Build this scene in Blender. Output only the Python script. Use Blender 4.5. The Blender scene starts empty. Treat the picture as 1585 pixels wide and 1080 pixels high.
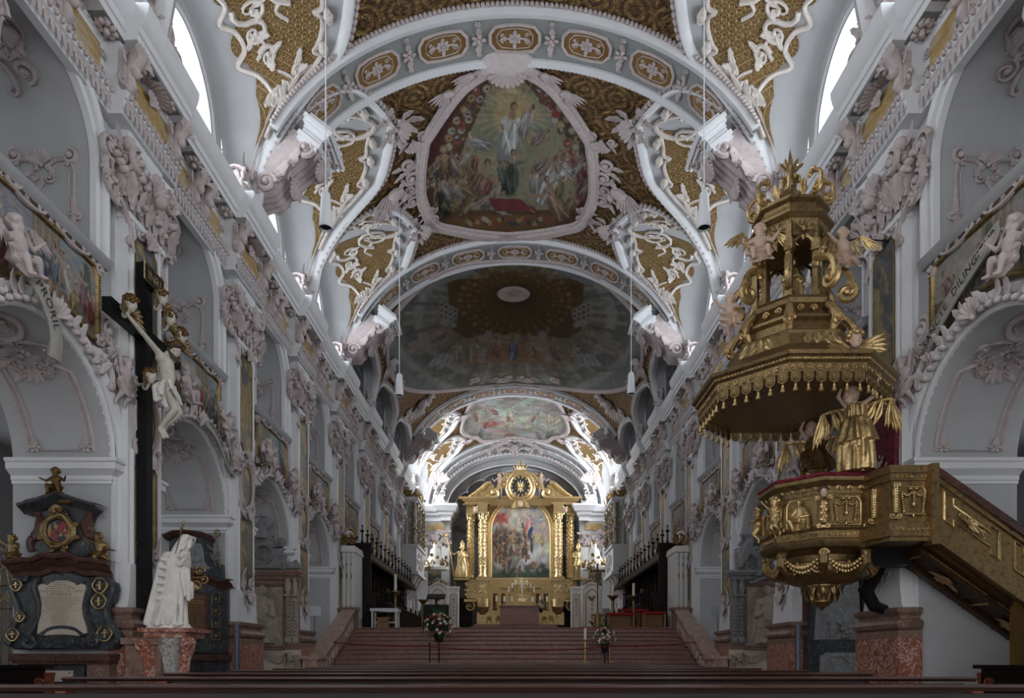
import bpy,bmesh,math,random
import numpy as np
from mathutils import Vector,Matrix
PI=math.pi
sin,cos,sqrt=math.sin,math.cos,math.sqrt
SC=bpy.context.scene
COL=SC.collection
E=1.14            # eye height
F=1057.0          # focal length in pixels of the 1585 px wide frame
XW=6.19           # nave wall plane
LB=4.12           # bay length
P0=11.05          # first pilaster seen
def PN(n):return P0 + LB * n
def at(px,py,Y):  # point of the place seen at this pixel, at depth Y
    return Vector(((px - 797) * Y / F,Y,E + (1018 - py) * Y / F))

# ------------------------------------------------------------------ mesh builder
class M:
    def __init__(s,fn=None):
        s.v=[];s.f=[];s.mi=[];s.uvs=[];s.cur=0;s.fn=fn;s.hasuv=False
    def add(s,vs,fs,uv=None):
        o=len(s.v)
        if s.fn:vs=[s.fn(*p) for p in vs]
        s.v.extend([tuple(p) for p in vs])
        if uv is not None:s.hasuv=True;s.uvs.extend(uv)
        else:s.uvs.extend([(0,0)] * len(vs))
        for f in fs:
            s.f.append(tuple(i + o for i in f));s.mi.append(s.cur)
        return s
    def box(s,x0,x1,y0,y1,z0,z1):
        v=[(x0,y0,z0),(x1,y0,z0),(x1,y1,z0),(x0,y1,z0),(x0,y0,z1),(x1,y0,z1),(x1,y1,z1),(x0,y1,z1)]
        return s.add(v,[(0,3,2,1),(4,5,6,7),(0,1,5,4),(1,2,6,5),(2,3,7,6),(3,0,4,7)])
    def boxc(s,cx,cy,cz,dx,dy,dz):
        return s.box(cx-dx/2,cx+dx/2,cy-dy/2,cy+dy/2,cz-dz/2,cz+dz/2)
    def grid(s,rows,close_u=False,close_v=False,uv=None):
        n=len(rows);m=len(rows[0]);vs=[p for r in rows for p in r];fs=[]
        for i in range(n if close_v else n-1):
            for j in range(m if close_u else m-1):
                a=i*m+j;b=i*m+(j+1) % m;c=((i+1) % n)*m+(j+1) % m;d=((i+1) % n)*m+j
                fs.append((a,b,c,d))
        return s.add(vs,fs,uv)
    def lathe(s,prof,n=16,c=(0,0),ax='z',cap=True,sx=1,sy=1,a0=0):
        rows=[]
        for r,h in prof:
            row=[]
            for k in range(n):
                a=a0 + 2*PI*k/n;x=c[0]+r*cos(a)*sx;y=c[1]+r*sin(a)*sy
                row.append((x,y,h) if ax == 'z' else ((x,h,y) if ax == 'y' else (h,x,y)))
            rows.append(row)
        s.grid(rows,close_u=True)
        if cap:
            o=len(s.v);m=n
            base=o - len(prof)*n
            s.f.append(tuple(base+k for k in reversed(range(n))));s.mi.append(s.cur)
            s.f.append(tuple(o-n+k for k in range(n)));s.mi.append(s.cur)
        return s
    def tube(s,pts,r,n=6,flat=1.0,cap=True,up=(0,0,1)):
        pts=[Vector(p) for p in pts];k=len(pts)
        rs=list(r) if hasattr(r,'__len__') else [r]*k
        if len(rs) != k:rs=[rs[0]+(rs[-1]-rs[0])*i/(k-1) for i in range(k)]
        rows=[];up=Vector(up)
        prev=None
        for i,p in enumerate(pts):
            t=(pts[min(i+1,k-1)] - pts[max(i-1,0)])
            if t.length < 1e-9:t=Vector((0,0,1))
            t.normalize()
            if prev is None:
                a=t.cross(up)
                if a.length < 1e-3:a=t.cross(Vector((1,0,0)))
            else:
                a=prev - t*prev.dot(t)
                if a.length < 1e-4:a=t.cross(up)
            a.normalize();prev=a;b=t.cross(a)
            rows.append([tuple(p + a*(cos(2*PI*j/n)*rs[i]) + b*(sin(2*PI*j/n)*rs[i]*flat)) for j in range(n)])
        s.grid(rows,close_u=True)
        if cap:
            o=len(s.v);base=o-k*n
            s.f.append(tuple(base+j for j in range(n)));s.mi.append(s.cur)
            s.f.append(tuple(o-n+j for j in reversed(range(n))));s.mi.append(s.cur)
        return s
    def ell(s,c,r,n=8,m=5,rot=None):
        if not hasattr(r,'__len__'):r=(r,r,r)
        vs=[];fs=[]
        R=rot or Matrix.Identity(3)
        c=Vector(c)
        vs.append(tuple(c + R @ Vector((0,0,r[2]))))
        for i in range(1,m):
            t=PI*i/m
            for j in range(n):
                a=2*PI*j/n
                vs.append(tuple(c + R @ Vector((r[0]*sin(t)*cos(a),r[1]*sin(t)*sin(a),r[2]*cos(t)))))
        vs.append(tuple(c + R @ Vector((0,0,-r[2]))))
        for j in range(n):fs.append((0,1+j,1+(j+1) % n))
        for i in range(m-2):
            for j in range(n):
                a=1+i*n+j;b=1+i*n+(j+1) % n
                fs.append((a,a+n,b+n,b))
        L=len(vs)-1
        for j in range(n):fs.append((L,1+(m-2)*n+(j+1) % n,1+(m-2)*n+j))
        return s.add(vs,fs)
    def prism(s,poly,w0,w1,bev=0.0):       # outline in (x,y), thickness along z, optional front bevel
        n=len(poly)
        if bev:
            cx=sum(p[0] for p in poly)/n;cy=sum(p[1] for p in poly)/n
            ins=inset(poly,bev)
            v=[(x,y,w0) for x,y in poly]+[(x,y,w1-bev) for x,y in poly]+[(x,y,w1) for x,y in ins]
            fs=[tuple(reversed(range(n))),tuple(range(2*n,3*n))]
            for i in range(n):
                j=(i+1) % n
                fs += [(i,j,n+j,n+i),(n+i,n+j,2*n+j,2*n+i)]
            return s.add(v,fs)
        v=[(x,y,w0) for x,y in poly]+[(x,y,w1) for x,y in poly]
        fs=[tuple(reversed(range(n))),tuple(range(n,2*n))]
        for i in range(n):fs.append((i,(i+1) % n,n+(i+1) % n,n+i))
        return s.add(v,fs)
    def sweep(s,path,prof,closed=False):    # path in (x,y) at z=0; profile (offset to the left of travel, z)
        n=len(path);rows=[]
        for i,(x,y) in enumerate(path):
            if closed:a=path[(i-1) % n];b=path[(i+1) % n]
            else:a=path[max(i-1,0)];b=path[min(i+1,n-1)]
            def nrm(p,q):
                dx,dy=q[0]-p[0],q[1]-p[1];l=sqrt(dx*dx+dy*dy) or 1;return (-dy/l,dx/l)
            n1=nrm(a,(x,y)) if a != (x,y) else nrm((x,y),b)
            n2=nrm((x,y),b) if b != (x,y) else n1
            mx,my=n1[0]+n2[0],n1[1]+n2[1];l=sqrt(mx*mx+my*my) or 1;mx/=l;my/=l
            k=1/max(0.35,mx*n1[0]+my*n1[1])
            rows.append([(x+mx*k*o,y+my*k*o,z) for o,z in prof])
        return s.grid(rows,close_v=closed)
    def extr(s,prof,x0,x1,ends=True):      # profile (z,y) drawn along x : list of (y,z)
        s.grid([[(x0,y,z) for y,z in prof],[(x1,y,z) for y,z in prof]])
        if ends:
            n=len(prof)
            s.add([(x0,y,z) for y,z in prof],[tuple(range(n))]);s.add([(x1,y,z) for y,z in prof],[tuple(reversed(range(n)))])
        return s
    def join(s,o,mat=None,fn=None):
        vs=o.v
        if mat is not None:vs=[tuple(mat @ Vector(p)) for p in vs]
        b=len(s.v)
        if s.fn:vs=[s.fn(*p) for p in vs]
        s.v.extend(tuple(p) for p in vs);s.uvs.extend(o.uvs);s.hasuv=s.hasuv or o.hasuv
        s.f.extend(tuple(i+b for i in f) for f in o.f);s.mi.extend([s.cur]*len(o.f))
        return s
    def data(s,name,mats,ang=38,cols=None,smooth=True):
        me=bpy.data.meshes.new(name)
        me.from_pydata(s.v,[],s.f)
        if not isinstance(mats,(list,tuple)):mats=[mats]
        for m in mats:me.materials.append(m)
        if len(mats) > 1:me.polygons.foreach_set('material_index',s.mi)
        if smooth:
            me.polygons.foreach_set('use_smooth',[True]*len(me.polygons))
            me.set_sharp_from_angle(angle=math.radians(ang))
        if s.hasuv:
            ul=me.uv_layers.new(name='UVMap')
            idx=np.zeros(len(me.loops),dtype=np.int32);me.loops.foreach_get('vertex_index',idx)
            uv=np.array(s.uvs,dtype=np.float32)[idx]
            ul.data.foreach_set('uv',uv.ravel())
        if cols is not None:
            ca=me.color_attributes.new('Col','FLOAT_COLOR','POINT')
            c4=np.ones((len(me.vertices),4),dtype=np.float32);c4[:,:3]=cols
            ca.data.foreach_set('color',c4.ravel())
        me.update()
        return me
    def build(s,name,mats,parent=None,mw=None,ang=38,cols=None,smooth=True):
        return put(name,s.data(name,mats,ang,cols,smooth),parent,mw)

def put(name,me,parent=None,mw=None):
    o=bpy.data.objects.new(name,me);COL.objects.link(o)
    if parent is not None:o.parent=parent
    if mw is not None:o.matrix_local=mw
    return o
def thing(name,label,cat,loc=(0,0,0),rz=0,group=None,mw=None):
    o=bpy.data.objects.new(name,None);COL.objects.link(o);o.empty_display_size=.2
    if mw is not None:o.matrix_world=mw
    else:o.location=loc;o.rotation_euler=(0,0,rz)
    return tag(o,label,cat,group)
def tag(o,label,cat,group=None,kind=None):
    o['label']=label;o['category']=cat
    if group:o['group']=group
    if kind:o['kind']=kind
    return o
def struct(o,label=None):
    o['kind']='structure'
    if label:o['label']=label
    return o
def kids(o):return [c for c in KIDS.get(o.name,[])]
def copy_tree(o,parent=None):
    c=o.copy();COL.objects.link(c)
    if parent is not None:c.parent=parent
    for ch in [x for x in list(bpy.data.objects) if x.parent == o]:copy_tree(ch,c)
    return c

def inset(poly,d):
    n=len(poly);area=sum(poly[i][0]*poly[(i+1)%n][1]-poly[(i+1)%n][0]*poly[i][1] for i in range(n))
    sg=1 if area > 0 else -1;out=[]
    for i in range(n):
        a,b,c=poly[i-1],poly[i],poly[(i+1) % n]
        def nn(p,q):
            dx,dy=q[0]-p[0],q[1]-p[1];l=sqrt(dx*dx+dy*dy) or 1;return (-dy/l*sg,dx/l*sg)
        n1,n2=nn(a,b),nn(b,c);mx,my=n1[0]+n2[0],n1[1]+n2[1];l=sqrt(mx*mx+my*my) or 1
        mx/=l;my/=l;k=1/max(.4,mx*n1[0]+my*n1[1])
        out.append((b[0]+mx*k*d,b[1]+my*k*d))
    return out
def arc(cx,cy,rx,a0,a1,n,ry=None):
    ry=ry or rx
    return [(cx+rx*cos(math.radians(a0+(a1-a0)*i/n)),cy+ry*sin(math.radians(a0+(a1-a0)*i/n))) for i in range(n+1)]
def smoothpath(pts,k=4,closed=False):
    n=len(pts);out=[]
    P=[Vector(p) for p in pts]
    rng=range(n) if closed else range(n-1)
    for i in rng:
        p0=P[(i-1) % n] if (closed or i > 0) else P[0]
        p1=P[i];p2=P[(i+1) % n]
        p3=P[(i+2) % n] if (closed or i+2 < n) else P[-1]
        for j in range(k):
            t=j/k
            out.append(tuple(0.5*((2*p1)+(p2-p0)*t+(2*p0-5*p1+4*p2-p3)*t*t+(3*p1-p0-3*p2+p3)*t**3)))
    if not closed:out.append(tuple(P[-1]))
    return out

# frames: local x = along the wall (to the viewer's right), y = up, z = out of the wall
def frame(o,x,y,z):
    m=Matrix.Identity(4)
    for i,a in enumerate((x,y,z)):
        for j in range(3):m[j][i]=a[j]
    for j in range(3):m[j][3]=o[j]
    return m
def FL(Y,w=0.0,z=0.0):return frame((-XW+w,Y,z),(0,1,0),(0,0,1),(1,0,0))
def FR(Y,w=0.0,z=0.0):return frame((XW-w,Y,z),(0,-1,0),(0,0,1),(-1,0,0))
def FC(x,y,z):return frame((x,y,z),(1,0,0),(0,0,1),(0,-1,0))   # faces the camera
def FW(side,Y,w=0.0,z=0.0):return FL(Y,w,z) if side < 0 else FR(Y,w,z)

# ------------------------------------------------------------------ ornament
def rotp(x,y,a,cx=0,cy=0):return (cx+x*cos(a)-y*sin(a),cy+x*sin(a)+y*cos(a))
def o_scroll(b,cx,cy,R,a0=0.0,turns=1.4,d=1,th=.035,z=0.0,n=None,tail=None,seg=6,lift=.6):
    n=n or int(10*turns)+4;pts=[];rs=[]
    for i in range(n+1):
        t=i/n;r=R*(1-t)**.85*0.92+R*.08;a=a0+d*2*PI*turns*t
        pts.append((cx+r*cos(a),cy+r*sin(a),z+th*lift*(.3+t)));rs.append(th*(1-.45*t))
    if tail:pts=[(*p,z) for p in tail]+pts;rs=[th*.5+(th*.5)*i/len(tail) for i in range(len(tail))]+rs
    b.tube(pts,rs,seg)
    b.ell((cx,cy,z+th),(R*.2+th*.5,R*.2+th*.5,th*1.2),6,4)
def o_leaf(b,x,y,a,L,W,z=0.0,curl=.25,seg=5):
    rows=[]
    for i in range(seg+1):
        t=i/seg;w=W*(sin(PI*min(1,t*.93+.07))**.7)*(1+.18*cos(t*seg*PI));zz=z+curl*L*(t**1.6) + .02
        bend=.12*L*sin(t*2.2)
        r=[]
        for k,(s_,h) in enumerate(((-1,0),(-.5,.35),(0,.12),(.5,.35),(1,0))):
            px,py=rotp(t*L,s_*w*.5+bend*.3,a,x,y);r.append((px,py,zz+h*W*.45*(1-t*.5)))
        rows.append(r)
    b.grid(rows)
def o_c(b,x0,y0,x1,y1,bulge,th=.03,z=0.0,n=9,curl=.28):
    # C-scroll between two points with curled ends
    dx,dy=x1-x0,y1-y0;L=sqrt(dx*dx+dy*dy);nx,ny=-dy/L,dx/L;sg=1 if bulge > 0 else -1
    mid=[]
    for i in range(n+1):
        t=i/n;h=4*bulge*t*(1-t)
        mid.append((x0+dx*t+nx*h,y0+dy*t+ny*h,z+th*.4))
    R=L*curl*.5;pre=[];post=[]
    for end in (0,1):
        ex,ey=(x0,y0) if end == 0 else (x1,y1)
        cxx,cyy=ex-nx*sg*R*.9+(dx/L)*R*.35*(1 if end == 0 else -1),ey-ny*sg*R*.9+(dy/L)*R*.35*(1 if end == 0 else -1)
        a0=math.atan2(ey-cyy,ex-cxx);d=(1 if end == 0 else -1)*sg
        for i in range(1,9):
            t=i/8;r=R*(1-.75*t)
            q=(cxx+r*cos(a0+d*5.2*t),cyy+r*sin(a0+d*5.2*t),z+th*(.4+.5*t))
            (pre if end == 0 else post).append(q)
    pts=list(reversed(pre))+mid+post
    k=len(pts);rs=[th*(.55+.55*sin(PI*i/(k-1))) for i in range(k)]
    b.tube(pts,rs,6)
def o_shell(b,x,y,a,R,n=7,z=0.0,spread=2.6,lift=.35):
    rows=[]
    m=n*4
    for i in range(5):
        t=i/4;r=[]
        for k in range(m+1):
            s_=k/m;ang=a+(s_-.5)*spread
            rip=abs(sin(PI*n*s_));rad=R*(.12+.88*t)*(1-.06*(1-rip)*t)
            px,py=x+rad*cos(ang),y+rad*sin(ang)
            r.append((px,py,z+R*lift*(sin(t*PI*.62))+R*.10*rip*t))
        rows.append(r)
    b.grid(rows);b.ell((x,y,z+R*.12),R*.16,6,4)
def o_flower(b,x,y,r,z=0.0,n=6):
    for k in range(n):
        a=2*PI*k/n
        R=Matrix.Rotation(a,3,'Z')
        b.ell((x+r*.58*cos(a),y+r*.58*sin(a),z+r*.15),(r*.46,r*.30,r*.2),6,4,R)
    b.ell((x,y,z+r*.28),(r*.25,r*.25,r*.25),6,4)
def o_wing(b,x,y,s_,S=.5,z=0.0,n=8,droop=1.0):
    # arched leading edge with overlapping feathers hanging from it
    arcp=[(x+s_*S*(.02+.62*sin(t*1.5)),y+S*(.55*sin(t*2.0)),z+.04*t) for t in [i/7 for i in range(8)]]
    b.tube(arcp,[S*.06,S*.08,S*.07,S*.06,S*.05,S*.045,S*.04,S*.02],6)
    for k in range(n):
        t=k/(n-1);i=min(6,int(t*7));px,py,pz=arcp[i+1 if t > .5 else i]
        a=(-1.75+1.15*t)*droop;a=a if s_ > 0 else PI-a
        o_leaf(b,px,py,a,S*(.45+.45*t),S*.17,pz+.01*k*S,.03,4)
def o_garland(b,x0,y0,x1,y1,sag,r=.05,z=0.0,n=9,rnd=None):
    rnd=rnd or random
    for i in range(n+1):
        t=i/n;px=x0+(x1-x0)*t;py=y0+(y1-y0)*t-4*sag*t*(1-t)
        k=r*(.6+.6*sin(PI*t));b.ell((px,py,z+k*.6),(k*1.1,k*.9,k),6,4)
        if i % 2 == 0:b.ell((px+k*.7,py-k*.5,z+k*.4),k*.6,5,4)
def o_rocaille(b,w,h,seed=0,dens=1.0,z=0.0,th=.03):
    # symmetric cluster of scrolls, leaves and flowers filling an oval w x h about the origin
    R=random.Random(seed)
    o_shell(b,0,h*.15,PI/2,h*.36,7,z+.02)
    for sx in (-1,1):
        def mx(x):return sx*x
        n=int(5*dens)
        for i in range(n):
            t=(i+.5)/n
            x=w*(.12+.36*t);y=h*(.30*sin(t*5+seed)-.02)
            r=min(w,h)*(.16-.05*t)
            o_scroll(b,mx(x),y,r,a0=(0 if sx > 0 else PI)+sx*R.uniform(-1,1),turns=1.3,d=sx*(1 if i % 2 else -1),th=th,z=z)
            for q in range(2):
                a=R.uniform(-.9,.9)+(0 if sx > 0 else PI) if q else (PI/2+sx*R.uniform(-1.2,.3))
                o_leaf(b,mx(x),y,a if sx > 0 or q == 0 else a,min(w,h)*.26,min(w,h)*.12,z)
        o_c(b,mx(w*.06),-h*.36,mx(w*.40),-h*.10,sx*-.10*w,th,z)
        o_c(b,mx(w*.10),h*.42,mx(w*.46),h*.12,sx*.10*w,th,z)
        for q in range(int(3*dens)):
            o_flower(b,mx(w*R.uniform(.05,.45)),h*R.uniform(-.32,.32),min(w,h)*.07,z+.03)
    for k in range(3):o_leaf(b,0,-h*.2,-PI/2+(k-1)*.5,h*.32,h*.13,z)

# ------------------------------------------------------------------ bodies: capsules fused into one skin
def capsule(m,p0,p1,r0,r1,n=10):
    p0,p1=Vector(p0),Vector(p1);d=p1-p0;L=d.length
    if L < 1e-6:m.ell(p0,r0,n,6);return
    t=d/L;pts=[];rs=[]
    for k in (1.0,.8,.45):pts.append(p0-t*r0*k);rs.append(r0*sqrt(max(.02,1-k*k)))
    for k in range(4):q=k/3;pts.append(p0+d*q);rs.append(r0+(r1-r0)*q)
    for k in (.45,.8,1.0):pts.append(p1+t*r1*k);rs.append(r1*sqrt(max(.02,1-k*k)))
    m.tube(pts,rs,n)
def fuse(m,name,mat,voxel=.02,smooth=4,fac=.5):
    me=bpy.data.meshes.new('tmp');me.from_pydata(m.v,[],m.f)
    bm=bmesh.new();bm.from_mesh(me);bmesh.ops.recalc_face_normals(bm,faces=bm.faces);bm.to_mesh(me);bm.free()
    o=bpy.data.objects.new('tmp',me);COL.objects.link(o)
    r=o.modifiers.new('r','REMESH');r.mode='VOXEL';r.voxel_size=voxel;r.use_smooth_shade=True
    if smooth:
        q=o.modifiers.new('s','SMOOTH');q.iterations=smooth;q.factor=fac
    dg=bpy.context.evaluated_depsgraph_get();dg.update()
    out=bpy.data.meshes.new_from_object(o.evaluated_get(dg));out.name=name
    bpy.data.objects.remove(o);bpy.data.meshes.remove(me)
    out.materials.clear();out.materials.append(mat)
    out.polygons.foreach_set('use_smooth',[True]*len(out.polygons))
    return out
def add_hand(m,wr,fdir,side,s=1.0,curl=.5,up=None):
    # palm, four fingers and a thumb growing from wrist wr along fdir; side = thumb direction
    f=Vector(fdir).normalized();t=Vector(side);t=(t-f*t.dot(f)).normalized();nrm=f.cross(t)
    wr=Vector(wr);R=Matrix((f,t,nrm)).transposed()
    m.ell(wr+f*.045*s,(.055*s,.042*s,.02*s),8,6,R)
    for k in range(4):
        L=(.072,.085,.08,.062)[k]*s;base=wr+f*.085*s+t*(.03-.02*k)*s
        mid=base+f*L*.5-nrm*curl*L*.15;tip=mid+(f*(1-curl*.5)-nrm*curl*.8).normalized()*L*.5
        capsule(m,base,mid,.010*s,.009*s,6);capsule(m,mid,tip,.009*s,.0075*s,6)
    tb=wr+f*.03*s+t*.035*s;tm=tb+(f*.6+t*.7-nrm*.2).normalized()*.035*s
    capsule(m,tb,tm,.012*s,.010*s,6);capsule(m,tm,tm+(f*.9+t*.2-nrm*.3).normalized()*.03*s,.010*s,.008*s,6)
def add_head(m,c,face,upv=(0,0,1),s=1.0,chub=0):
    f=Vector(face).normalized();u=Vector(upv);u=(u-f*u.dot(f)).normalized();r=f.cross(u)
    R=Matrix((r,f,u)).transposed();c=Vector(c)
    m.ell(c+u*.02*s,(.075*s*(1+.12*chub),.095*s,.105*s),12,8,R)
    m.ell(c+f*.025*s-u*.05*s,(.055*s*(1+.35*chub),.062*s,.07*s),10,6,R)
    m.ell(c+f*.092*s-u*.015*s,(.013*s,.02*s,.03*s),6,5,R)         # nose
    m.ell(c+f*.075*s+u*.022*s,(.05*s,.02*s,.012*s),8,5,R)         # brow
    m.ell(c+f*.08*s-u*.062*s,(.024*s,.012*s,.009*s),6,4,R)        # lips
    m.ell(c+f*.07*s-u*.095*s,(.022*s,.02*s,.018*s),6,4,R)         # chin
    for q in (-1,1):
        m.ell(c+r*q*.078*s-u*.01*s,(.012*s,.018*s,.03*s),6,5,R)   # ears
        m.ell(c+f*.068*s+r*q*.032*s-u*.035*s,(.022*s*(1+chub),.02*s,.025*s),6,4,R)   # cheeks
def body(J,s=1.0,chub=0.0,hands=True,curl=.4,thumb=((0,0,1),(0,0,1)),face=(0,-1,0),hup=(0,0,1),feet=True,headonly=False):
    """joints in metres; chub 0 = adult, 1 = putto"""
    m=M();k=s*(1+.75*chub)
    J={a:Vector(b) for a,b in J.items()}
    capsule(m,J['pel'],J['wst'],.125*k,.105*k,12);capsule(m,J['wst'],J['chs'],.11*k,.125*k,12)
    capsule(m,J['chs']+(J['shL']-J['chs'])*.45,J['chs']+(J['shR']-J['chs'])*.45,.10*k,.10*k,10)
    capsule(m,J['chs'],J['nek'],.07*k,.05*k,10);capsule(m,J['nek'],J['hed'],.048*k,.05*k)
    hs=s if chub == 0 else s*1.9
    add_head(m,J['hed'],face,hup,hs,chub)
    for q in 'LR':
        capsule(m,J['chs']+(J['sh'+q]-J['chs'])*.6,J['sh'+q],.065*k,.055*k)
        capsule(m,J['sh'+q],J['el'+q],.050*k,.038*k);capsule(m,J['el'+q],J['wr'+q],.040*k,.026*k)
        d=(J['wr'+q]-J['el'+q])
        if hands:add_hand(m,J['wr'+q],J.get('fd'+q,d),thumb[0 if q == 'L' else 1],s*(1+.15*chub),curl)
        capsule(m,J['pel']+(J['hp'+q]-J['pel'])*.6,J['hp'+q],.10*k,.095*k)
        capsule(m,J['hp'+q],J['kn'+q],.088*k,.056*k,12)
        kn,an=J['kn'+q],J['an'+q];cm=kn+(an-kn)*.3
        capsule(m,kn,cm,.056*k,.056*k);capsule(m,cm,an,.054*k,.034*k)
        if feet and 'to'+q in J:
            capsule(m,an,J['to'+q],.036*k,.024*k); 
    return m
def robe(m,path,rad,folds=9,amp=.16,seed=0,n=40,twist=1.0,flat=.8,open_=False,k=4):
    """closed draped cloth: path of centres, radii along it"""
    R=random.Random(seed);pts=smoothpath(path,k);N=len(pts)
    rr=[];
    for i in range(N):
        t=i/(N-1)*(len(rad)-1);a=min(int(t),len(rad)-2);rr.append(rad[a]+(rad[a+1]-rad[a])*(t-a))
    ph=[R.uniform(0,6.28) for _ in range(5)]
    rows=[]
    for i,p in enumerate(pts):
        t=i/(N-1);row=[]
        A=amp*(.25+.75*sin(PI*min(1,t*.6+.1)))
        for j in range(n):
            a=2*PI*j/n
            w=sin(folds*a+ph[0]+twist*2.2*t+1.3*sin(a*2+ph[3]))*.6+.4*sin(folds*1.7*a+ph[1]-twist*3*t)+.35*sin(3*a+ph[2]+4*t)
            r=rr[i]*(1+A*(w if w > 0 else w*.6))
            row.append((p[0]+r*cos(a),p[1]+r*sin(a)*flat,p[2]+.02*sin(folds*a+5*t)*(1 if 0 < i < N-1 else 0)))
        rows.append(row)
    m.grid(rows,close_u=True)
    o=len(m.v)
    m.f.append(tuple(o-n*N+j for j in reversed(range(n))));m.mi.append(m.cur)
    m.f.append(tuple(o-n+j for j in range(n)));m.mi.append(m.cur)
def add_hair(m,c,face,upv=(0,0,1),s=1.0,L=.05,seed=0,n=26,back=True):
    R=random.Random(seed);f=Vector(face).normalized();u=Vector(upv);u=(u-f*u.dot(f)).normalized();r=f.cross(u);c=Vector(c)
    for i in range(n):
        a=R.uniform(0,2*PI);e=R.uniform(-.1,1.45)
        d=r*cos(a)*cos(e)+f*sin(a)*cos(e)+u*sin(e)
        if d.dot(f) > .45 and d.dot(u) < .55:continue
        q=c+u*.02*s+Vector(d)*.095*s
        m.ell(q,(.034*s+L*.2,.034*s+L*.2,.03*s+L*.35),6,5)
# ------------------------------------------------------------------ materials
class NT:
    def __init__(s,name):
        s.m=bpy.data.materials.new(name);s.m.use_nodes=True;s.t=s.m.node_tree
        s.b=s.t.nodes['Principled BSDF'];s.out=s.t.nodes['Material Output']
    def n(s,typ,**kw):
        x=s.t.nodes.new(typ)
        for k,v in kw.items():
            if k.startswith('i_'):
                key=k[2:];key=int(key) if key.isdigit() else key.replace('_',' ')
                x.inputs[key].default_value=v
            else:setattr(x,k,v)
        return x
    def l(s,a,b):s.t.links.new(a,b)
    def co(s,kind='Object',scale=(1,1,1)):
        tc=s.n('ShaderNodeTexCoord');mp=s.n('ShaderNodeMapping');mp.inputs['Scale'].default_value=scale
        s.l(tc.outputs[kind],mp.inputs['Vector']);return mp.outputs[0]
    def ramp(s,fac,stops,interp='LINEAR'):
        r=s.n('ShaderNodeValToRGB');r.color_ramp.interpolation=interp
        e=r.color_ramp.elements
        while len(e) < len(stops):e.new(.5)
        for el,(p,c) in zip(e,stops):el.position=p;el.color=(*c,1)
        s.l(fac,r.inputs[0]);return r.outputs[0]
    def noise(s,vec,scale,det=4,rough=.6,dist=0.0):
        x=s.n('ShaderNodeTexNoise',i_Scale=scale,i_Detail=det,i_Roughness=rough,i_Distortion=dist);s.l(vec,x.inputs['Vector']);return x.outputs[0]
    def math(s,op,a,b=None,c=None):
        x=s.n('ShaderNodeMath',operation=op)
        for i,q in enumerate((a,b,c)):
            if q is None:continue
            if isinstance(q,(int,float)):x.inputs[i].default_value=q
            else:s.l(q,x.inputs[i])
        return x.outputs[0]
    def mix(s,fac,a,b,mode='MIX'):
        x=s.n('ShaderNodeMix',data_type='RGBA',blend_type=mode)
        for q,idx in ((fac,0),(a,6),(b,7)):
            if isinstance(q,(int,float)):x.inputs[idx].default_value=q
            elif isinstance(q,tuple):x.inputs[idx].default_value=(*q,1)
            else:s.l(q,x.inputs[idx])
        return x.outputs[2]
    def bump(s,h,dist=.01,st=1.0):
        x=s.n('ShaderNodeBump',i_Distance=dist,i_Strength=st);s.l(h,x.inputs['Height']);s.l(x.outputs[0],s.b.inputs['Normal'])
    def col(s,c):
        if isinstance(c,tuple):s.b.inputs['Base Color'].default_value=(*c,1)
        else:s.l(c,s.b.inputs['Base Color'])
    def rough(s,r,metal=0.0,spec=None):
        if isinstance(r,(int,float)):s.b.inputs['Roughness'].default_value=r
        else:s.l(r,s.b.inputs['Roughness'])
        s.b.inputs['Metallic'].default_value=metal
        if spec is not None:s.b.inputs['Specular IOR Level'].default_value=spec
        return s.m
MT={}
def plain(name,c,rough=.7,metal=0.0,var=.12,scale=6.0,bump=.004,spec=.3,kind='Object'):
    t=NT(name);v=t.co(kind);n=t.noise(v,scale,5)
    lo=tuple(max(0,x*(1-var)) for x in c);hi=tuple(min(1,x*(1+var)) for x in c)
    t.col(t.ramp(n,[(.3,lo),(.7,hi)]))
    if bump:t.bump(t.noise(v,scale*5,3),bump)
    MT[name]=t.rough(rough,metal,spec);return MT[name]
plain('white_plaster',(.41,.415,.425),.8,var=.05,scale=2.5,bump=.002)
plain('grey_plaster',(.34,.345,.355),.8,var=.05,scale=2.0,bump=.002)
plain('band_grey',(.27,.285,.28),.7,var=.06,bump=0)
plain('white_trim',(.66,.67,.69),.6,var=.03,scale=2.5,bump=.0)
plain('stucco_mauve',(.47,.405,.40),.75,var=.14,scale=9,bump=.003)
plain('stucco_pale',(.55,.495,.49),.72,var=.10,scale=7,bump=.003)
plain('stucco_cream',(.60,.55,.51),.7,var=.10,scale=7,bump=.003)
plain('white_statue',(.68,.66,.62),.55,var=.10,scale=7,bump=.003)
plain('pale_skin',(.50,.47,.41),.5,var=.10,scale=8,bump=.001)
plain('putto_skin',(.50,.36,.28),.5,var=.1,scale=8,bump=.001)
plain('relief_stone',(.33,.28,.235),.7,var=.22,scale=8,bump=.004)
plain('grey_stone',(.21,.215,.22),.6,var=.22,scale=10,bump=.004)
plain('beige_tablet',(.53,.46,.38),.5,var=.08,scale=14,bump=.001)
plain('black_wood',(.010,.010,.011),.45,var=.2,spec=.12)
plain('black_metal',(.012,.012,.013),.4,var=.2)
plain('lamp_white',(.72,.74,.78),.4,var=.02,bump=0)
plain('white_cloth',(.62,.63,.70),.8,var=.05)
plain('candle_wax',(.80,.77,.68),.45,var=.03,bump=0)
plain('red_cushion',(.30,.012,.016),.8,var=.25,scale=20)
plain('rope_red',(.16,.012,.014),.8)
plain('green_leaf',(.035,.075,.02),.6,var=.4,scale=30)
plain('petal_white',(.75,.74,.66),.6,var=.08,scale=30)
plain('petal_red',(.42,.02,.02),.6,var=.2,scale=30)
plain('petal_pink',(.62,.36,.30),.6,var=.2,scale=30)
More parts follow.
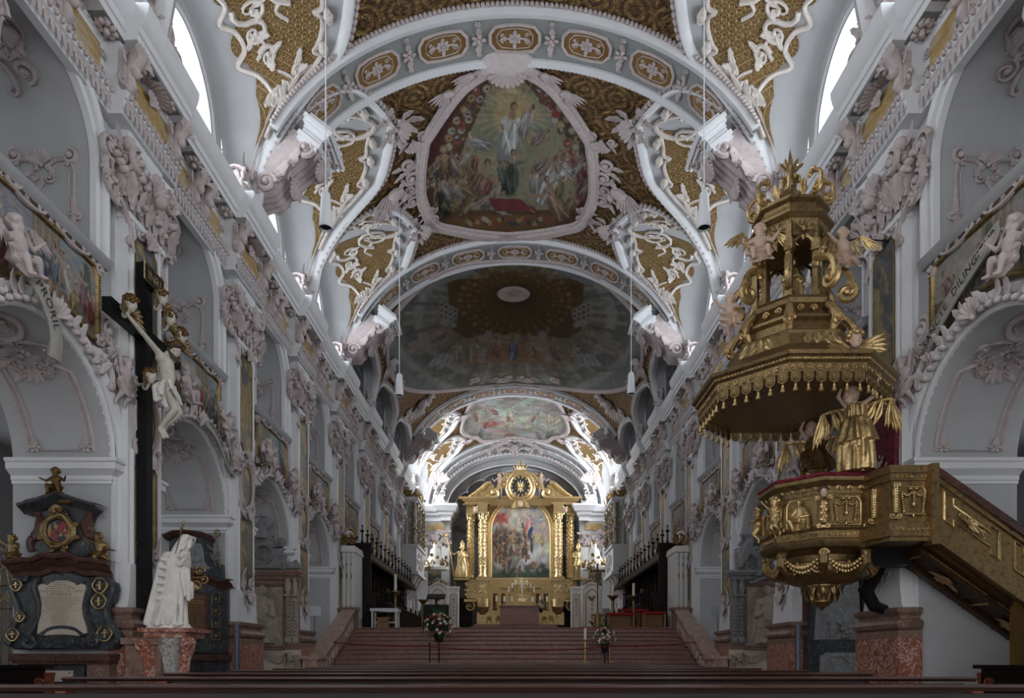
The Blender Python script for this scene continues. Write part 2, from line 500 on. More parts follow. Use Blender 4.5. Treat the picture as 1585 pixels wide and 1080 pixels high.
plain('hair_brown',(.07,.045,.03),.6,var=.3,scale=20)
plain('ochre_wood',(.34,.16,.055),.5,var=.3,scale=8)
plain('ochre_paint',(.12,.065,.012),.6,var=.15)
plain('banner_paper',(.34,.33,.30),.7,var=.1)
plain('ink',(.03,.028,.025),.7)
plain('engraved',(.20,.15,.11),.7)
plain('gilt_ink',(.34,.20,.05),.5)
plain('sign_white',(.62,.66,.72),.5,var=.02,bump=0)
plain('sign_grey',(.34,.36,.39),.5,var=.05)
plain('lead_grey',(.11,.125,.15),.4,metal=.4,var=.1)
plain('painted_ivory',(.68,.68,.66),.5,var=.05,bump=0)
plain('floor_stone',(.20,.13,.11),.4,var=.25,scale=3)
plain('azure',(.02,.09,.22),.5)

def gold(name,c,rough,spots=.5,bump=.006,scale=14):
    t=NT(name);v=t.co();n=t.noise(v,scale,5,.65)
    dark=tuple(x*.35 for x in c)
    t.col(t.ramp(n,[(.32,tuple(x*.5 for x in c)),(.5,c),(.75,tuple(min(1,x*1.15) for x in c))]))
    t.bump(t.noise(v,scale*3,4),bump)
    r=t.math('MULTIPLY_ADD',n,.25,rough-.1)
    MT[name]=t.rough(r,.85)
gold('gold',(.56,.40,.19),.33)
gold('gold_bright',(.88,.68,.36),.28,bump=.004)
gold('gold_old',(.27,.185,.085),.32)
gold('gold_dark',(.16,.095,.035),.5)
gold('brass',(.62,.42,.15),.3,bump=.001)

def marble(name,base,vein,dark,rough=.3,scale=2.2,w=.06,dens=.5):
    t=NT(name);v=t.co();n=t.noise(v,scale,8,.65,1.6);n2=t.noise(v,scale*2.3,6,.7,.8);n3=t.noise(v,scale*9,5,.7)
    c=t.ramp(n2,[(.3,dark),(.55,base),(.8,tuple(min(1,x*1.25) for x in base))])
    d=t.math('ABSOLUTE',t.math('SUBTRACT',n,.5));vm=t.ramp(d,[(0,(1,1,1)),(w,(0,0,0))])
    k=t.math('MULTIPLY',vm,t.ramp(n3,[(dens-.05,(0,0,0)),(dens+.1,(1,1,1))]))
    sp=t.ramp(t.noise(v,scale*12,4,.8),[(.60,(0,0,0)),(.68,(1,1,1))])
    k=t.math('MAXIMUM',k,t.math('MULTIPLY',sp,.8))
    t.col(t.mix(k,c,vein));MT[name]=t.rough(rough,0,.3)
marble('red_marble',(.27,.09,.06),(.60,.48,.42),(.14,.05,.035),scale=3.5,w=.045,dens=.46)
marble('brown_marble',(.20,.125,.10),(.36,.26,.22),(.12,.07,.055),w=.03)
marble('pink_marble',(.40,.27,.225),(.62,.52,.46),(.24,.14,.11),.35)
marble('black_marble',(.045,.05,.055),(.22,.23,.24),(.02,.022,.025),w=.02,dens=.52)
marble('dark_red_marble',(.085,.04,.03),(.20,.12,.10),(.04,.02,.016),w=.02)
marble('stair_marble',(.26,.14,.115),(.50,.36,.30),(.16,.08,.065),.35,w=.02,scale=4)
marble('speckled_marble',(.36,.34,.33),(.75,.74,.72),(.02,.02,.02),.3,scale=9)
marble('grey_marble',(.25,.26,.265),(.42,.43,.44),(.17,.175,.18),.4)

def wood(name,c,dk,rough=.35,sc=(1,12,12),spec=.15):
    t=NT(name);v=t.co('Object',sc);n=t.noise(v,3,6,.6,.6)
    t.col(t.ramp(n,[(.3,dk),(.7,c)]));t.bump(n,.002);MT[name]=t.rough(rough,0,spec)
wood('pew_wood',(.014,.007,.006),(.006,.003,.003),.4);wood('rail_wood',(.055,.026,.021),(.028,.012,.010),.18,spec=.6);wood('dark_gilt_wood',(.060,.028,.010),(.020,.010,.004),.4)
wood('pew_carved',(.19,.055,.03),(.05,.015,.01),.4)
wood('stall_wood',(.022,.013,.010),(.007,.0045,.004),.42)
wood('light_wood',(.36,.22,.12),(.20,.11,.06),.5)

def inlay():      # painted gold and slate faux-marble of the pilaster panels
    t=NT('inlay_panel');tc=t.n('ShaderNodeTexCoord');oi=t.n('ShaderNodeObjectInfo')
    v=t.n('ShaderNodeVectorMath',operation='ADD');cmb=t.n('ShaderNodeCombineXYZ')
    t.l(t.math('MULTIPLY',oi.outputs['Random'],37.0),cmb.inputs[0]);t.l(oi.outputs['Location'],v.inputs[0]);t.l(tc.outputs['Object'],v.inputs[1])
    n=t.noise(v.outputs[0],.9,6,.62,.9);n2=t.noise(v.outputs[0],5,6,.7,1.2)
    slate=t.ramp(n2,[(.35,(.035,.037,.04)),(.6,(.12,.125,.12)),(.75,(.20,.18,.14))])
    gol=t.ramp(n2,[(.3,(.13,.095,.03)),(.5,(.24,.18,.075)),(.75,(.36,.31,.20))])
    t.col(t.mix(t.ramp(n,[(.49,(0,0,0)),(.52,(1,1,1))]),slate,gol));MT['inlay_panel']=t.rough(.35,0,.5)
inlay()
def frieze():
    t=NT('frieze_panel');v=t.co('Object',(1,3,1));n=t.noise(v,1.6,6,.65,1.5)
    t.col(t.ramp(n,[(.35,(.22,.13,.05)),(.5,(.40,.27,.10)),(.62,(.42,.36,.27)),(.75,(.30,.26,.22))]));MT['frieze_panel']=t.rough(.4,0,.5)
frieze()
def diaper():     # gilded lozenge lattice of the vault cells, UV in metres
    t=NT('gilt_diaper');tc=t.n('ShaderNodeTexCoord');sp=t.n('ShaderNodeSeparateXYZ');t.l(tc.outputs['UV'],sp.inputs[0])
    def tri(a,k):
        f=t.math('FRACT',t.math('MULTIPLY',a,k));return t.math('ABSOLUTE',t.math('SUBTRACT',f,.5))
    a=t.math('ADD',sp.outputs[0],sp.outputs[1]);b=t.math('SUBTRACT',sp.outputs[0],sp.outputs[1])
    K=2.9
    ta,tb=tri(a,K),tri(b,K)
    edge=t.math('MAXIMUM',ta,tb)             # .5 on the lattice lines
    line=t.ramp(edge,[(.40,(0,0,0)),(.45,(1,1,1))])
    c0=t.math('MINIMUM',t.math('SUBTRACT',.5,ta),t.math('SUBTRACT',.5,tb))
    cen=t.ramp(t.math('ADD',ta,tb),[(.10,(1,1,1)),(.2,(0,0,0)),(.3,(.4,.4,.4)),(.5,(0,0,0))])
    n=t.noise(t.co('UV'),3,4)
    c=t.mix(line,t.mix(cen,(.15,.08,.025),(.46,.31,.12)),(.38,.26,.11))
    c=t.mix(t.ramp(n,[(.35,(0,0,0)),(.75,(1,1,1))]),c,t.mix(.3,c,(.42,.32,.18)))
    t.col(c);h=t.math('MAXIMUM',line,t.math('MULTIPLY',cen,.8));t.bump(h,.03);MT['gilt_diaper']=t.rough(.42,.35)
diaper()
def damask():     # brown and gold scroll brocade stucco of the main vault, UV in metres
    t=NT('gilt_damask');v=t.co('UV')
    vo=t.n('ShaderNodeTexVoronoi',i_Scale=2.4,i_Randomness=.1);t.l(v,vo.inputs['Vector'])
    d=vo.outputs['Distance'];w=t.math('SINE',t.math('MULTIPLY',d,30.0))
    n=t.noise(v,6,3,.5,1.5);w2=t.math('SINE',t.math('MULTIPLY',n,34.0))
    h=t.math('ADD',t.math('MULTIPLY',w,.5),t.math('MULTIPLY',w2,.5))
    t.col(t.ramp(t.math('MULTIPLY_ADD',h,.5,.5),[(.25,(.075,.037,.010)),(.5,(.165,.085,.024)),(.8,(.30,.18,.06))]))
    t.bump(h,.05);MT['gilt_damask']=t.rough(.5,.3)
damask()
def colmat(name,var=.25,rough=.55,scale=9.0,dist=1.0):   # a painting: pigment laid per vertex, brushwork noise on top
    t=NT(name);a=t.n('ShaderNodeVertexColor',layer_name='Col');v=t.co('Generated');n=t.noise(v,scale,7,.7,dist)
    r=t.ramp(n,[(.25,(1-var*1.6,)*3),(.5,(1,1,1)),(.75,(1+var,)*3)])
    t.col(t.mix(1.0,a.outputs[0],r,'MULTIPLY'));MT[name]=t.rough(rough,0,.25)
colmat('fresco_paint',.30,.7,14);colmat('oil_paint',.30,.4,12)
def cartouche():  # coats of arms: small patches of colour
    t=NT('arms_paint');vo=t.n('ShaderNodeTexVoronoi',i_Scale=14.0);t.l(t.co(),vo.inputs['Vector'])
    t.col(t.ramp(vo.outputs['Color'],[(0,(.02,.02,.03)),(.35,(.25,.02,.02)),(.6,(.30,.2,.06)),(.8,(.03,.05,.12)),(1,(.4,.38,.33))],'CONSTANT'));MT['arms_paint']=t.rough(.4)
cartouche()
def velvet():
    t=NT('red_velvet');n=t.noise(t.co(),4,3,.5,2.5);m=t.ramp(t.math('SINE',t.math('MULTIPLY',n,26.0)),[(.4,(.10,.004,.012)),(.6,(.26,.02,.045))])
    t.col(m);MT['red_velvet']=t.rough(.7)
velvet()
def pane(name,strength,c=(1,1,1)):
    t=NT(name);t.b.inputs['Emission Color'].default_value=(*c,1);t.b.inputs['Emission Strength'].default_value=strength
    t.col((.8,.8,.8));MT[name]=t.rough(.3)
pane('daylit_glass',4.6,(.88,.94,1.0));pane('daylit_glass_dim',1.0,(.9,.95,1.0));pane('daylit_glass_choir',13.0,(.92,.96,1.0))
pane('leaded_glass',.12,(.8,.88,1.0))
m_=NT('clear_glass');m_.b.inputs['Transmission Weight'].default_value=.0;m_.col((.30,.33,.36));MT['clear_glass']=m_.rough(.12)

# ------------------------------------------------------------------ text
def text_mesh(s,size=1.0,extr=.0,res=2,align='CENTER',spacing=1.0):
    cu=bpy.data.curves.new('t','FONT');cu.body=s;cu.size=size;cu.extrude=extr;cu.resolution_u=res;cu.align_x=align;cu.align_y='CENTER';cu.space_character=spacing
    o=bpy.data.objects.new('t',cu);COL.objects.link(o);dg=bpy.context.evaluated_depsgraph_get();dg.update()
    me=bpy.data.meshes.new_from_object(o.evaluated_get(dg));m=M()
    m.add([tuple(v.co) for v in me.vertices],[tuple(p.vertices) for p in me.polygons])
    bpy.data.objects.remove(o);bpy.data.curves.remove(cu);bpy.data.meshes.remove(me)
    return m

# ------------------------------------------------------------------ painter: pigment laid on a grid of points
class Paint:
    def __init__(s,X,Y,bg):
        s.X,s.Y=X,Y;s.c=np.zeros(X.shape+(3,));s.c[:]=bg
    def fill(s,c,a):
        a=np.clip(a,0,1)[...,None];s.c=s.c*(1-a)+np.array(c)*a
    def ell(s,cx,cy,rx,ry,c,ang=0,soft=.25,a=1.0):
        dx,dy=s.X-cx,s.Y-cy;ca,sa=cos(ang),sin(ang);u=(dx*ca+dy*sa)/rx;v=(-dx*sa+dy*ca)/ry
        d=np.sqrt(u*u+v*v);s.fill(c,a*(1-np.clip((d-(1-soft))/soft,0,1)))
    def seg(s,x0,y0,x1,y1,w,c,a=1.0):
        dx,dy=x1-x0,y1-y0;L=dx*dx+dy*dy+1e-9;t=np.clip(((s.X-x0)*dx+(s.Y-y0)*dy)/L,0,1)
        d=np.hypot(s.X-x0-t*dx,s.Y-y0-t*dy);s.fill(c,a*np.clip((w-d)/(w*.35)+.3,0,1))
    def poly(s,pts,c,a=1.0):
        n=len(pts);ins=np.zeros(s.X.shape,bool)
        for i in range(n):
            (x0,y0),(x1,y1)=pts[i],pts[(i+1) % n]
            if y0 == y1:continue
            ins ^= ((y0 > s.Y) != (y1 > s.Y)) & (s.X < (x1-x0)*(s.Y-y0)/(y1-y0)+x0)
        s.fill(c,ins*a)
    def clouds(s,c,seed=0,n=30,box=(0,0,1,1),r=.1,a=.5):
        R=random.Random(seed)
        for _ in range(n):
            s.ell(R.uniform(box[0],box[2]),R.uniform(box[1],box[3]),r*R.uniform(.7,2.2),r*R.uniform(.25,.6),tuple(min(1,max(0,x*R.uniform(.75,1.25))) for x in c),R.uniform(-.5,.5),.8,a)
    def figure(s,x,y,h,col,skin=(.42,.28,.19),lean=0.0,seed=0,seated=False,down=1):
        # y grows upward when down = 1; feet at y, height h
        R=random.Random(seed);dk=tuple(q*.45 for q in col);lt=tuple(min(1,q*1.5+.04) for q in col);D=down
        def P(u,v):return x+(u*cos(lean)+v*sin(lean))*h,y+D*(v*cos(lean)-u*sin(lean))*h
        b=.20 if not seated else .28
        cx,cy=P(0,.30);s.ell(cx,cy,b*h,.36*h,dk,-D*lean,.3)
        cx,cy=P(.02,.42);s.ell(cx,cy,b*.75*h,.33*h,col,-D*lean,.35)
        for k in range(4):
            a0=P(R.uniform(-.14,.14),.62);a1=P(R.uniform(-.2,.2),.02);s.seg(*a0,*a1,.018*h,lt if k % 2 else dk,.8)
        sh=P(-.10,.68);sh2=P(.12,.68)
        for q,sgn in ((sh,-1),(sh2,1)):
            e=P(sgn*(.10+.16*R.random()),.45+.35*R.random());w=P(sgn*R.uniform(.05,.38),.40+.5*R.random())
            s.seg(*q,*e,.045*h,lt if sgn > 0 else col);s.seg(*e,*w,.030*h,skin); 
        cx,cy=P(.0,.74);s.ell(cx,cy,.06*h,.08*h,skin)
        cx,cy=P(.01,.88);s.ell(cx,cy,.065*h,.085*h,(.07,.045,.03));cx,cy=P(.025*R.choice((-1,1)),.865);s.ell(cx,cy,.048*h,.066*h,skin)
# ------------------------------------------------------------------ nave arcade
HB=LB/2
LOW_R,LOW_S=1.47,4.13
UP_R,UP_S,SILL=1.06,8.42,7.02
TH=1.5
def low_top(u):return LOW_S+sqrt(max(0,LOW_R**2-u*u)) if abs(u) < LOW_R-1e-6 else (LOW_S if abs(abs(u)-LOW_R) < 1e-6 else 0)
def up_top(u):return UP_S+sqrt(max(0,UP_R**2-u*u))
def arcade_face(b,w,top=10.9):
    us=sorted(set([-HB,HB]+[round(LOW_R*cos(PI*i/24),5) for i in range(25)]+[round(UP_R*cos(PI*i/20),5) for i in range(21)]))
    for a,c in zip(us,us[1:]):
        if c-a < 1e-5:continue
        mid=(a+c)/2
        lo=(low_top(a),low_top(c)) if abs(mid) < LOW_R else (0,0)
        if abs(mid) < UP_R:
            b.add([(a,lo[0],w),(c,lo[1],w),(c,SILL,w),(a,SILL,w)],[(0,1,2,3)])
            b.add([(a,up_top(a),w),(c,up_top(c),w),(c,top,w),(a,top,w)],[(0,1,2,3)])
        else:b.add([(a,lo[0],w),(c,lo[1],w),(c,top,w),(a,top,w)],[(0,1,2,3)])
lowpath=[(-LOW_R,0)]+[(-LOW_R,LOW_S*i/4) for i in range(1,4)]+arc(0,LOW_S,LOW_R,180,0,32)+[(LOW_R,LOW_S*(3-i)/4) for i in range(3)]+[(LOW_R,0)]
uppath=[(-UP_R,SILL)]+arc(0,UP_S,UP_R,180,0,28)+[(UP_R,SILL)]
bay=M()
arcade_face(bay,0);arcade_face(bay,-TH)
bay.grid([[(x,y,0) for x,y in lowpath],[(x,y,-TH) for x,y in lowpath]])
bay.grid([[(x,y,0) for x,y in uppath],[(x,y,-TH) for x,y in uppath]])
bay.add([(-UP_R,SILL,0),(UP_R,SILL,0),(UP_R,SILL,-TH),(-UP_R,SILL,-TH)],[(0,1,2,3)])
BAYS=list(range(-3,8))

# parts shared by every bay ------------------------------------------------
def d_archmould():
    b=M();p=[(0,-.02),(0,.04),(.03,.06),(.05,.06),(.06,.03),(.14,.03),(.15,.08),(.19,.11),(.24,.12),(.26,.10),(.28,-.01)]
    b.sweep([(-LOW_R-.0,LOW_S+.02)]+arc(0,LOW_S,LOW_R,178,2,36)+[(LOW_R,LOW_S+.02)],p)
    p2=[(0,-.02),(0,.03),(.02,.03),(.03,.05)]
    return b.data('arch_moulding',MT['white_trim'],30)
def d_upmould():
    b=M();path=[(-UP_R,SILL+.05)]+arc(0,UP_S,UP_R,180,62,14)+[(UP_R*.40,UP_S+UP_R*.97),(UP_R*.25,UP_S+UP_R*1.06),(0,UP_S+UP_R*1.09),(-0+UP_R*-.0+.12,UP_S+UP_R*1.08),(UP_R*.25,UP_S+UP_R*1.06)]
    path=[(-UP_R,SILL+.05)]+arc(0,UP_S,UP_R,180,0,30)+[(UP_R,SILL+.05)]
    p=[(-.03,-.05),(-.03,.05),(.0,.07),(.04,.07),(.05,.04),(.09,.04),(.10,.10),(.15,.13),(.18,.13),(.19,.08),(.21,.08),(.22,-.01)]
    b.sweep(path,p)
    return b.data('gallery_arch_moulding',MT['white_trim'],30)
def d_rope():
    b=M();path=[(-UP_R-.29,SILL+.2+i*.09) for i in range(int((UP_S-SILL-.2)/.09))]+arc(0,UP_S,UP_R+.29,180,0,44)+[(UP_R+.29,UP_S-.09-i*.09) for i in range(int((UP_S-SILL-.2)/.09))]
    for i in range(len(path)-1):
        (x,y),(x2,y2)=path[i],path[i+1];a=math.atan2(y2-y,x2-x)
        b.ell((x,y,.03),(.068,.028,.035),6,4,Matrix.Rotation(a+.95,3,'Z'))
    return b.data('rope_moulding',MT['stucco_mauve'],60)
def d_impost(sx):
    b=M(fn=lambda x,y,z:(sx*x,z,y));e=HB-LOW_R
    prof=[(0,3.80),(.03,3.80),(.03,3.84),(.05,3.86),(.05,3.92),(.09,3.95),(.16,4.0),(.16,4.09),(.19,4.11),(.19,4.16),(0,4.17)]
    b.sweep([(-e,-TH),(-e,0.0),(-.44,0.0)],prof)
    return b.data('impost_cornice',MT['white_trim'],30)
def d_pilaster():
    b=M();b.box(-.50,.50,1.85,8.05,-.01,.21)
    b.box(-.58,.58,1.85,8.9,-.01,.06)
    b.prism([(-.62,1.85),(.62,1.85),(.56,2.0),(.52,2.25),(.50,2.6),(-.50,2.6),(-.52,2.25),(-.56,2.0)],.02,.25)
    for (y0,y1) in ((2.15,4.35),(5.55,7.92)):      # raised fillets about the panels
        b.sweep([(-.38,y0),(.38,y0),(.38,y1),(-.38,y1)],[(-.05,.20),(-.05,.235),(-.02,.25),(.02,.235),(.02,.20)],closed=True)
    b.box(-.54,.54,7.93,8.02,-.01,.26)
    return b.data('pilaster',MT['white_trim'],30)
def ipanel(y0,y1,wav=0):
    pts=[]
    n=10
    L=[(-.31,y0+.25)]+[(-.31,y0+(y1-y0)*i/n) for i in range(1,n)]+[(-.31,y1-.15),(-.2,y1-.02),(0,y1+.06),(.2,y1-.02),(.31,y1-.15)]+[(.31,y1-(y1-y0)*i/n) for i in range(1,n)]+[(.31,y0+.25),(.17,y0+.1),(0,y0),(-.17,y0+.1)]
    return L
def d_inlay():
    b=M();b.prism(ipanel(2.55,4.30),.2,.225);b.prism(ipanel(5.60,7.85),.2,.225)
    o=arc(0,4.95,.26,0,342,19,.42);b.prism(o,.2,.225)
    return b.data('inlay_panel',MT['inlay_panel'],30)
def d_inlayframe():
    b=M()
    for pl in (ipanel(2.55,4.30),ipanel(5.60,7.85)):b.tube([(x,y,.228) for x,y in pl+[pl[0]]],.012,5)
    o=arc(0,4.95,.27,0,360,24,.43);b.tube([(x,y,.23) for x,y in o],.014,5)
    return b.data('gilt_edge',MT['gold_old'],60)
def d_pilstucco():
    b=M();R=random.Random(5)
    o=arc(0,4.95,.36,0,360,28,.53);b.tube([(x,y,.24) for x,y in o],.035,6)
    for sy in (-1,1):
        for sx in (-1,1):
            o_c(b,sx*.10,4.95+sy*.72,sx*.38,4.95+sy*.45,sx*sy*.07,.03,.24)
            o_leaf(b,sx*.12,4.95+sy*.6,PI/2*sy+sx*.5,.22,.1,.24)
        o_shell(b,0,4.95+sy*.56,PI/2*sy,.2,6,.25)
    # drop ornament hanging over the foot of the lower panel
    for sx in (-1,1):
        o_scroll(b,sx*.24,2.78,.13,PI/2,1.3,sx,.035,.23);o_scroll(b,sx*.12,2.52,.10,0,1.3,-sx,.03,.23)
        o_leaf(b,sx*.3,2.8,PI/2+sx*.2,.34,.12,.23);o_leaf(b,sx*.1,2.55,-PI/2+sx*.4,.26,.1,.23);o_leaf(b,sx*.28,2.75,-PI/2-sx*.3,.24,.1,.23)
    o_shell(b,0,2.62,-PI/2,.26,7,.24);o_leaf(b,0,2.45,-PI/2,.3,.13,.23)
    for sx in (-1,1):o_leaf(b,sx*.05,7.8,PI/2+sx*.7,.25,.12,.24);o_scroll(b,sx*.2,7.86,.09,0,1.2,sx,.028,.24)
    o_shell(b,0,7.75,PI/2,.24,7,.25)
    return b.data('pilaster_stucco',MT['stucco_mauve'],60)
def d_plinth(lo=True):
    if lo:
        b=M();b.box(-.64,.66,0,1.44,-.01,.36);b.box(-.68,.70,0,.22,-.01,.40)
        return b.data('plinth',MT['red_marble'],30)
    b=M(fn=lambda x,y,z:(x,z,y))
    prof=[(0,1.44),(.0,1.56),(-.03,1.57),(.02,1.60),(.045,1.66),(.02,1.72),(-.03,1.73),(-.05,1.76),(-.03,1.80),(.02,1.84),(.03,1.90),(-.04,1.92)]
    b.sweep([(-.64,-.01),(-.64,.36),(.66,.36),(.66,-.01)],prof)
    b.fn=None;b.box(-.60,.62,1.44,1.90,-.01,.32)
    return b.data('plinth_moulding',MT['brown_marble'],30)
def d_capital():
    b=M()
    b.prism([(-.52,8.05),(.52,8.05),(.60,8.95),(-.60,8.95)],0,.22)
    R=random.Random(2)
    for row in range(2):                       # acanthus
        for k in range(5):
            x=-.44+.22*k;o_leaf(b,x,8.08+.32*row,PI/2+R.uniform(-.12,.12),.42,.22,.22+.02*row,.35)
    for sx in (-1,1):                         # volutes on front and flank
        o_scroll(b,sx*.46,8.80,.20,PI/2,1.6,-sx,.05,.34)
        v=M();o_scroll(v,.12,8.78,.19,PI/2,1.7,1,.05,0)
        for px,py,pz in []:pass
        b.join(v,fn=None,mat=frame((sx*.56,0,.12),(0,0,1),(0,1,0),(sx,0,0)))
        v=M();o_leaf(v,.1,8.2,PI/2,.5,.22,.02,.3);o_leaf(v,.22,8.1,PI/2-.2,.4,.2,.02,.3);o_leaf(v,-.02,8.1,PI/2+.2,.4,.2,.02,.3)
        b.join(v,mat=frame((sx*.56,0,.10),(0,0,1),(0,1,0),(sx,0,0)))
    # garlands, heads and scrolls spilling from the capital over the spandrels
    o_shell(b,0,8.62,PI/2,.30,7,.34)
    for sx in (-1,1):
        o_garland(b,sx*.2,8.55,sx*.95,8.75,.16,.075,.22,9,R)
        o_garland(b,sx*.5,8.2,sx*1.05,8.35,.12,.06,.12,7,R)
        o_scroll(b,sx*.95,8.72,.20,0,1.5,sx,.05,.16);o_scroll(b,sx*.80,8.30,.15,PI/2,1.4,-sx,.045,.14)
        o_c(b,sx*.55,8.02,sx*1.0,8.45,-sx*.14,.05,.14);o_c(b,sx*.42,7.62,sx*.72,8.05,sx*.10,.04,.2)
        for k in range(8):o_leaf(b,sx*R.uniform(.5,1.0),R.uniform(8.05,8.95),R.uniform(0,6.28),R.uniform(.16,.3),.12,.12,.4)
        for k in range(7):o_flower(b,sx*R.uniform(.45,1.05),R.uniform(8.0,8.95),R.uniform(.05,.09),.16+R.uniform(0,.08))
        o_leaf(b,sx*.42,7.75,-PI/2+sx*.2,.34,.14,.2)
        # winged child's head
        b.ell((sx*.62,8.98,.30),(.10,.115,.10),8,6);o_leaf(b,sx*.68,8.95,.3 if sx > 0 else PI-.3,.34,.16,.22);o_leaf(b,sx*.56,8.95,PI-.5 if sx > 0 else .5,.3,.15,.22)
    b.ell((0,8.50,.46),(.10,.12,.10),8,6)
    for k in range(14):
        b.ell((R.uniform(-.45,.45),R.uniform(8.05,8.95),.30+R.uniform(0,.1)),R.uniform(.04,.075),6,4)
    return b.data('capital',MT['stucco_mauve'],60)
def d_abacus():
    b=M(fn=lambda x,y,z:(x,z,y));pr=[(-.04,8.93),(.0,8.95),(.02,9.0),(.06,9.04),(.08,9.12),(.08,9.16),(-.1,9.17)]
    b.sweep([(-.60,-.01),(-.60,.24),(-.2,.20),(.2,.20),(.60,.24),(.60,-.01)],pr)
    b.fn=None;b.box(-.60,.60,8.95,9.14,0,.24);b.box(-.48,.48,9.14,9.32,0,.24)
    return b.data('abacus',MT['white_trim'],30)
ENT=[(9.30,-.02),(9.30,.10),(9.40,.10),(9.41,.13),(9.52,.13),(9.54,.17),(9.64,.19),(9.66,.05),(10.30,.05),(10.32,.08),(10.37,.08),(10.39,.05),(10.40,.33),(10.50,.34),(10.51,.37),(10.62,.38),(10.66,.43),(10.74,.47),(10.84,.50),(10.94,.51),(10.96,.48),(10.96,-.3)]
def d_entab():
    b=M();RS=.82
    b.extr(ENT,-HB,-RS);b.extr(ENT,RS,HB);b.extr([(y,w+.20 if w > 0 else w) for y,w in ENT],-RS,RS)
    b.box(-.46,.46,10.96,11.30,-.25,.42);b.box(-.52,.52,11.26,11.36,-.25,.46)
    return b.data('entablature',MT['white_trim'],30)
def d_frieze_p():
    b=M()
    for x0,x1 in ((-1.72,-.98),(.98,1.72)):b.box(x0,x1,9.76,10.20,.04,.075)
    for x0,x1 in ((-.58,.58),):b.box(x0,x1,9.76,10.20,.2,.275)
    return b.data('frieze_panel',MT['frieze_panel'],30)
def d_frieze_s():
    b=M();R=random.Random(8)
    # corbels in the frieze
    def corbel(x,w,big=1.0):
        b.box(x-.13*big,x+.13*big,9.72,10.24,w,w+.10)
        b.tube([(x,9.70,w+.05),(x,9.78,w+.12),(x,9.95,w+.10),(x,10.12,w+.17),(x,10.26,w+.25)],[.05,.10*big,.08*big,.11*big,.13*big],8)
        b.ell((x,10.0,w+.19),(.085,.10,.08),8,6);o_shell(b,x,10.12,PI/2,.26*big,7,w+.22)
        for sx in (-1,1):o_scroll(b,x+sx*.15,9.82,.09,0,1.3,sx,.03,w+.05);o_leaf(b,x+sx*.12,10.05,PI/2-sx*.8,.2,.09,w+.1)
    corbel(-.70,.25);corbel(.70,.25);corbel(-1.86,.05,.9);corbel(1.86,.05,.9)
    o_shell(b,0,10.08,PI/2,.2,7,.28)
    for x0,x1,w in ((-HB,-.84,.05),(.84,HB,.05),(-.8,.8,.25)):     # leaf rows
        n=int((x1-x0)/.115)
        for k in range(n):
            x=x0+(k+.5)*(x1-x0)/n
            b.ell((x,9.59,w+.15),(.038,.05,.04),6,4);b.ell((x,10.34,w+.03),(.03,.03,.03),5,4)
            o_leaf(b,x,9.32,PI/2,.2,.10,w+.08,.05,3)
    # little scrolls around the panels
    for s_ in (-1,1):
        for x in (.92,1.74):
            for y in (9.84,10.1):o_scroll(b,s_*x,y,.07,R.uniform(0,6),1.2,1,.022,.06)
    return b.data('frieze_stucco',MT['stucco_mauve'],60)
def d_rosette():
    b=M(fn=lambda x,y,z:(x,10.395-z,y)); 
    for k in range(8):
        a=2*PI*k/8;b.ell((.125*cos(a),.20+.085*sin(a),.02),(.062,.05,.05),6,4,Matrix.Rotation(a,3,'Z'))
    b.ell((0,.20,.06),(.06,.05,.07),6,4)
    for k in range(4):a=PI/4+PI/2*k;b.ell((.19*cos(a),.20+.10*sin(a),.01),(.045,.03,.02),5,4)
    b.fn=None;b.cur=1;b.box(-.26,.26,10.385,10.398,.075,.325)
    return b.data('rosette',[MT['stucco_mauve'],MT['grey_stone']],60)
def d_soffit_leaf():     # the big leaf console under each break of the cornice
    b=M(fn=lambda x,y,z:(x,10.40-z,y))
    o_shell(b,0,.15,PI/2,.42,9,.03,2.2,.2)
    for sx in (-1,1):o_leaf(b,sx*.12,.2,PI/2-sx*.7,.34,.16,.04)
    return b.data('soffit_shell',MT['stucco_mauve'],60)
def d_footorn():         # scrolls standing on the cornice at each vault foot
    b=M();R=random.Random(4)
    for sx in (-1,1):
        o_scroll(b,sx*.34,11.62,.22,0,1.6,sx,.055,.35);o_c(b,sx*.15,11.05,sx*.62,11.45,sx*.1,.045,.40)
        o_scroll(b,sx*.58,11.22,.14,PI/2,1.4,-sx,.04,.38)
        for k in range(4):o_leaf(b,sx*R.uniform(.1,.5),R.uniform(11.1,11.8),R.uniform(.3,2.8),.32,.13,.34)
        v=M();o_scroll(v,0,11.5,.25,0,1.6,1,.05,0);o_leaf(v,.1,11.2,PI/2,.4,.16,0);o_leaf(v,-.1,11.0,PI/2+.4,.4,.16,0);o_scroll(v,.12,11.15,.15,0,1.5,-1,.045,0)
        b.join(v,mat=frame((sx*.47,0,.15),(0,0,1),(0,1,0),(sx,0,0)))
    o_shell(b,0,11.55,PI/2,.34,9,.36);b.ell((0,11.42,.50),(.11,.13,.11),8,6);o_garland(b,-.4,11.3,.4,11.3,.1,.06,.42,8,R)
    return b.data('vault_foot_stucco',MT['stucco_mauve'],60)
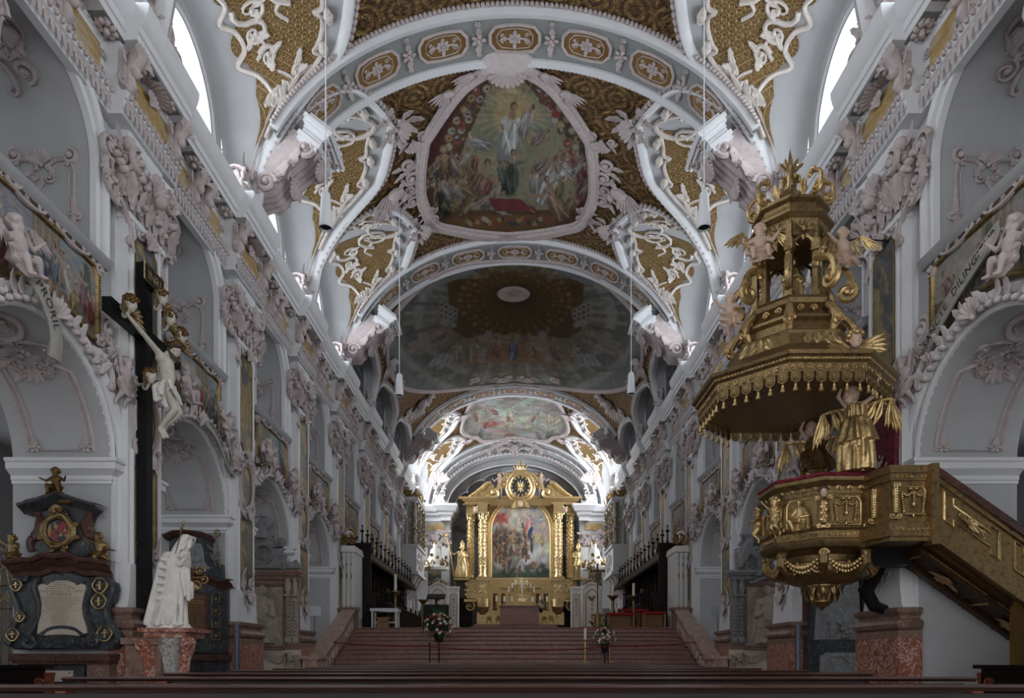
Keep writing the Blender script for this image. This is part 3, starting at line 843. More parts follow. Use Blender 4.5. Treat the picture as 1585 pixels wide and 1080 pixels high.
def d_intrados():        # panel frames and stucco of the arch soffits and jambs
    b=M();r=LOW_R-.004
    def S(u,t,z): # t = length along half arch soffit from springing; u across the wall thickness
        return None
    def soff(sx):
        def f(x,y,z):       # x: across thickness 0..TH (towards the aisle), y: angle in degrees above the springing or metres below, z: out
            if y >= 0:
                a=math.radians(y);rr=r-z;return (sx*rr*cos(a),LOW_S+rr*sin(a),-x)
            return (sx*(r-z),LOW_S+y,-x)
        return f
    for sx in (-1,1):
        b.fn=soff(sx)
        for ins,th in ((.24,.035),(.33,.02)):
            pts=[(ins,4+ins*10)]+[(ins,10+i*6) for i in range(8)]+[(TH/2-.2,60),(TH/2,64),(TH/2+.2,60)]+[(TH-ins,58-6*i) for i in range(9)]+[(TH-ins,4+ins*10),(ins,4+ins*10)]
            b.tube([(x,y,.0) for x,y in pts],th,5)
        b.fn=None
        f2=soff(sx)
        for cx_ in (.36,TH-.36):
            v=M();o_flower(v,0,0,.11,0);o_leaf(v,0,0,PI/2,.18,.09);b.fn=lambda x,y,z:f2(cx_+x,9+y*35,z);b.join(v)
        v=M()
        o_rocaille(v,1.0,.9,3,.8);b.fn=lambda x,y,z:f2(TH/2+x*.8,60+y*30,z);b.join(v)
    b.fn=None
    # crown medallion
    ring=M();ring.tube([(.42*cos(a*PI/14),.34*sin(a*PI/14),0) for a in range(29)],.04,6);ring.tube([(.33*cos(a*PI/14),.26*sin(a*PI/14),0) for a in range(29)],.02,5)
    o_flower(ring,0,0,.22,0,8);o_leaf(ring,0,0,.5,.25,.12);o_leaf(ring,0,0,3.5,.25,.12)
    b.fn=lambda x,y,z:(x,LOW_S+sqrt(max(0,(r-z)**2-x*x)),-TH/2+y);b.join(ring)
    b.fn=None
    # gallery jambs: framed field with shell cresting on both jambs
    for sx in (-1,1):
        v=M()
        for q in (.28,.36):
            v.tube([(q,7.15,0),(q,8.25,0),(q+.05,8.45,0)],.028 if q < .3 else .015,5);v.tube([(TH-q,7.15,0),(TH-q,8.25,0),(TH-q-.05,8.45,0)],.028 if q < .3 else .015,5)
        for q in (-1,1):
            o_scroll(v,TH/2+q*.40,8.50,.12,PI/2,1.4,-q,.04);o_c(v,TH/2+q*.08,8.36,TH/2+q*.36,8.44,q*.05,.03)
            o_scroll(v,TH/2+q*.12,8.18,.07,0,1.2,q,.025);o_leaf(v,TH/2+q*.12,8.34,-PI/2+q*.5,.2,.09)
            o_flower(v,TH/2+q*.47,7.65,.10);o_leaf(v,TH/2+q*.47,7.65,PI/2,.22,.09);o_leaf(v,TH/2+q*.47,7.65,-PI/2,.22,.09);o_scroll(v,TH/2+q*.52,7.65,.08,0,1.2,q,.025)
        o_shell(v,TH/2,8.36,PI/2,.2,7,.01);o_leaf(v,TH/2,8.2,-PI/2,.24,.1)
        b.join(v,mat=frame((sx*(UP_R-.012),0,0),(0,0,-1),(0,1,0),(-sx,0,0)))
    # gallery arch soffit: scroll work and medallion
    v=M();v.tube([(.40*cos(a*PI/12)*(1+.15*cos(a*PI/3)),.40*sin(a*PI/12),0) for a in range(25)],.04,6);o_rocaille(v,.9,.7,6,.8)
    for q in (-1,1):o_scroll(v,q*.62,.1,.16,0,1.4,q,.04);o_c(v,q*.35,-.35,q*.85,-.1,q*.1,.035)
    rr=UP_R-.01
    b.fn=lambda x,y,z:((rr-z)*sin(x*.9/rr),UP_S+(rr-z)*cos(x*.9/rr),-TH/2+y);b.join(v);b.fn=None
    return b.data('soffit_stucco',MT['stucco_mauve'],60)
def d_crown():           # stucco over the crown of the lower arch, under the painting
    b=M();R=random.Random(12)
    def P(a,rr):return (rr*sin(math.radians(a)),LOW_S+rr*cos(math.radians(a)))
    for a in range(-44,45,6):
        x,y=P(a+R.uniform(-2,2),1.60);o_leaf(b,x,y,PI/2-math.radians(a)+R.uniform(-.9,.9),R.uniform(.2,.3),.13,.1,.3)
        if a % 12 == 0:x,y=P(a,1.68);o_scroll(b,x,y,.11,R.uniform(0,6),1.3,1 if a > 0 else -1,.04,.1)
        x,y=P(a,1.56);b.ell((x,y,.13),(.07,.05,.06),6,4)
    o_shell(b,0,5.62,PI/2,.24,7,.14)
    for sx in (-1,1):
        x,y=P(sx*34,1.72);o_c(b,x,y,x+sx*.35,y-.30,sx*.12,.05,.1);o_flower(b,x+sx*.1,y+.02,.09,.12)
        # volute beside the painting
        o_scroll(b,sx*1.30,6.05,.22,PI/2,1.8,sx,.05,.03);o_c(b,sx*1.22,5.55,sx*1.36,5.95,-sx*.08,.04,.04)
    return b.data('arch_crown_stucco',MT['stucco_pale'],60)
def d_rail():
    b=M();b.extr([(6.93,.0),(6.93,.10),(6.96,.13),(7.0,.16),(7.06,.17),(7.07,.0)],-1.25,1.25);b.box(-1.25,1.25,6.98,7.07,-.25,.02)
    return b.data('sill_rail',MT['grey_plaster'],30)
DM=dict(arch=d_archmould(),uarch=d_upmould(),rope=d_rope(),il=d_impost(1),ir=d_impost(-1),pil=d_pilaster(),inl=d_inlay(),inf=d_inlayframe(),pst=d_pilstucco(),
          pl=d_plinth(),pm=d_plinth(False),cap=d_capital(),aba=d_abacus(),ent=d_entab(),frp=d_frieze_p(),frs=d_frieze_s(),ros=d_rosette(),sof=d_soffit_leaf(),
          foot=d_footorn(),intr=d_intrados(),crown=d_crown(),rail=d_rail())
WALL={}
for side,nm in ((-1,'wall_left'),(1,'wall_right')):
    w=M()
    for n in BAYS:w.join(bay,mat=FW(side,PN(n)+HB))
    W=struct(w.build(nm,MT['white_plaster'],ang=30));WALL[side]=W
    W['label']='white plastered nave arcade wall on the %s with arches and galleries' % ('left' if side < 0 else 'right')
    for n in BAYS:
        A=FW(side,PN(n)+HB)
        am=put('arch_moulding',DM['arch'],W,A);put('gallery_arch_moulding',DM['uarch'],W,A)
        put('rope_moulding',DM['rope'],W,A)
        s_=put('soffit_stucco',DM['intr'],W,A)
        put('sill_rail',DM['rail'],W,A)
        if n < 3:put('arch_crown_stucco',DM['crown'],W,A)
    for n in range(-2,8):
        A=FW(side,PN(n))
        en=put('entablature',DM['ent'],W,A)
        put('frieze_panel',DM['frp'],en);put('frieze_stucco',DM['frs'],en);put('soffit_shell',DM['sof'],en)
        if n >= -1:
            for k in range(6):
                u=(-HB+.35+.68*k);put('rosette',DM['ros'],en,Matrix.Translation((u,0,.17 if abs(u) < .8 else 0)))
        p=put('pilaster',DM['pil'],W,A)
        put('impost_cornice',DM['il'],p);put('impost_cornice',DM['ir'],p)
        put('capital',DM['cap'],p);put('abacus',DM['aba'],p);put('pilaster_stucco',DM['pst'],p)
        put('inlay_panel',DM['inl'],p);put('gilt_edge',DM['inf'],p)
        if n < 3:put('plinth',DM['pl'],p);put('plinth_moulding',DM['pm'],p)
        if n >= -1:put('vault_foot_stucco',DM['foot'],W,A)

# floor, aisles and galleries ------------------------------------------------
fl=M();fl.box(-11,11,-1.5,52,-.2,0);struct(fl.build('floor',MT['floor_stone'],smooth=False),'dark stone floor of the church')
OW=10.8
for side,nm in ((-1,'wall_aisle_left'),(1,'wall_aisle_right')):
    b=M();x=side*OW
    b.add([(x,-1.5,0),(x,44.5,0),(x,44.5,11),(x,-1.5,11)],[(0,1,2,3)])
    ow=struct(b.build(nm,MT['grey_plaster'],smooth=False),'outer wall of the %s aisle' % ('left' if side < 0 else 'right'))
    g=M();g.box(min(side*7.6,x),max(side*7.6,x),-1.5,44.5,5.62,6.0);g.box(min(side*7.6,x),max(side*7.6,x),-1.5,44.5,9.7,9.9)
    # aisle transverse arches behind each pier
    struct(g.build('gallery_floor',MT['grey_plaster'],smooth=False),'gallery floor over the %s aisle' % ('left' if side < 0 else 'right'))
    wn=M()
    for n in BAYS:
        c=PN(n)+HB
        q=M();q.box(x-side*.03-.02,x-side*.03+.02,c-.7,c+.7,6.9,9.1);q.box(x-side*.03-.02,x-side*.03+.02,c-.6,c+.6,2.2,4.6)
        struct(q.build('window_%d' % (n+5+(0 if side < 0 else 20)),MT['daylit_glass_dim'],smooth=False),'daylit aisle and gallery window')

b=M();b.box(-6.3,6.3,-1.5,-1.2,7.4,15.8);struct(b.build('wall_west_light_block',MT['white_plaster'],smooth=False),'unseen upper west wall behind the viewer, added to keep light off the vault')  # added out of view so that light enters only low down, sparing the vault
# gallery paintings ------------------------------------------------------------
PW,PB,PT=1.02,5.80,6.86
def painting_outline():
    bot=[(-PW,PB),(-PW*.86,PB-.02),(-PW*.62,PB+.05)]+[(x,LOW_S+sqrt(1.83**2-x*x)) for x in (-.5,-.25,0,.25,.5)]+[(PW*.62,PB+.05),(PW*.86,PB-.02),(PW,PB)]
    bot=[(x,max(y,PB-.02) if abs(x) < .6 else y) for x,y in bot]
    top=[(PW,PT-.06),(PW*.85,PT),(PW*.4,PT-.03),(0,PT-.05),(-PW*.4,PT-.03),(-PW*.85,PT),(-PW,PT-.06)]
    return bot,top
def make_painting(seed,side):
    nx,ny=110,60;R=random.Random(seed)
    U=np.linspace(-PW,PW,nx);X=np.zeros((ny,nx));Y=np.zeros((ny,nx))
    for j,u in enumerate(U):
        yb=max(PB,LOW_S+sqrt(1.80**2-u*u)) if abs(u) < .75 else PB
        Y[:,j]=np.linspace(yb,PT,ny);X[:,j]=u
    sky=R.choice([(.20,.26,.32),(.30,.28,.24),(.24,.27,.27)]);P=Paint(X,Y,sky)
    P.clouds((.38,.34,.28),seed,24,(-PW,6.3,PW,PT),.22,.55)
    P.poly([(-PW,5.6),(PW,5.6),(PW,6.05+R.uniform(-.1,.2)),(0,6.1),(-PW,6.2+R.uniform(-.1,.2))],(.20,.14,.08))
    bx=R.uniform(-.9,.1);P.poly([(bx,5.9),(bx+.55,5.9),(bx+.55,PT),(bx,PT)],(.24,.19,.13)); 
    for k in range(4):P.seg(bx+.08+.13*k,6.0,bx+.08+.13*k,PT,.025,(.34,.29,.21),.8)
    if R.random() < .6:x=R.uniform(-.4,.8);P.poly([(x,6.0),(x+.3,6.0),(x+.2,6.75),(x+.08,6.8)],(.11,.14,.09))
    cols=[(.30,.05,.04),(.06,.10,.20),(.32,.20,.06),(.12,.17,.10),(.40,.36,.30),(.24,.10,.14),(.10,.16,.22),(.34,.24,.18)]
    n=15
    for i in range(n):
        x=-.92+1.84*i/(n-1)+R.uniform(-.07,.07);base=5.84+R.uniform(0,.32);h=R.uniform(.42,.66)
        P.figure(x,base,h,R.choice(cols),lean=R.uniform(-.5,.5),seed=seed*31+i)
    b=M();b.grid([[(X[i,j],Y[i,j],.055) for j in range(nx)] for i in range(ny)])
    c=P.c.reshape(-1,3);g=c.mean(axis=1,keepdims=True)
    return b.data('canvas',MT['fresco_paint'],cols=(c*.68+g*.32)*.85)
def d_pframe():
    b=M();path=[(-PW,PB)]+[(-PW+.0,PB+.3),(-PW,PT-.14),(-PW+.1,PT-.02),(-PW*.55,PT+.0),(0,PT-.02),(PW*.55,PT+.0),(PW-.1,PT-.02),(PW,PT-.14),(PW,PB+.3),(PW,PB),(PW*.78,PB-.03),(.62,5.86)]+[(x,LOW_S+sqrt(1.83**2-x*x)) for x in (.4,.2,0,-.2,-.4)]+[(-.62,5.86),(-PW*.78,PB-.03)]
    b.sweep(path,[(.05,.0),(.05,.06),(.02,.10),(-.02,.10),(-.035,.07),(-.04,.04)],closed=True)
    for i in range(22):
        for sx in (-1,1):b.ell((sx*(PW+.01),PB+.08+.04*i,.10),(.022,.018,.018),5,4)
    return b.data('gilt_frame',MT['gold_old'],40)
def d_pstucco():
    b=M();R=random.Random(3)
    for k in range(9):
        x=-PW+.12+k*(2*PW-.24)/8;(o_leaf if k % 2 else o_flower)(b,x,PT+.02,*((R.uniform(0,3),.2,.09,.07) if k % 2 else (.055,.08)))
    for sx in (-1,1):o_scroll(b,sx*(PW+.02),PT-.04,.10,0,1.4,sx,.035,.07);o_scroll(b,sx*(PW+.03),PB+.02,.09,0,1.4,-sx,.035,.07);o_c(b,sx*.15,PT+.03,sx*.75,PT+.03,-sx*.06,.03,.07)
    return b.data('frame_stucco',MT['stucco_mauve'],60)
PF,PS=d_pframe(),d_pstucco()
DESC={(-1,-1):'nearest painted gallery panel on the left, high above the big dark epitaph',
 (-1,0):'painted gallery panel on the left wall just behind the crucifix',(-1,1):'third painted gallery panel from the left edge, above the left bishop tomb',
 (-1,2):'fourth painted gallery panel on the left, over the plain arch with the blank sign',(-1,3):'gallery painting above the left white and gold sedilia',
 (-1,4):'gallery painting over the front of the left choir stalls',(-1,5):'small gallery painting over the middle of the left choir stalls',(-1,6):'farthest gallery painting on the left near the left glazed oratory',
 (1,-1):'nearest painted gallery panel on the right, above the pulpit stair, with a lettered scroll below',(1,0):'painted gallery panel on the right wall seen behind the pulpit canopy',
 (1,1):'gallery painting on the right above the arch with the lion tomb',(1,2):'gallery painting on the right over the plain arch with the blank sign',
 (1,3):'gallery painting above the right white and gold sedilia',(1,4):'gallery painting over the front of the right choir stalls',(1,5):'small gallery painting over the middle of the right choir stalls',(1,6):'farthest gallery painting on the right near the right glazed oratory'}
for side in (-1,1):
    for n in range(-1,7):
        t=thing('gallery_painting',DESC[(side,n)],'painting',mw=FW(side,PN(n)+HB),group='painted gallery panels')
        put('canvas',make_painting(100+n*7+side*3,side),t);put('gilt_frame',PF,t);put('frame_stucco',PS,t)
# ------------------------------------------------------------------ vault
VA,VB,VZ=5.8,4.42,10.84          # half span, rise, springing height
def vpt(al,Y,off=0.0,side=1):       # al: degrees above the springing on one side (0..90); side -1 left, +1 right
    a=math.radians(al);x,z=VA*cos(a),VB*sin(a);nx,nz=cos(a)/VA,sin(a)/VB;l=sqrt(nx*nx+nz*nz)
    return (side*(x-off*nx/l),Y,VZ+z-off*nz/l)
def vang(th,Y,off=0.0):              # th: -90 (left springing) .. 0 crown .. 90 (right springing)
    return vpt(90-abs(th),Y,off,-1 if th < 0 else 1)
def px2v(px,py):                      # where the line of sight meets the vault: (th, Y)
    dx,dy=(px-797)/F,(1018-py)/F;lo,hi=1.0,120.0
    h0=VZ-E
    for _ in range(50):
        m=(lo+hi)/2;v=(dx*m/VA)**2+(max(0,dy*m-h0)/VB)**2
        if v < 1:lo=m
        else:hi=m
    a=math.degrees(math.atan2((dy*m-h0)/VB,dx*m/VA));return (90-a,m)
ALC=58.0
def groin(tau,amp=ALC):return amp*(max(0,1-abs(tau)**9))**.24*(1-.16*abs(tau)**1.15)
CH=HB-.03
WX=6.38                              # clerestory window wall
def cellpt(tau,s,side,c,off=0.0):  # s = 0 on the groin, 1 on the window wall
    g=vpt(groin(tau),c+CH*tau,0,side)
    wz=10.9+2.85*(max(0,1-abs(tau)**2.6))**.42;w=(side*WX,c+CH*tau*.93,wz)
    k=s;bul=.35*sin(PI*s)*(1-abs(tau)**3)
    x=g[0]+(w[0]-g[0])*k;y=g[1]+(w[1]-g[1])*k;z=g[2]+(w[2]-g[2])*k+bul
    if off:
        # offset towards the middle of the bay and downwards
        l=sqrt(1+tau*tau*4);y -= off*tau*2/l;z -= off/l
    return (x,y,z)
TAUS=[-1+2*i/56 for i in range(57)]
TAUS=sorted(set([sin(PI/2*t) for t in TAUS]))
def cell_mesh():
    pass
# main vault: per bay grid from groin to groin over the crown
ceil=M();cells={}
def arcu(th):                          # arc length along the vault from the crown, metres (approx.)
    return 5.1*math.radians(th)*1.0
DARK=(3,6)
for n in range(-3,8):
    c=PN(n)+HB;opened=not (DARK[0] <= n < DARK[1])
    amp=ALC if opened else 24
    rows=[];uv=[]
    for t in TAUS:
        a0=groin(t,amp);Y=c+HB*t if abs(t) > .999 else c+CH*t
        row=[]
        for k in range(33):
            th=-(90-a0)+2*(90-a0)*k/32;row.append(vang(th,Y));uv.append((arcu(th)*.55,Y*.55))
        rows.append(row)
    ceil.grid(rows,uv=uv)
C_=struct(ceil.build('ceiling',MT['gilt_damask'],ang=60),'barrel vault with gilt brocade stucco, painted panels and lunettes')
def d_cell(side,amp=ALC):
    b=M()
    for t0,t1 in ((0,1),):
        rows=[];uv=[]
        for t in TAUS:
            rows.append([cellpt(t,k/12,side,0) for k in range(13)]); 
        b.grid(rows)
    return b
def cellgrid(side,tf,sf0,sf1,nt=40,ns=14,off=.02,t0=-.93,t1=.93):
    b=M();rows=[];uv=[]
    for i in range(nt+1):
        t=t0+(t1-t0)*i/nt;r=[]
        for k in range(ns+1):
            s=sf0(t)+(sf1(t)-sf0(t))*k/ns;p=cellpt(t,s,side,0,off);r.append(p);uv.append((groin(t)*.045*(1 if t > 0 else -1)+ (0 if t > 0 else 0),s*3.2))
        rows.append(r)
    b.grid(rows,uv=uv);return b
def d_gilt(side):
    b=M()
    for sg in (-1,1):
        rows=[];uv=[]
        for i in range(33):
            q=i/32;t=sg*(.10+.885*q);r=[]
            # wavy field between the white groin band and the window splay
            s0=.19+.015*sin(q*16);s1=.80-.16*q**3+.05*sin(q*13+1)
            if q > .85:s0 += (q-.85)*1.6;s1 -= (q-.85)*1.2
            for k in range(13):
                s=s0+(s1-s0)*k/12;r.append(cellpt(t,s,side,0,.03)); 
                L=2.6*q+1.2*q*q;uv.append((L*1.25,s*3.4))
            rows.append(r)
        b.grid(rows,uv=uv)
    return b.data('gilt_field',MT['gilt_diaper'],60)
def cellmap(side,sg):                 # x: 0 crown .. 1 foot along the groin; y: 0 groin .. 1 window
    return lambda x,y,z:cellpt(sg*(.05+.93*x),max(-.02,min(1.02,y)),side,0,.04+z)
def d_cellstucco(side):
    b=M();R=random.Random(21)
    for sg in (-1,1):
        f=cellmap(side,sg)
        def tube(pts,r):b.fn=None;b.tube([f(*p) for p in smoothpath(pts,5)],r,6)
        def T(pts,r):tube([(x,y,0) for x,y in pts],r)
        T([(.02,.19),(.10,.18),(.3,.19),(.42,.19),(.46,.24),(.50,.19),(.6,.18),(.72,.20),(.76,.22),(.80,.15),(.88,.2),(.93,.3)],.05)
        T([(.02,.84),(.2,.80),(.33,.86),(.45,.78),(.6,.74),(.68,.80),(.78,.66),(.9,.5),(.95,.36)],.055)
        def scr(cx,cy,R_,a0,tn,d,th=.06):
            pts=[]
            for i in range(18):
                q=i/17;r=R_*(1-.85*q);a=a0+d*2*PI*tn*q;pts.append(f(cx+r*cos(a)*.28,cy+r*sin(a)*.26,th*.5*q))
            b.fn=None;b.tube(pts,[th*(1-.72*i/17) for i in range(18)],6);b.ell(pts[-1],th*.9,6,4)
        for (cx,cy,r_,a0,tn,d) in ((.16,.40,.70,0,1.6,1),(.32,.66,.48,2,1.4,-1),(.52,.66,.36,3,1.3,1),(.70,.58,.26,2,1.3,1),(.84,.34,.22,1,1.3,-1),(.90,.46,.20,4,1.3,1),(.96,.34,.16,0,1.2,1)):
            scr(cx,cy,r_,a0,tn,d)
            for q in range(2):
                a=a0+2.2+q*1.5;v=M();o_leaf(v,.0,.0,a,.50-.05*q,.22,0,.1)
                b.fn=(lambda cx,cy:(lambda x,y,z:f(cx+x*.26,cy+y*.26,z)))(cx,cy);b.join(v);b.fn=None
        T([(.16,.5),(.26,.42),(.4,.5),(.5,.42)],.04);T([(.5,.7),(.62,.6),(.7,.66)],.04);T([(.84,.2),(.9,.36),(.95,.22)],.035);T([(.8,.5),(.9,.3),(.97,.34)],.035)
        for k in range(16):                # garland on the groin band
            q=.12+.8*k/15
            if k % 5 == 2:
                p=f(q,.14,.05);b.ell(p,.11,6,5);b.ell((p[0],p[1]+.1,p[2]),.08,6,4);b.ell((p[0],p[1]-.1,p[2]),.08,6,4)
    # medallion at the head of the cell
    g=[(cellpt(.12*cos(a*PI/12)*1.6,.30+.16*sin(a*PI/12),side,0,.05)) for a in range(25)]
    b.tube(g,.06,6)
    return b.data('cell_stucco',MT['stucco_cream'],60)
def d_groinbeads(side,amp=ALC):
    b=M(); 
    for sg in (-1,1):
        q=0.0;last=None
        ts=[sin(PI/2*i/220) for i in range(221)]
        for t in ts:
            p=Vector(vpt(groin(sg*t,amp)+1.2,CH*sg*t,.05,side))
            if last is None or (p-last).length > .145:b.ell(p,(.07,.075,.07),6,4);last=p
    return b.data('groin_beads',MT['stucco_mauve'],60)
def d_groinrib(side,amp=ALC):
    b=M();rows=[]
    for t in TAUS:
        a=groin(t,amp);y=CH*t
        p=[vpt(a+.2,y,-.02,side),vpt(a+.5,y,.09,side),vpt(a-.2,y,.12,side),vpt(a-.8,y*.985,.10,side),vpt(a-1.4,y*.97,.02,side),vpt(a-1.2,y*.965,-.14,side)]
        rows.append(p)
    b.grid(rows);return b.data('groin_rib',MT['white_trim'],40)
def d_headstucco(side):              # shell and leaves at the point of the lunette
    b=M();v=M();o_shell(v,0,0,PI/2,.42,9,.05); 
    for sx in (-1,1):o_scroll(v,sx*.34,-.12,.17,0,1.5,sx,.06);o_leaf(v,sx*.1,.25,PI/2-sx*.7,.42,.18);o_leaf(v,sx*.3,0,PI/2-sx*1.5,.4,.17);o_leaf(v,sx*.2,-.2,-PI/2+sx*.5,.35,.15)
    o_leaf(v,0,.35,PI/2,.45,.2);o_flower(v,0,-.18,.14,.1)
    b.fn=lambda x,y,z:vpt(ALC+y*10.5,x,z+.04,side);b.join(v)
    return b.data('lunette_cresting',MT['stucco_mauve'],60)
def winwall(side):
    # clerestory window wall: opening with an arched head, and the daylit glazing set back in it
    b=M();g=M();fr=M();w0=1.30
    def wtop(u):return 11.9+1.5*sqrt(max(0,1-(u/w0)**2))
    us=[-w0+2*w0*i/24 for i in range(25)];X=side*WX;X2=side*(WX+.55)
    def wz(u):
        t=u/(CH*.93);return 10.9+2.85*(max(0,1-min(1,abs(t))**2.6))**.42+.05
    ue=[-CH*.93,-1.7,-1.5]+us+[1.5,1.7,CH*.93]
    for a,c in zip(ue,ue[1:]):
        if abs((a+c)/2) < w0:
            b.add([(X,a,wtop(a)),(X,c,wtop(c)),(X,c,max(wz(c),wtop(c))),(X,a,max(wz(a),wtop(a)))],[(0,1,2,3)])
            g.add([(X2,a*.9,10.5),(X2,c*.9,10.5),(X2,c*.9,wtop(c)+.1),(X2,a*.9,wtop(a)+.1)],[(0,1,2,3)])
        else:b.add([(X,a,10.5),(X,c,10.5),(X,c,wz(c)),(X,a,wz(a))],[(0,1,2,3)])
    o=[(-w0,10.6)]+[(u,wtop(u)) for u in us]+[(w0,10.6)]
    b.grid([[(X,u,z) for u,z in o],[(X2,u*.93,z+.0) for u,z in o]])
    b.grid([[(X-side*.02,u,z) for u,z in o],[(X-side*.06,u*1.03,z+.05) for u,z in o],[(X-side*.02,u*1.07,z+.10) for u,z in o]])
    for k in range(-2,3):fr.box(X2-side*.03-.015,X2-side*.03+.015,k*.42-.015,k*.42+.015,10.6,wtop(k*.42))
    for k in range(6):fr.box(X2-side*.03-.015,X2-side*.03+.015,-1.15,1.15,11.0+k*.42,11.02+k*.42)
    return b.data('window_wall',MT['white_plaster'],30),g.data('glazing',MT['daylit_glass'],smooth=False),g.data('glazing',MT['daylit_glass_choir'],smooth=False),fr.data('glazing_bars',MT['lead_grey'],smooth=False)
wi=1
for side in (-1,1):
    dc=d_cell(side).data('lunette_cell',MT['white_plaster'],60);dg_=d_gilt(side);ds=d_cellstucco(side);db=d_groinbeads(side);dr=d_groinrib(side);dh=d_headstucco(side)
    db2,dr2=d_groinbeads(side,24),d_groinrib(side,24)
    ww,gl,glc,gb=winwall(side)
    for n in range(-3,8):
        c=PN(n)+HB;T=Matrix.Translation((0,c,0))
        if DARK[0] <= n < DARK[1]:
            # blind painted lunettes of the dark bays
            rows=[];uvs=[]
            b=M()
            for t in TAUS:
                g=vpt(groin(t,24),c+CH*t,0,side);wz_=VZ+.05
                rows.append([(g[0]+(side*5.95-g[0])*k/6,g[1],g[2]+(VZ+1.9*(max(0,1-abs(t)**2.6))**.45-g[2])*k/6) for k in range(7)])
            b.grid(rows)
            b.add([(side*5.9,c-CH,VZ-.3),(side*5.9,c+CH,VZ-.3),(side*5.9,c+CH,VZ+2.2),(side*5.9,c-CH,VZ+2.2)],[(0,1,2,3)])
            b.build('blind_lunette',MT['grey_plaster'],C_)
            put('groin_rib',dr2,C_,T);put('groin_beads',db2,C_,T)
            wv=M();rr=M()
            for k in range(-3,4):wv.box(side*5.86-.02,side*5.86+.02,c+k*.3-.02,c+k*.3+.02,10.9,12.1+.5*sqrt(1-(k/4)**2))
            for k in range(4):wv.box(side*5.86-.02,side*5.86+.02,c-.9,c+.9,11.1+.35*k,11.13+.35*k)
            wv.build('painted_window_bars',MT['lead_grey'],C_,smooth=False)
            continue
        put('lunette_cell',dc,C_,T);put('gilt_field',dg_,C_,T);put('cell_stucco',ds,C_,T);put('groin_rib',dr,C_,T)
        put('groin_beads',db,C_,T);put('lunette_cresting',dh,C_,T)
        W_=struct(put('window_%d' % wi,ww,None,T),'clerestory window wall of the %s side' % ('left' if side < 0 else 'right'));wi += 1
        put('glazing',glc if n >= 6 else gl,W_);put('glazing_bars',gb,W_)

# transverse bands -------------------------------------------------------------
def d_band():
    bd=M();ed=M();pn=M();st=M();hw=.62;T0,T1=-66,66
    th=[T0+(T1-T0)*i/80 for i in range(81)]
    bd.grid([[vang(a,y,o) for a in th] for y,o in ((-hw-.02,-.05),(-hw,.07),(hw,.07),(hw+.02,-.05))])
    for y in (-hw,hw):
        s_=1 if y > 0 else -1
        ed.grid([[vang(a,y+dy*s_,o) for a in th] for dy,o in ((-.10,.06),(-.10,.12),(-.04,.13),(0,.16),(.05,.16),(.08,.12),(.12,.0))])
    for a in [T0+2*k*(T1-T0)/250 for k in range(1,125)]:
        for s_ in (-1,1):st.ell(vang(a,s_*(hw+.15),.03),.055,5,4)
    for k in range(-3,4):
        a0=k*16.5;q=6.3
        def f(x,y,z):return vang(a0+x*11.2,y,.075+z)
        oc=[(-.50,-.12),(-.38,-.30),(-.12,-.34),(.12,-.34),(.38,-.30),(.50,-.12),(.50,.12),(.38,.30),(.12,.34),(-.12,.34),(-.38,.30),(-.50,.12)]
        pn.add([f(x*.95,y*.95,.012) for x,y in oc]+[f(0,0,.012)],[(i,(i+1) % 12,12) for i in range(12)])
        st.tube([f(x,y,.02) for x,y in oc+[oc[0]]],.035,6)
        st.tube([f(x*.72,y*.72,.02) for x,y in oc+[oc[0]]],.012,4)
        v=M();o_flower(v,0,0,.15,0,8)
        for sx in (-1,1):o_leaf(v,sx*.14,0,0 if sx > 0 else PI,.18,.09);o_scroll(v,sx*.25,.08,.06,0,1.2,sx,.018);o_scroll(v,sx*.25,-.08,.06,0,1.2,-sx,.018)
        o_leaf(v,0,.1,PI/2,.14,.08);o_leaf(v,0,-.1,-PI/2,.14,.08)
        st.fn=f;st.join(v);st.fn=None
        if k < 3:
            f=lambda x,y,z:vang(a0+8.25+x*11.2,y,.075+z)
            v=M();o_flower(v,0,0,.16,0,5);o_leaf(v,0,.1,PI/2,.26,.12);o_leaf(v,0,-.1,-PI/2,.26,.12);o_flower(v,0,.38,.07);o_flower(v,0,-.38,.07)
            st.fn=f;st.join(v);st.fn=None
    return bd.data('transverse_band',MT['band_grey'],40),ed.data('band_edging',MT['white_trim'],40),pn.data('band_panel',MT['gilt_damask'],60),st.data('band_stucco',MT['stucco_mauve'],60)
B1=d_band()
for yb in (PN(-1)+.2,PN(1)+.3,PN(3)+.2,PN(6)+.1):
    T=Matrix.Translation((0,yb,0));bo=put('transverse_band',B1[0],C_,T)
    for q in B1[1:]:put(q.name.split('.')[0],q,bo)
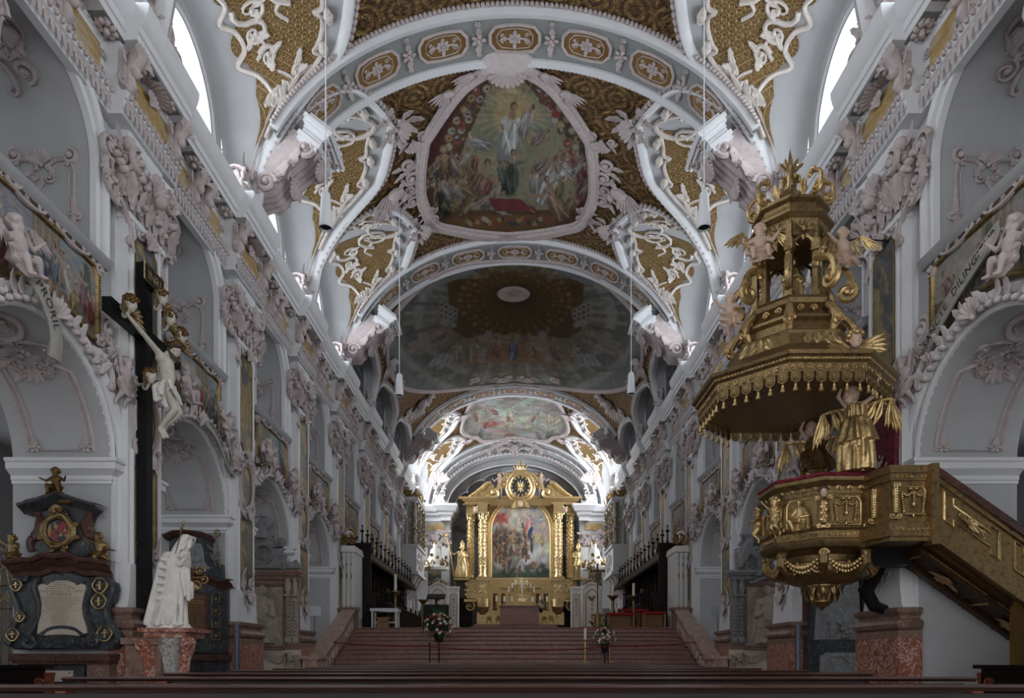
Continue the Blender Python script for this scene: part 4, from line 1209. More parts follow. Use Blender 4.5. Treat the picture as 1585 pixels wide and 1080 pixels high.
# scrolled consoles that carry the bands -----------------------------------------
def d_console(side):
    b=M();t=M()
    path=smoothpath([(5.75,11.5),(5.42,11.55),(5.22,11.8),(4.95,12.03),(4.66,12.28),(4.46,12.55)],4)
    for k in (-.26,-.09,.09,.26):
        b.tube([(side*x,k,z) for x,z in path],[.13,.16,.13,.12]+[.13]*(len(path)-8)+[.14,.16,.17,.16],7)
    b.grid([[(side*(x-.07),y,z-.05) for x,z in path] for y in (-.36,0,.36)]);b.grid([[(side*(x+.5),y,z+.2) for x,z in path] for y in (-.36,.36)])
    for y in (-.38,.38):
        b.grid([[(side*(x-.07),y,z-.05) for x,z in path],[(side*(x+.45),y,z+.30) for x,z in path]])
        v=M();o_scroll(v,5.48,11.62,.22,PI,1.7,-1,.07);o_scroll(v,4.62,12.36,.20,PI/2,1.7,1,.075);o_leaf(v,5.3,11.75,2.4,.45,.22);o_leaf(v,5.0,12.0,2.2,.45,.22);o_flower(v,4.95,12.1,.14)
        b.join(v,mat=Matrix(((side,0,0,0),(0,0,(1 if y > 0 else -1),y),(0,1,0,0),(0,0,0,1))))
    v=M();o_shell(v,0,0,-PI/2,.36,9);o_leaf(v,0,.2,-PI/2,.5,.3); 
    for sx in (-1,1):o_leaf(v,sx*.2,.1,-PI/2+sx*.6,.4,.2);o_scroll(v,sx*.3,.3,.14,0,1.4,sx,.05)
    b.join(v,mat=frame((side*5.0,0,11.95),(0,-side,0),(side*-.5,0,.86),(-side*.86,0,-.5)))
    b.join(v,mat=frame((side*4.35,0,12.35),(0,-side,0),(side*-.7,0,.7),(-side*.7,0,-.7)))
    # block of entablature on top, stepped slabs square to the springing of the band
    ux,uz=-side*.62,.785
    for i,(d,hw_,e0,e1) in enumerate(((-.02,.56,-.30,.22),(.07,.60,-.34,.26),(.16,.56,-.30,.22),(.26,.58,-.32,.24),(.34,.64,-.38,.30),(.42,.68,-.42,.34),(.50,.62,-.34,.24))):
        q=M();q.box(-hw_*.82,hw_*.82,e0,e1,d,d+.085);t.join(q,mat=Matrix(((0,-side*uz,ux,side*4.56),(1,0,0,0),(0,-.62,uz,12.42),(0,0,0,1))))
    return b.data('vault_console',MT['stucco_mauve'],50),t.data('console_block',MT['white_trim'],30)
for side in (-1,1):
    d1,d2=d_console(side)
    for yb in (PN(-1)+.2,PN(1)+.3,PN(3)+.2,PN(6)+.1):
        c=put('vault_console',d1,C_,Matrix.Translation((0,yb,0)));put('console_block',d2,c)

# ceiling frescoes ----------------------------------------------------------------
def polar_fresco(out_px,cen,nr,na,paint,off,name,mat='fresco_paint',sym=True):
    """outline in photograph pixels (left half, top to bottom) mirrored about the axis, laid on the vault"""
    L=smoothpath(out_px,6);cx=797 if cen is None else cen[0]
    if sym:full=L+[(2*cx-x,y) for x,y in reversed(L[1:-1])]
    else:full=L
    # resample to na points
    P_=[Vector((x,y)) for x,y in full]+[Vector(full[0])];ds=[0]
    for a,c in zip(P_,P_[1:]):ds.append(ds[-1]+(c-a).length)
    res=[]
    for i in range(na):
        d=ds[-1]*i/na;k=max(j for j in range(len(ds)) if ds[j] <= d);k=min(k,len(ds)-2)
        f=(d-ds[k])/((ds[k+1]-ds[k]) or 1);res.append(P_[k]+(P_[k+1]-P_[k])*f)
    C0=Vector((cx,cen[1] if cen else sum(p.y for p in res)/len(res)))
    X=np.zeros((nr+1,na));Y=np.zeros((nr+1,na));rows=[]
    for i in range(nr+1):
        row=[]
        for j,p in enumerate(res):
            q=C0+(p-C0)*(i/nr if i else 1e-4);X[i,j]=q.x;Y[i,j]=q.y;t,yy=px2v(q.x,q.y);row.append(vang(t,yy,off))
        rows.append(row)
    b=M();b.grid(rows,close_u=True);P=Paint(X,Y,(0,0,0));paint(P)
    o=b.build(name,MT[mat],C_,cols=P.c.reshape(-1,3)*(1.6 if 'dome' in name else .85 if 'ceil' in name else 1.2));return o,[(p.x,p.y) for p in res]
def z7(x,y):return (600+x/3.858,90+y/3.858)
def paint1(P):
    P.fill((.085,.045,.028),np.ones(P.X.shape));R=random.Random(5)
    P.poly([z7(560,60),z7(440,180),z7(300,380),z7(200,700),z7(260,720),z7(400,330)],(.085,.028,.028))
    P.poly([z7(900,100),z7(1010,170),z7(1180,420),z7(1260,700),z7(1190,420),z7(1000,200)],(.085,.028,.028))
    P.poly([z7(650,70),z7(770,70),z7(1120,500),z7(1200,760),z7(1000,900),z7(500,900),z7(270,880),z7(400,650)],(.20,.19,.13))
    for (x,y,rx,ry,c) in ((700,180,110,80,(.34,.25,.12)),(760,330,170,150,(.38,.28,.13)),(560,500,90,130,(.15,.17,.13)),(900,420,120,90,(.14,.18,.15)),(600,620,130,90,(.26,.23,.14)),(900,480,90,60,(.26,.20,.12))):
        a,b_=z7(x,y);P.ell(a,b_,rx/3.858,ry/3.858,c,0,.8,.85)
    for k in range(26):     # rays
        a=2*PI*k/26;x0,y0=z7(770,330);P.seg(x0+18*cos(a),y0+16*sin(a),x0+62*cos(a),y0+50*sin(a),1.3,(.36,.29,.16),.55)
    for sd in (-1,1):      # coats of arms
        for row in range(3):
            for k in range(11):
                q=k/10;x=740+sd*(90+q*360+row*52-20*q*row)-60*(sd < 0)+30;y=120+q*620+row*25
                a,b_=z7(x+R.uniform(-12,12),y+R.uniform(-12,12));c=R.choice([(.30,.28,.24),(.22,.05,.04),(.06,.06,.06),(.26,.2,.1),(.28,.27,.25)])
                P.ell(a,b_,7,7.4,(.13,.085,.05),0,.1);P.ell(a,b_,5.6,6,c,0,.1);P.ell(a+1,b_,2,3.4,R.choice([(.05,.05,.05),(.2,.04,.03),(.33,.3,.25)]),R.uniform(0,3),.1)
    a,b_=z7(725,175);P.poly([z7(725,130),z7(785,200),z7(665,200)],(.36,.31,.2))
    # robed figures
    W_=(.36,.37,.36);sk=(.24,.16,.11)
    for (x,y,h,c,ln) in ((700,620,300,W_,.15),(610,530,150,(.24,.24,.25),-1.2),(790,460,170,(.30,.28,.27),.4),(860,520,120,(.20,.15,.14),.8),(720,820,230,(.045,.06,.045),.1),(900,860,260,(.34,.34,.33),.5),(860,700,160,(.16,.14,.12),.9),
                             (440,900,280,(.11,.07,.05),.5),(560,900,190,(.17,.14,.12),.5),(360,940,180,(.03,.03,.03),-.3),(1050,960,230,(.22,.15,.10),-.4),(1150,900,240,(.13,.05,.06),.3),(1180,720,170,(.16,.06,.07),-.6),(1120,700,140,(.30,.28,.26),-.8),(1000,640,120,(.18,.12,.08),.6)):
        a,b_=z7(x,y);P.figure(a,b_,h/3.858*1.3,c,sk,lean=ln,seed=int(x),down=-1)
    for i in range(26):
        a,b_=z7(R.uniform(330,1180),R.uniform(640,960));P.figure(a,b_,R.uniform(28,44),R.choice([(.13,.09,.06),(.20,.18,.16),(.14,.06,.05),(.07,.09,.08),(.24,.22,.2),(.16,.13,.07)]),sk,lean=R.uniform(-.9,.9),seed=i,down=-1)
    P.poly([z7(600,830),z7(800,835),z7(860,900),z7(640,910)],(.13,.03,.035))
    P.poly([z7(300,960),z7(600,930),z7(1000,930),z7(1000,1000),z7(740,1040),z7(460,1010)],(.12,.07,.03))
    for k in range(26):
        a,b_=z7(480+19*k,970+18*sin(k));P.ell(a,b_,4.4,4.2,R.choice([(.28,.26,.22),(.2,.05,.04),(.05,.05,.05),(.24,.18,.08)]),0,.2)
OUT1=[z7(708,72),z7(600,95),z7(490,165),z7(415,245),z7(350,335),z7(290,425),z7(242,500),z7(232,560),z7(220,640),z7(215,760),z7(230,850),z7(290,965),z7(420,1000),z7(560,1022),z7(708,1035)]
AX1=785
fo,ol=polar_fresco(OUT1,(AX1,235),110,300,paint1,.03,'ceiling_fresco')
def vframe(ol,offs,mat,name,cx=None):
    b=M()
    for (dr,r,lift) in offs:
        pts=[]
        cxx=sum(p[0] for p in ol)/len(ol);cyy=sum(p[1] for p in ol)/len(ol)
        for x,y in ol+[ol[0],ol[1]]:
            d=Vector((x-cxx,y-cyy));d=d*(1+dr/d.length);t,yy=px2v(cxx+d.x,cyy+d.y);pts.append(vang(t,yy,lift))
        b.tube(pts,r,6)
    b.build(name,MT[mat],C_)
vframe(ol,[(1,.07,.05),(6,.13,.05),(12,.08,.05)],'stucco_mauve','fresco_frame')
def vault_orn(name,items,mat='stucco_mauve'):
    b=M()
    for (px,py,fnn,sc,rot) in items:
        t,yy=px2v(px,py);v=M();fnn(v)
        b.fn=(lambda t,yy,sc,rot:(lambda x,y,z:vang(t+math.degrees((x*cos(rot)-y*sin(rot))*sc/5.1),yy+(x*sin(rot)+y*cos(rot))*sc,.04+z*sc)))(t,yy,sc,rot);b.join(v);b.fn=None
    b.build(name,MT[mat],C_)
def oshell(v):o_shell(v,0,0,PI/2,.5,9);[(o_leaf(v,q*.2,0,PI/2-q*1.2,.6,.2),o_scroll(v,q*.45,-.1,.2,0,1.5,q,.06)) for q in (-1,1)]
def oscr(v):o_scroll(v,0,.3,.3,0,1.6,1,.07);o_scroll(v,0,-.3,.26,PI,1.6,-1,.07);o_leaf(v,.2,.3,.6,.5,.2);o_leaf(v,.2,-.2,-.6,.5,.2);o_leaf(v,.1,0,0,.5,.2);o_flower(v,.1,0,.14)
def owing(v):
    for k in range(7):o_leaf(v,0,0,.2+k*.22,.95-.07*k,.16,.03*k,.1)
    v.ell((-.1,.05,.1),(.28,.2,.16),8,5);v.ell((-.3,.3,.12),(.13,.14,.13),8,5)
its=[]
for s_ in (-1,1):
    for (x,y,f_,sc,r) in ((150,165,owing,.9,0),(103,165,owing,.5,0),(165,60,oscr,.8,0),(163,-20,oscr,.8,0),(130,-95,oscr,.75,0),(118,95,oshell,.7,0),(145,30,oscr,.5,0)):
        pass
for s_ in (-1,1):
    def mirror(f_,s_):return (lambda v:(lambda q:(f_(q),v.v.extend([(s_*p[0],p[1],p[2]) for p in q.v]),v.f.extend(q.f),v.mi.extend(q.mi),v.uvs.extend(q.uvs)))(M()))
    for (x,y,f_,sc,r) in ((152,262,oscr,.85,0),(150,300,oscr,.75,0),(118,330,oscr,.7,0),(147,215,oshell,.6,0),(180,295,owing,.9,0),(195,320,owing,.6,0),(95,140,owing,.5,0),(60,112,owing,.45,0)):
        its.append((AX1+s_*x,y,mirror(f_,s_),sc,0))
its.append((AX1,98,oshell,.9,0));its.append((AX1,368,oshell,.7,PI))
vault_orn('fresco_scrolls',its)
# the vessel-shaped cartouche above the panel
b=M();t0,y0=px2v(AX1,94);b.fn=lambda x,y,z:vang(t0+x,y0+y,z);b.ell((0,0,.05),(7,.38,.16),16,8);b.fn=None;b.build('fresco_cartouche',MT['stucco_pale'],C_)

def z3(x,y):return (560+x/3,360+y/3)
def paint2(P):
    P.fill((.085,.09,.088),np.ones(P.X.shape));R=random.Random(9)
    cx,cy=797,500
    for k in range(9):       # painted cornices ringing the field
        a=1-.075*k;P.ell(797,490,208*a,135*a,((.13,.135,.13),(.07,.075,.07),(.055,.065,.055))[k % 3],0,.04)
    P.ell(797,500,148,92,(.10,.085,.065),0,.2)
    for k in range(40):     # columns and pilasters
        a=2*PI*k/40;x0,y0=797+118*cos(a),492+70*sin(a);x1,y1=797+172*cos(a),500+104*sin(a);P.seg(x0,y0,x1,y1,3.2,((.15,.13,.12),(.06,.05,.045),(.12,.125,.11))[k % 3],.8)
    P.poly([(690,430),(905,430),(900,510),(880,522),(720,522),(700,510)],(.045,.027,.01))
    P.ell(797,468,92,62,(.05,.030,.010),0,.25)
    for r in range(5):
        n=34
        for k in range(n):
            a=2*PI*k/n;q=.42+.13*r;P.ell(797+90*q*cos(a),464+58*q*sin(a),2.6+.6*r,1.8+.5*r,(.13,.085,.03) if (k+r) % 2 else (.085,.05,.015),a,.4,min(1,.15+.2*r))
    P.ell(797,455,42,24,(.012,.008,.005),0,.7)
    for s_ in (-1,1):
        P.poly([(797+s_*62,405),(797+s_*118,430),(797+s_*118,442),(797+s_*62,420)],(.10,.11,.105))
        P.poly([(797+s_*88,478),(797+s_*118,462),(797+s_*118,500),(797+s_*92,506)],(.13,.13,.125))
        for k in range(12):P.ell(797+s_*(93+7*(k % 4)),480+8*(k//4)-3*(k % 4),2.2,2.4,(.035,.025,.015),0,.2)
        P.poly([(797+s_*95,546),(797+s_*120,546),(797+s_*136,565),(797+s_*105,565)],(.14,.15,.15))
        for k in range(4):P.seg(797+s_*(100+9*k),547,797+s_*(108+9*k),564,.7,(.06,.06,.06))
    P.poly([(735,520),(860,520),(880,560),(715,560)],(.13,.085,.05));P.clouds((.20,.16,.13),4,20,(750,515,850,545),12,.6)
    for i,(x,y,h,c) in enumerate(((795,556,42,(.07,.10,.15)),(770,552,34,(.16,.08,.06)),(826,554,34,(.14,.12,.09)),(725,558,40,(.12,.12,.10)),(866,558,40,(.09,.07,.06)),(708,556,30,(.15,.14,.12)),(884,556,30,(.14,.12,.10)),(752,556,26,(.08,.07,.05)),(845,558,26,(.13,.06,.05)))):
        P.figure(x,y,h,c,(.16,.12,.09),R.uniform(-.4,.4),i,down=-1)
    for s_ in (-1,1):P.seg(797+s_*42,516,797+s_*52,556,6,(.15,.125,.115));P.seg(797+s_*120,515,797+s_*165,545,5,(.14,.115,.11))
    for k in range(20):P.ell(797+R.uniform(-170,170),R.uniform(570,582),12,3,R.choice([(.04,.05,.035),(.12,.12,.11)]),0,.5,.6)
    P.ell(795,454,26,12.5,(.34,.30,.28),0,.06);P.ell(797,452,14,7,(.26,.23,.21),0,.5)
OUT2=[(797,404),(730,408),(680,424),(640,455),(610,490),(600,530),(604,570),(622,596),(660,603),(700,600),(740,595),(797,590)]
fo2,ol2=polar_fresco(OUT2,(797,495),110,300,paint2,.03,'dome_fresco');fo2['label']='dark painted mock dome with a pale oval opening'
vframe(ol2,[(1,.06,.05),(4,.09,.05)],'stucco_mauve','fresco_frame')
def z5(x,y):return (640+x/4.953,590+y/4.953)
def paint3(P):
    P.fill((.17,.17,.155),np.ones(P.X.shape));R=random.Random(2)
    P.clouds((.27,.27,.25),3,60,(690,608,905,685),12,.7);P.clouds((.13,.10,.09),8,40,(690,608,905,685),9,.6);P.clouds((.33,.31,.27),5,30,(740,608,850,660),8,.6)
    P.ell(760,655,18,6,(.19,.06,.05),0,.5);P.ell(790,672,12,4,(.15,.09,.06),0,.5)
    for i in range(24):P.figure(R.uniform(715,880),R.uniform(640,684),R.uniform(13,22),R.choice([(.15,.07,.06),(.20,.20,.20),(.10,.12,.13),(.26,.23,.17)]),(.26,.19,.14),R.uniform(-1.2,1.2),i,down=-1)
OUT3=[(797,609),(760,612),(735,622),(722,645),(718,668),(740,675),(752,680),(797,674)]
fo3,ol3=polar_fresco(OUT3,(797,648),60,200,paint3,.03,'choir_fresco');vframe(ol3,[(1,.05,.05),(4,.09,.05)],'stucco_mauve','fresco_frame')
# stucco relief in the dark bays' spandrels
its=[]
for s_ in (-1,1):
    def mirror2(f_,s_=s_):return (lambda v:(lambda q:(f_(q),v.v.extend([(s_*p[0],p[1],p[2]) for p in q.v]),v.f.extend(q.f),v.mi.extend(q.mi),v.uvs.extend(q.uvs)))(M()))
    for (x,y,f_,sc) in ((150,625,owing,1.2),(165,640,oscr,.9),(135,612,owing,.8),(180,590,oscr,.9),(195,560,owing,.9),(200,520,oscr,.9),(60,585,oscr,.6),(20,583,oshell,.7)):
        its.append((797+s_*x,y,mirror2(f_),sc,0))
vault_orn('choir_bay_scrolls',its,'stucco_pale')

# choir arch, apse --------------------------------------------------------------
YE=43.9
b=M();st=M()
steps=[(5.8,4.42,YE-.05),(5.5,4.15,YE+.10),(5.5,4.15,YE+.25),(5.15,3.75,YE+.25),(5.15,3.75,YE+.5),(4.8,3.35,YE+.5),(4.75,3.3,YE+.8),(4.45,2.95,YE+.8),(4.45,2.95,YE+1.4)]
rows=[]
for (a_,b_,y) in steps:rows.append([(a_*cos(math.radians(t)),y,VZ+b_*sin(math.radians(t))) for t in range(0,181,4)])
b.grid(rows)
b.build('choir_arch',MT['grey_plaster'],C_,ang=30)
for (a_,b_,y,m_) in ((5.62,4.3,YE-.0,.07),(5.3,3.95,YE+.2,.05),(4.95,3.55,YE+.45,.05),(4.45,2.95,YE+.78,.05)):
    st.tube([(a_*cos(math.radians(t)),y-.03,VZ+b_*sin(math.radians(t))) for t in range(2,179,4)],m_,6)
st.build('choir_arch_roll',MT['white_trim'],C_)
st=M();R=random.Random(6)
for t in range(4,177,3):
    a=math.radians(t);st.ell((4.98*cos(a),YE+.22,VZ+3.57*sin(a)),(.09,.05,.09),6,4)
    if t % 2:st.ell((5.32*cos(a),YE+.08,VZ+3.95*sin(a)),(.07,.05,.07),6,4)
v=M();o_shell(v,0,.2,PI/2,.6,9,.1)
for q in (-1,1):
    for k in range(6):o_leaf(v,q*(.3+.2*k),.1-.05*k,PI/2-q*(1+.2*k),.5,.2);o_scroll(v,q*(.35+.25*k),.05-.08*k+.2*sin(k*2),.16,k,1.5,q,.05)
    o_c(v,q*.1,-.5,q*1.0,-.35,q*.2,.06)
o_flower(v,0,-.25,.25,.1);o_leaf(v,0,-.3,-PI/2,.6,.3)
st.join(v,mat=FC(0,YE-.02,VZ+4.0));st.build('choir_arch_stucco',MT['stucco_mauve'],C_)
# piers of the choir arch
for side,nm in ((-1,'wall_choir_left'),(1,'wall_choir_right')):
    b=M();x0,x1=sorted((side*4.15,side*6.3));b.box(x0,x1,YE,YE+1.6,0,10.9);b.box(*sorted((side*4.3,side*6.3)),YE+.3,YE+1.6,10.9,11.3)
    cw=struct(b.build(nm,MT['white_plaster'],smooth=False),'white pier of the choir arch on the %s' % ('left' if side < 0 else 'right'))
    e=M(fn=lambda x,y,z:(x,y,z));pr=[(0,9.9),(.05,9.92),(.05,10.15),(.12,10.2),(.2,10.3),(.2,10.42),(.34,10.5),(.42,10.7),(.5,10.8),(.5,10.92),(0,10.95)]
    path=[(-side*-6.3,YE),(side*4.7,YE),(side*4.7,YE-.25),(side*4.15,YE-.25),(side*4.15,YE+1.6)]
    pth=[(x,y) for x,y in path]
    e.sweep(pth if side > 0 else [(x,y) for x,y in pth],[(-o if side < 0 else o,z) for o,z in pr]);e.build('entablature',MT['white_trim'],cw,ang=30)
    s2=M();v=M();R=random.Random(3)
    for k in range(26):o_leaf(v,R.uniform(-.95,.95),R.uniform(-.6,.5),R.uniform(0,6.28),.3,.14);o_scroll(v,R.uniform(-.9,.9),R.uniform(-.5,.5),.14,k,1.4,1,.045)
    s2.join(v,mat=FC(side*5.15,YE-.03,8.75));s2.join(v,mat=FC(side*5.15,YE-.12,8.75))
    v2=M();o_rocaille(v2,.8,2.0,4);s2.join(v2,mat=FC(side*4.8,YE-.4,11.9));s2.build('capital_stucco',MT['stucco_pale'],cw)
    g=M();g.box(*sorted((side*4.5,side*5.6)),YE-.04,YE,9.35,9.8);g.build('frieze_panel',MT['frieze_panel'],cw,smooth=False)
    p=M();p.box(*sorted((side*4.2,side*4.7)),YE-.22,YE,4.3,8.2);p.box(*sorted((side*5.6,side*6.1)),YE-.22,YE,4.3,8.2);p.build('pilaster',MT['white_trim'],cw,smooth=False)
    g=M();g.prism([(x*1.0,y) for x,y in [(-.42,0),(.42,0),(.42,2.3),(.3,2.6),(0,2.75),(-.3,2.6),(-.42,2.3)]],0,.03);g.build('inlay_panel',MT['inlay_panel'],cw,FC(side*5.15,YE-.01,5.3))
# apse: niche wall with two blind niches and a scalloped half dome
b=M();ra=4.35;Yc=YE+1.4;AB=.95
prof=[(ra,0.0),(ra,10.2)]
rows=[]
for z in (0,2,4,6,8,9.6):rows.append([(ra*cos(math.radians(t)),Yc+AB*ra*sin(math.radians(t)),z) for t in range(0,181,5)])
b.grid(rows)
AP=struct(b.build('wall_apse',MT['grey_plaster'],ang=30),'curved apse wall behind the high altar')
b=M();rows=[]
for i in range(13):
    t=i/12*90;row=[]
    for j in range(0,145):
        a=math.radians(j*180/144);sc=abs(sin(9*a));lob=1+.085*(sc**.5)*1.0
        r=cos(math.radians(t));row.append((ra*1.02*r*cos(a)*lob,Yc+.15+AB*ra*r*sin(a)*lob,VZ-.75+3.1*sin(math.radians(t))*1.0))
    rows.append(row)
# fan of shell lobes: radial ribs from the back
b=M();rows=[]
N=181
for i in range(17):
    q=i/16;row=[]
    for j in range(N):
        a=PI*j/(N-1);s_=abs(sin(9*a/1.0));edge=1-.075*(1-s_**.55)
        X=4.42*cos(a)*(q*edge);Z=VZ-.9+3.75*sin(a)*(q*edge)
        Y=Yc+.1+2.9*sqrt(max(0,1-q*q))+.28*s_**.6*q
        row.append((X,Y,Z))
    rows.append(row)
b.grid(rows);b.grid([[(4.45*cos(PI*j/(N-1)),YE+1.4,VZ+2.95*sin(PI*j/(N-1))) for j in range(N)],[(4.6*cos(PI*j/(N-1)),YE+1.45,VZ-.9+3.75*sin(PI*j/(N-1))) for j in range(N)],rows[-1]]);b.build('shell_half_dome',MT['grey_plaster'],AP,ang=60)
b=M();b.tube([(p[0]*1.0,p[1]-.02,p[2]) for p in rows[-1]],.07,6);b.build('shell_rim',MT['white_trim'],AP)
b=M();e=[(ra*cos(math.radians(t))*.985,Yc+AB*ra*sin(math.radians(t))*.985) for t in range(-4,185,4)]
b.sweep(e,[(o,z) for o,z in ((0,9.2),(.05,9.2),(.08,9.45),(.05,9.5),(.05,9.8),(.2,9.95),(.3,10.1),(.3,10.25),(0,10.3))]);b.build('apse_cornice',MT['grey_plaster'],AP,ang=30)
for s_ in (-1,1):
    b=M();o=[(-.55,4.6)]+arc(0,7.6,.55,180,0,12)+[(.55,4.6)]
    a=math.radians(28);m=frame((s_*3.55,Yc+1.35,0),(cos(a)*1,s_*-sin(a)*1.0,0),(0,0,1),(-s_*sin(a),-cos(a),0))
    b.sweep(o,[(0,-.05),(0,.06),(.07,.08),(.14,.06),(.15,-.05)]); 
    for w_ in (1,):b.grid([[(x,y,0) for x,y in o],[(x*.98,y,-.02) for x,y in o]])
    b.build('niche_moulding',MT['white_trim'],AP,m,ang=30)
    b=M();n_=len(o);b.add([(x,y,.012) for x,y in o],[tuple(range(n_))]);b.build('niche_field',MT['grey_stone'],AP,m)
# ------------------------------------------------------------------ pews
PT_=1.05
def make_pew(W=4.3):
    t=thing('pew','x','pew')
    b=M();b.extr([(PT_-.022,-.03),(PT_-.008,-.05),(PT_,-.03),(PT_,.03),(PT_-.008,.05),(PT_-.022,.03)],-W/2,W/2)
    q=M(fn=lambda x,y,z:(x,z,y));q.join(b);q.build('top_rail',MT['rail_wood'],t,ang=50)
    b=M();b.box(-W/2+.04,W/2-.04,-.015,.015,.38,PT_-.03)
    for k in range(7):b.box(-W/2+.1+k*(W-.2)/7,-W/2+.02+(k+1)*(W-.2)/7,-.03,-.012,.5,.92)
    b.build('backrest',MT['pew_wood'],t,smooth=False)
    b=M();b.box(-W/2+.04,W/2-.04,.03,.42,.42,.46);b.build('seat',MT['pew_wood'],t,smooth=False)
    for s_ in (-1,1):
        b=M();pr=[(-.05,0),(.46,0),(.46,.50),(.40,.62),(.22,.60),(.08,.72),(.06,PT_-.04),(-.05,PT_-.04)]
        q=M();q.prism(pr,0,.05);b.join(q,mat=frame((s_*(W/2)-.025,0,0),(0,1,0),(0,0,1),(1,0,0)))
        v=M();o_scroll(v,.2,.35,.14,0,1.6,1,.02);o_scroll(v,.05,.8,.07,0,1.4,1,.015);b.join(v,mat=frame((s_*(W/2+.025),0,0),(0,s_*1,0),(0,0,1),(s_*1,0,0)))
        b.build('bench_end',MT['pew_carved'],t,ang=40)
    return t
pw=make_pew();npw=12
for k in range(npw):
    p=pw if k == 0 else copy_tree(pw)
    p.location=(.02,2.32+.93*k,0)
    p['label']=('nearest long dark pew across the foot of the picture' if k == 0 else 'second dark pew back, its ends showing at both sides' if k == 1 else 'farthest dark pew in front of the marble steps' if k == npw-1 else 'dark pew of the middle rows between second and last')
    p['group']='dark wooden pews in the nave'
    if 2 <= k < npw-1:p['label']='dark wooden nave pew in the close rows between the near and far ones'
pw.scale=(1.18,1,1)
def side_pew(x,y,W,label):
    t=thing('side_pew',label,'pew',(x,y,0),group='carved pews in the side aisles')
    b=M();b.box(-W/2,W/2,-.02,.03,.1,1.0);b.build('front_panel',MT['pew_wood'],t,smooth=False)
    b=M();b.box(-W/2-.05,W/2+.05,-.06,.12,1.0,1.05);b.build('desk_top',MT['pew_wood'],t,smooth=False)
    s_=1 if x < 0 else -1
    b=M();q=M();q.prism([(0,0),(.1,0),(.12,.5),(.07,.7),(.12,.95),(0,.95)],0,.07);b.join(q,mat=frame((s_*(W/2),0,0),(0,1,0),(0,0,1),(1,0,0)))
    v=M();o_scroll(v,.0,.82,.06,0,1.4,1,.02);o_scroll(v,.0,.55,.06,PI,1.4,-1,.02);o_leaf(v,0,.2,PI/2,.4,.14);b.join(v,mat=FC(s_*(W/2-.05)+0,-.02,0));b.build('bench_end',MT['pew_carved'],t,ang=40)
side_pew(-7.02,8.8,1.9,'dark side pew with carved red-brown end at the lower left corner')
side_pew(6.98,8.8,1.9,'dark side pew with carved end at the lower right corner')
side_pew(-7.25,13.4,1.1,'small dark pew end glimpsed behind the white statue pedestal')
side_pew(7.3,13.4,1.0,'small dark pew before the grey relief tomb on the right')

# ------------------------------------------------------------------ steps, choir floor, balustrades
YS,TR,RI,NS=17.6,.36,.1435,15
t=thing('marble_staircase','broad flight of red-brown marble steps rising to the choir','staircase',(0,YS,0))
for k in range(NS):
    b=M();y0=k*TR;b.box(-5.28,5.28,y0+.03,y0+TR+.35,k*RI-.02 if k else 0,(k+1)*RI-.05);b.extr([((k+1)*RI-.055,y0+.03),((k+1)*RI-.05,y0),((k+1)*RI-.025,y0-.02),((k+1)*RI,y0),((k+1)*RI,y0+TR+.3),((k+1)*RI-.05,y0+TR+.3)],-5.34,5.34)
    q=M();q.box(-5.28,5.28,y0+.03,y0+TR+.35,max(0,k*RI-.02),(k+1)*RI-.05)
    v=M(fn=lambda x,y,z:(x,z,y));v.extr([((k+1)*RI-.055,y0+.03),((k+1)*RI-.05,y0),((k+1)*RI-.025,y0-.02),((k+1)*RI,y0),((k+1)*RI,y0+TR+.3),((k+1)*RI-.05,y0+TR+.3)],-5.28,5.28)
    q.join(v);q.build('step',MT['stair_marble'],t,ang=30)
ZP=NS*RI
b=M();b.box(-6.19,6.19,YS+NS*TR+.28,50.5,0,ZP);struct(b.build('floor_choir',MT['stair_marble'],smooth=False),'raised choir floor')
for side in (-1,1):
    t=thing('marble_balustrade','sloping red marble balustrade with scroll balusters on the %s of the steps' % ('left' if side < 0 else 'right'),'balustrade',(side*5.58,19.3,0),group='balustrades beside the steps')
    sl=.42;z0=1.26
    def rail(y0,y1,w):
        b=M();q=M();q.extr([(-.09,-w),(-.02,-w-.03),(0,-w),(0,w),(-.02,w+.03),(-.09,w)],0,1)
        b.join(q,mat=Matrix(((0,0,1,0),(y1-y0,0,0,y0),(sl*(y1-y0),1,0,z0+sl*y0),(0,0,0,1))));return b
    b=rail(.0,1.45,.21);b.join(rail(1.45,2.1,.26));b.join(rail(2.1,3.65,.21));b.build('handrail',MT['pink_marble'],t,ang=30)
    b=M();b.box(-.20,.20,-.75,-.02,0,1.10);b.box(-.27,.27,-.82,.05,1.10,1.2);b.box(-.16,.16,-.77,-.74,.2,.95);b.build('pedestal',MT['pink_marble'],t,smooth=False)
    b=M();b.box(-.20,.20,1.5,2.05,.3,z0+sl*1.5);b.build('middle_pier',MT['pink_marble'],t,smooth=False)
    b=M();b.box(-.24,.24,3.6,4.0,1.8,2.74);b.box(-.32,.30,3.55,4.05,2.74,2.84);x0,x1=sorted((side*.2,side*1.2));b.box(x0,x1,3.7,3.95,0,2.74);b.box(x0,x1,3.65,4.0,2.74,2.82);b.build('end_pier',MT['brown_marble'],t,smooth=False)
    for y in (.25,.62,1.0,1.35,2.3,2.65,3.0,3.35):
        b=M();zt=z0+sl*y-.1;v=M();o_scroll(v,0,zt-.12,.10,PI/2,1.3,1,.05);o_scroll(v,.02,zt-.42,.12,-PI/2,1.3,1,.055);v.tube([(-.05,zt-.02,.03),(.08,zt-.22,.03),(-.02,zt-.45,.03),(.03,zt-.62,.03)],[.06,.05,.07,.06],6)
        b.join(v,mat=frame((-side*.12,y,0),(0,1,0),(0,0,1),(-side,0,0)));b.build('scroll_baluster',MT['pink_marble'],t)

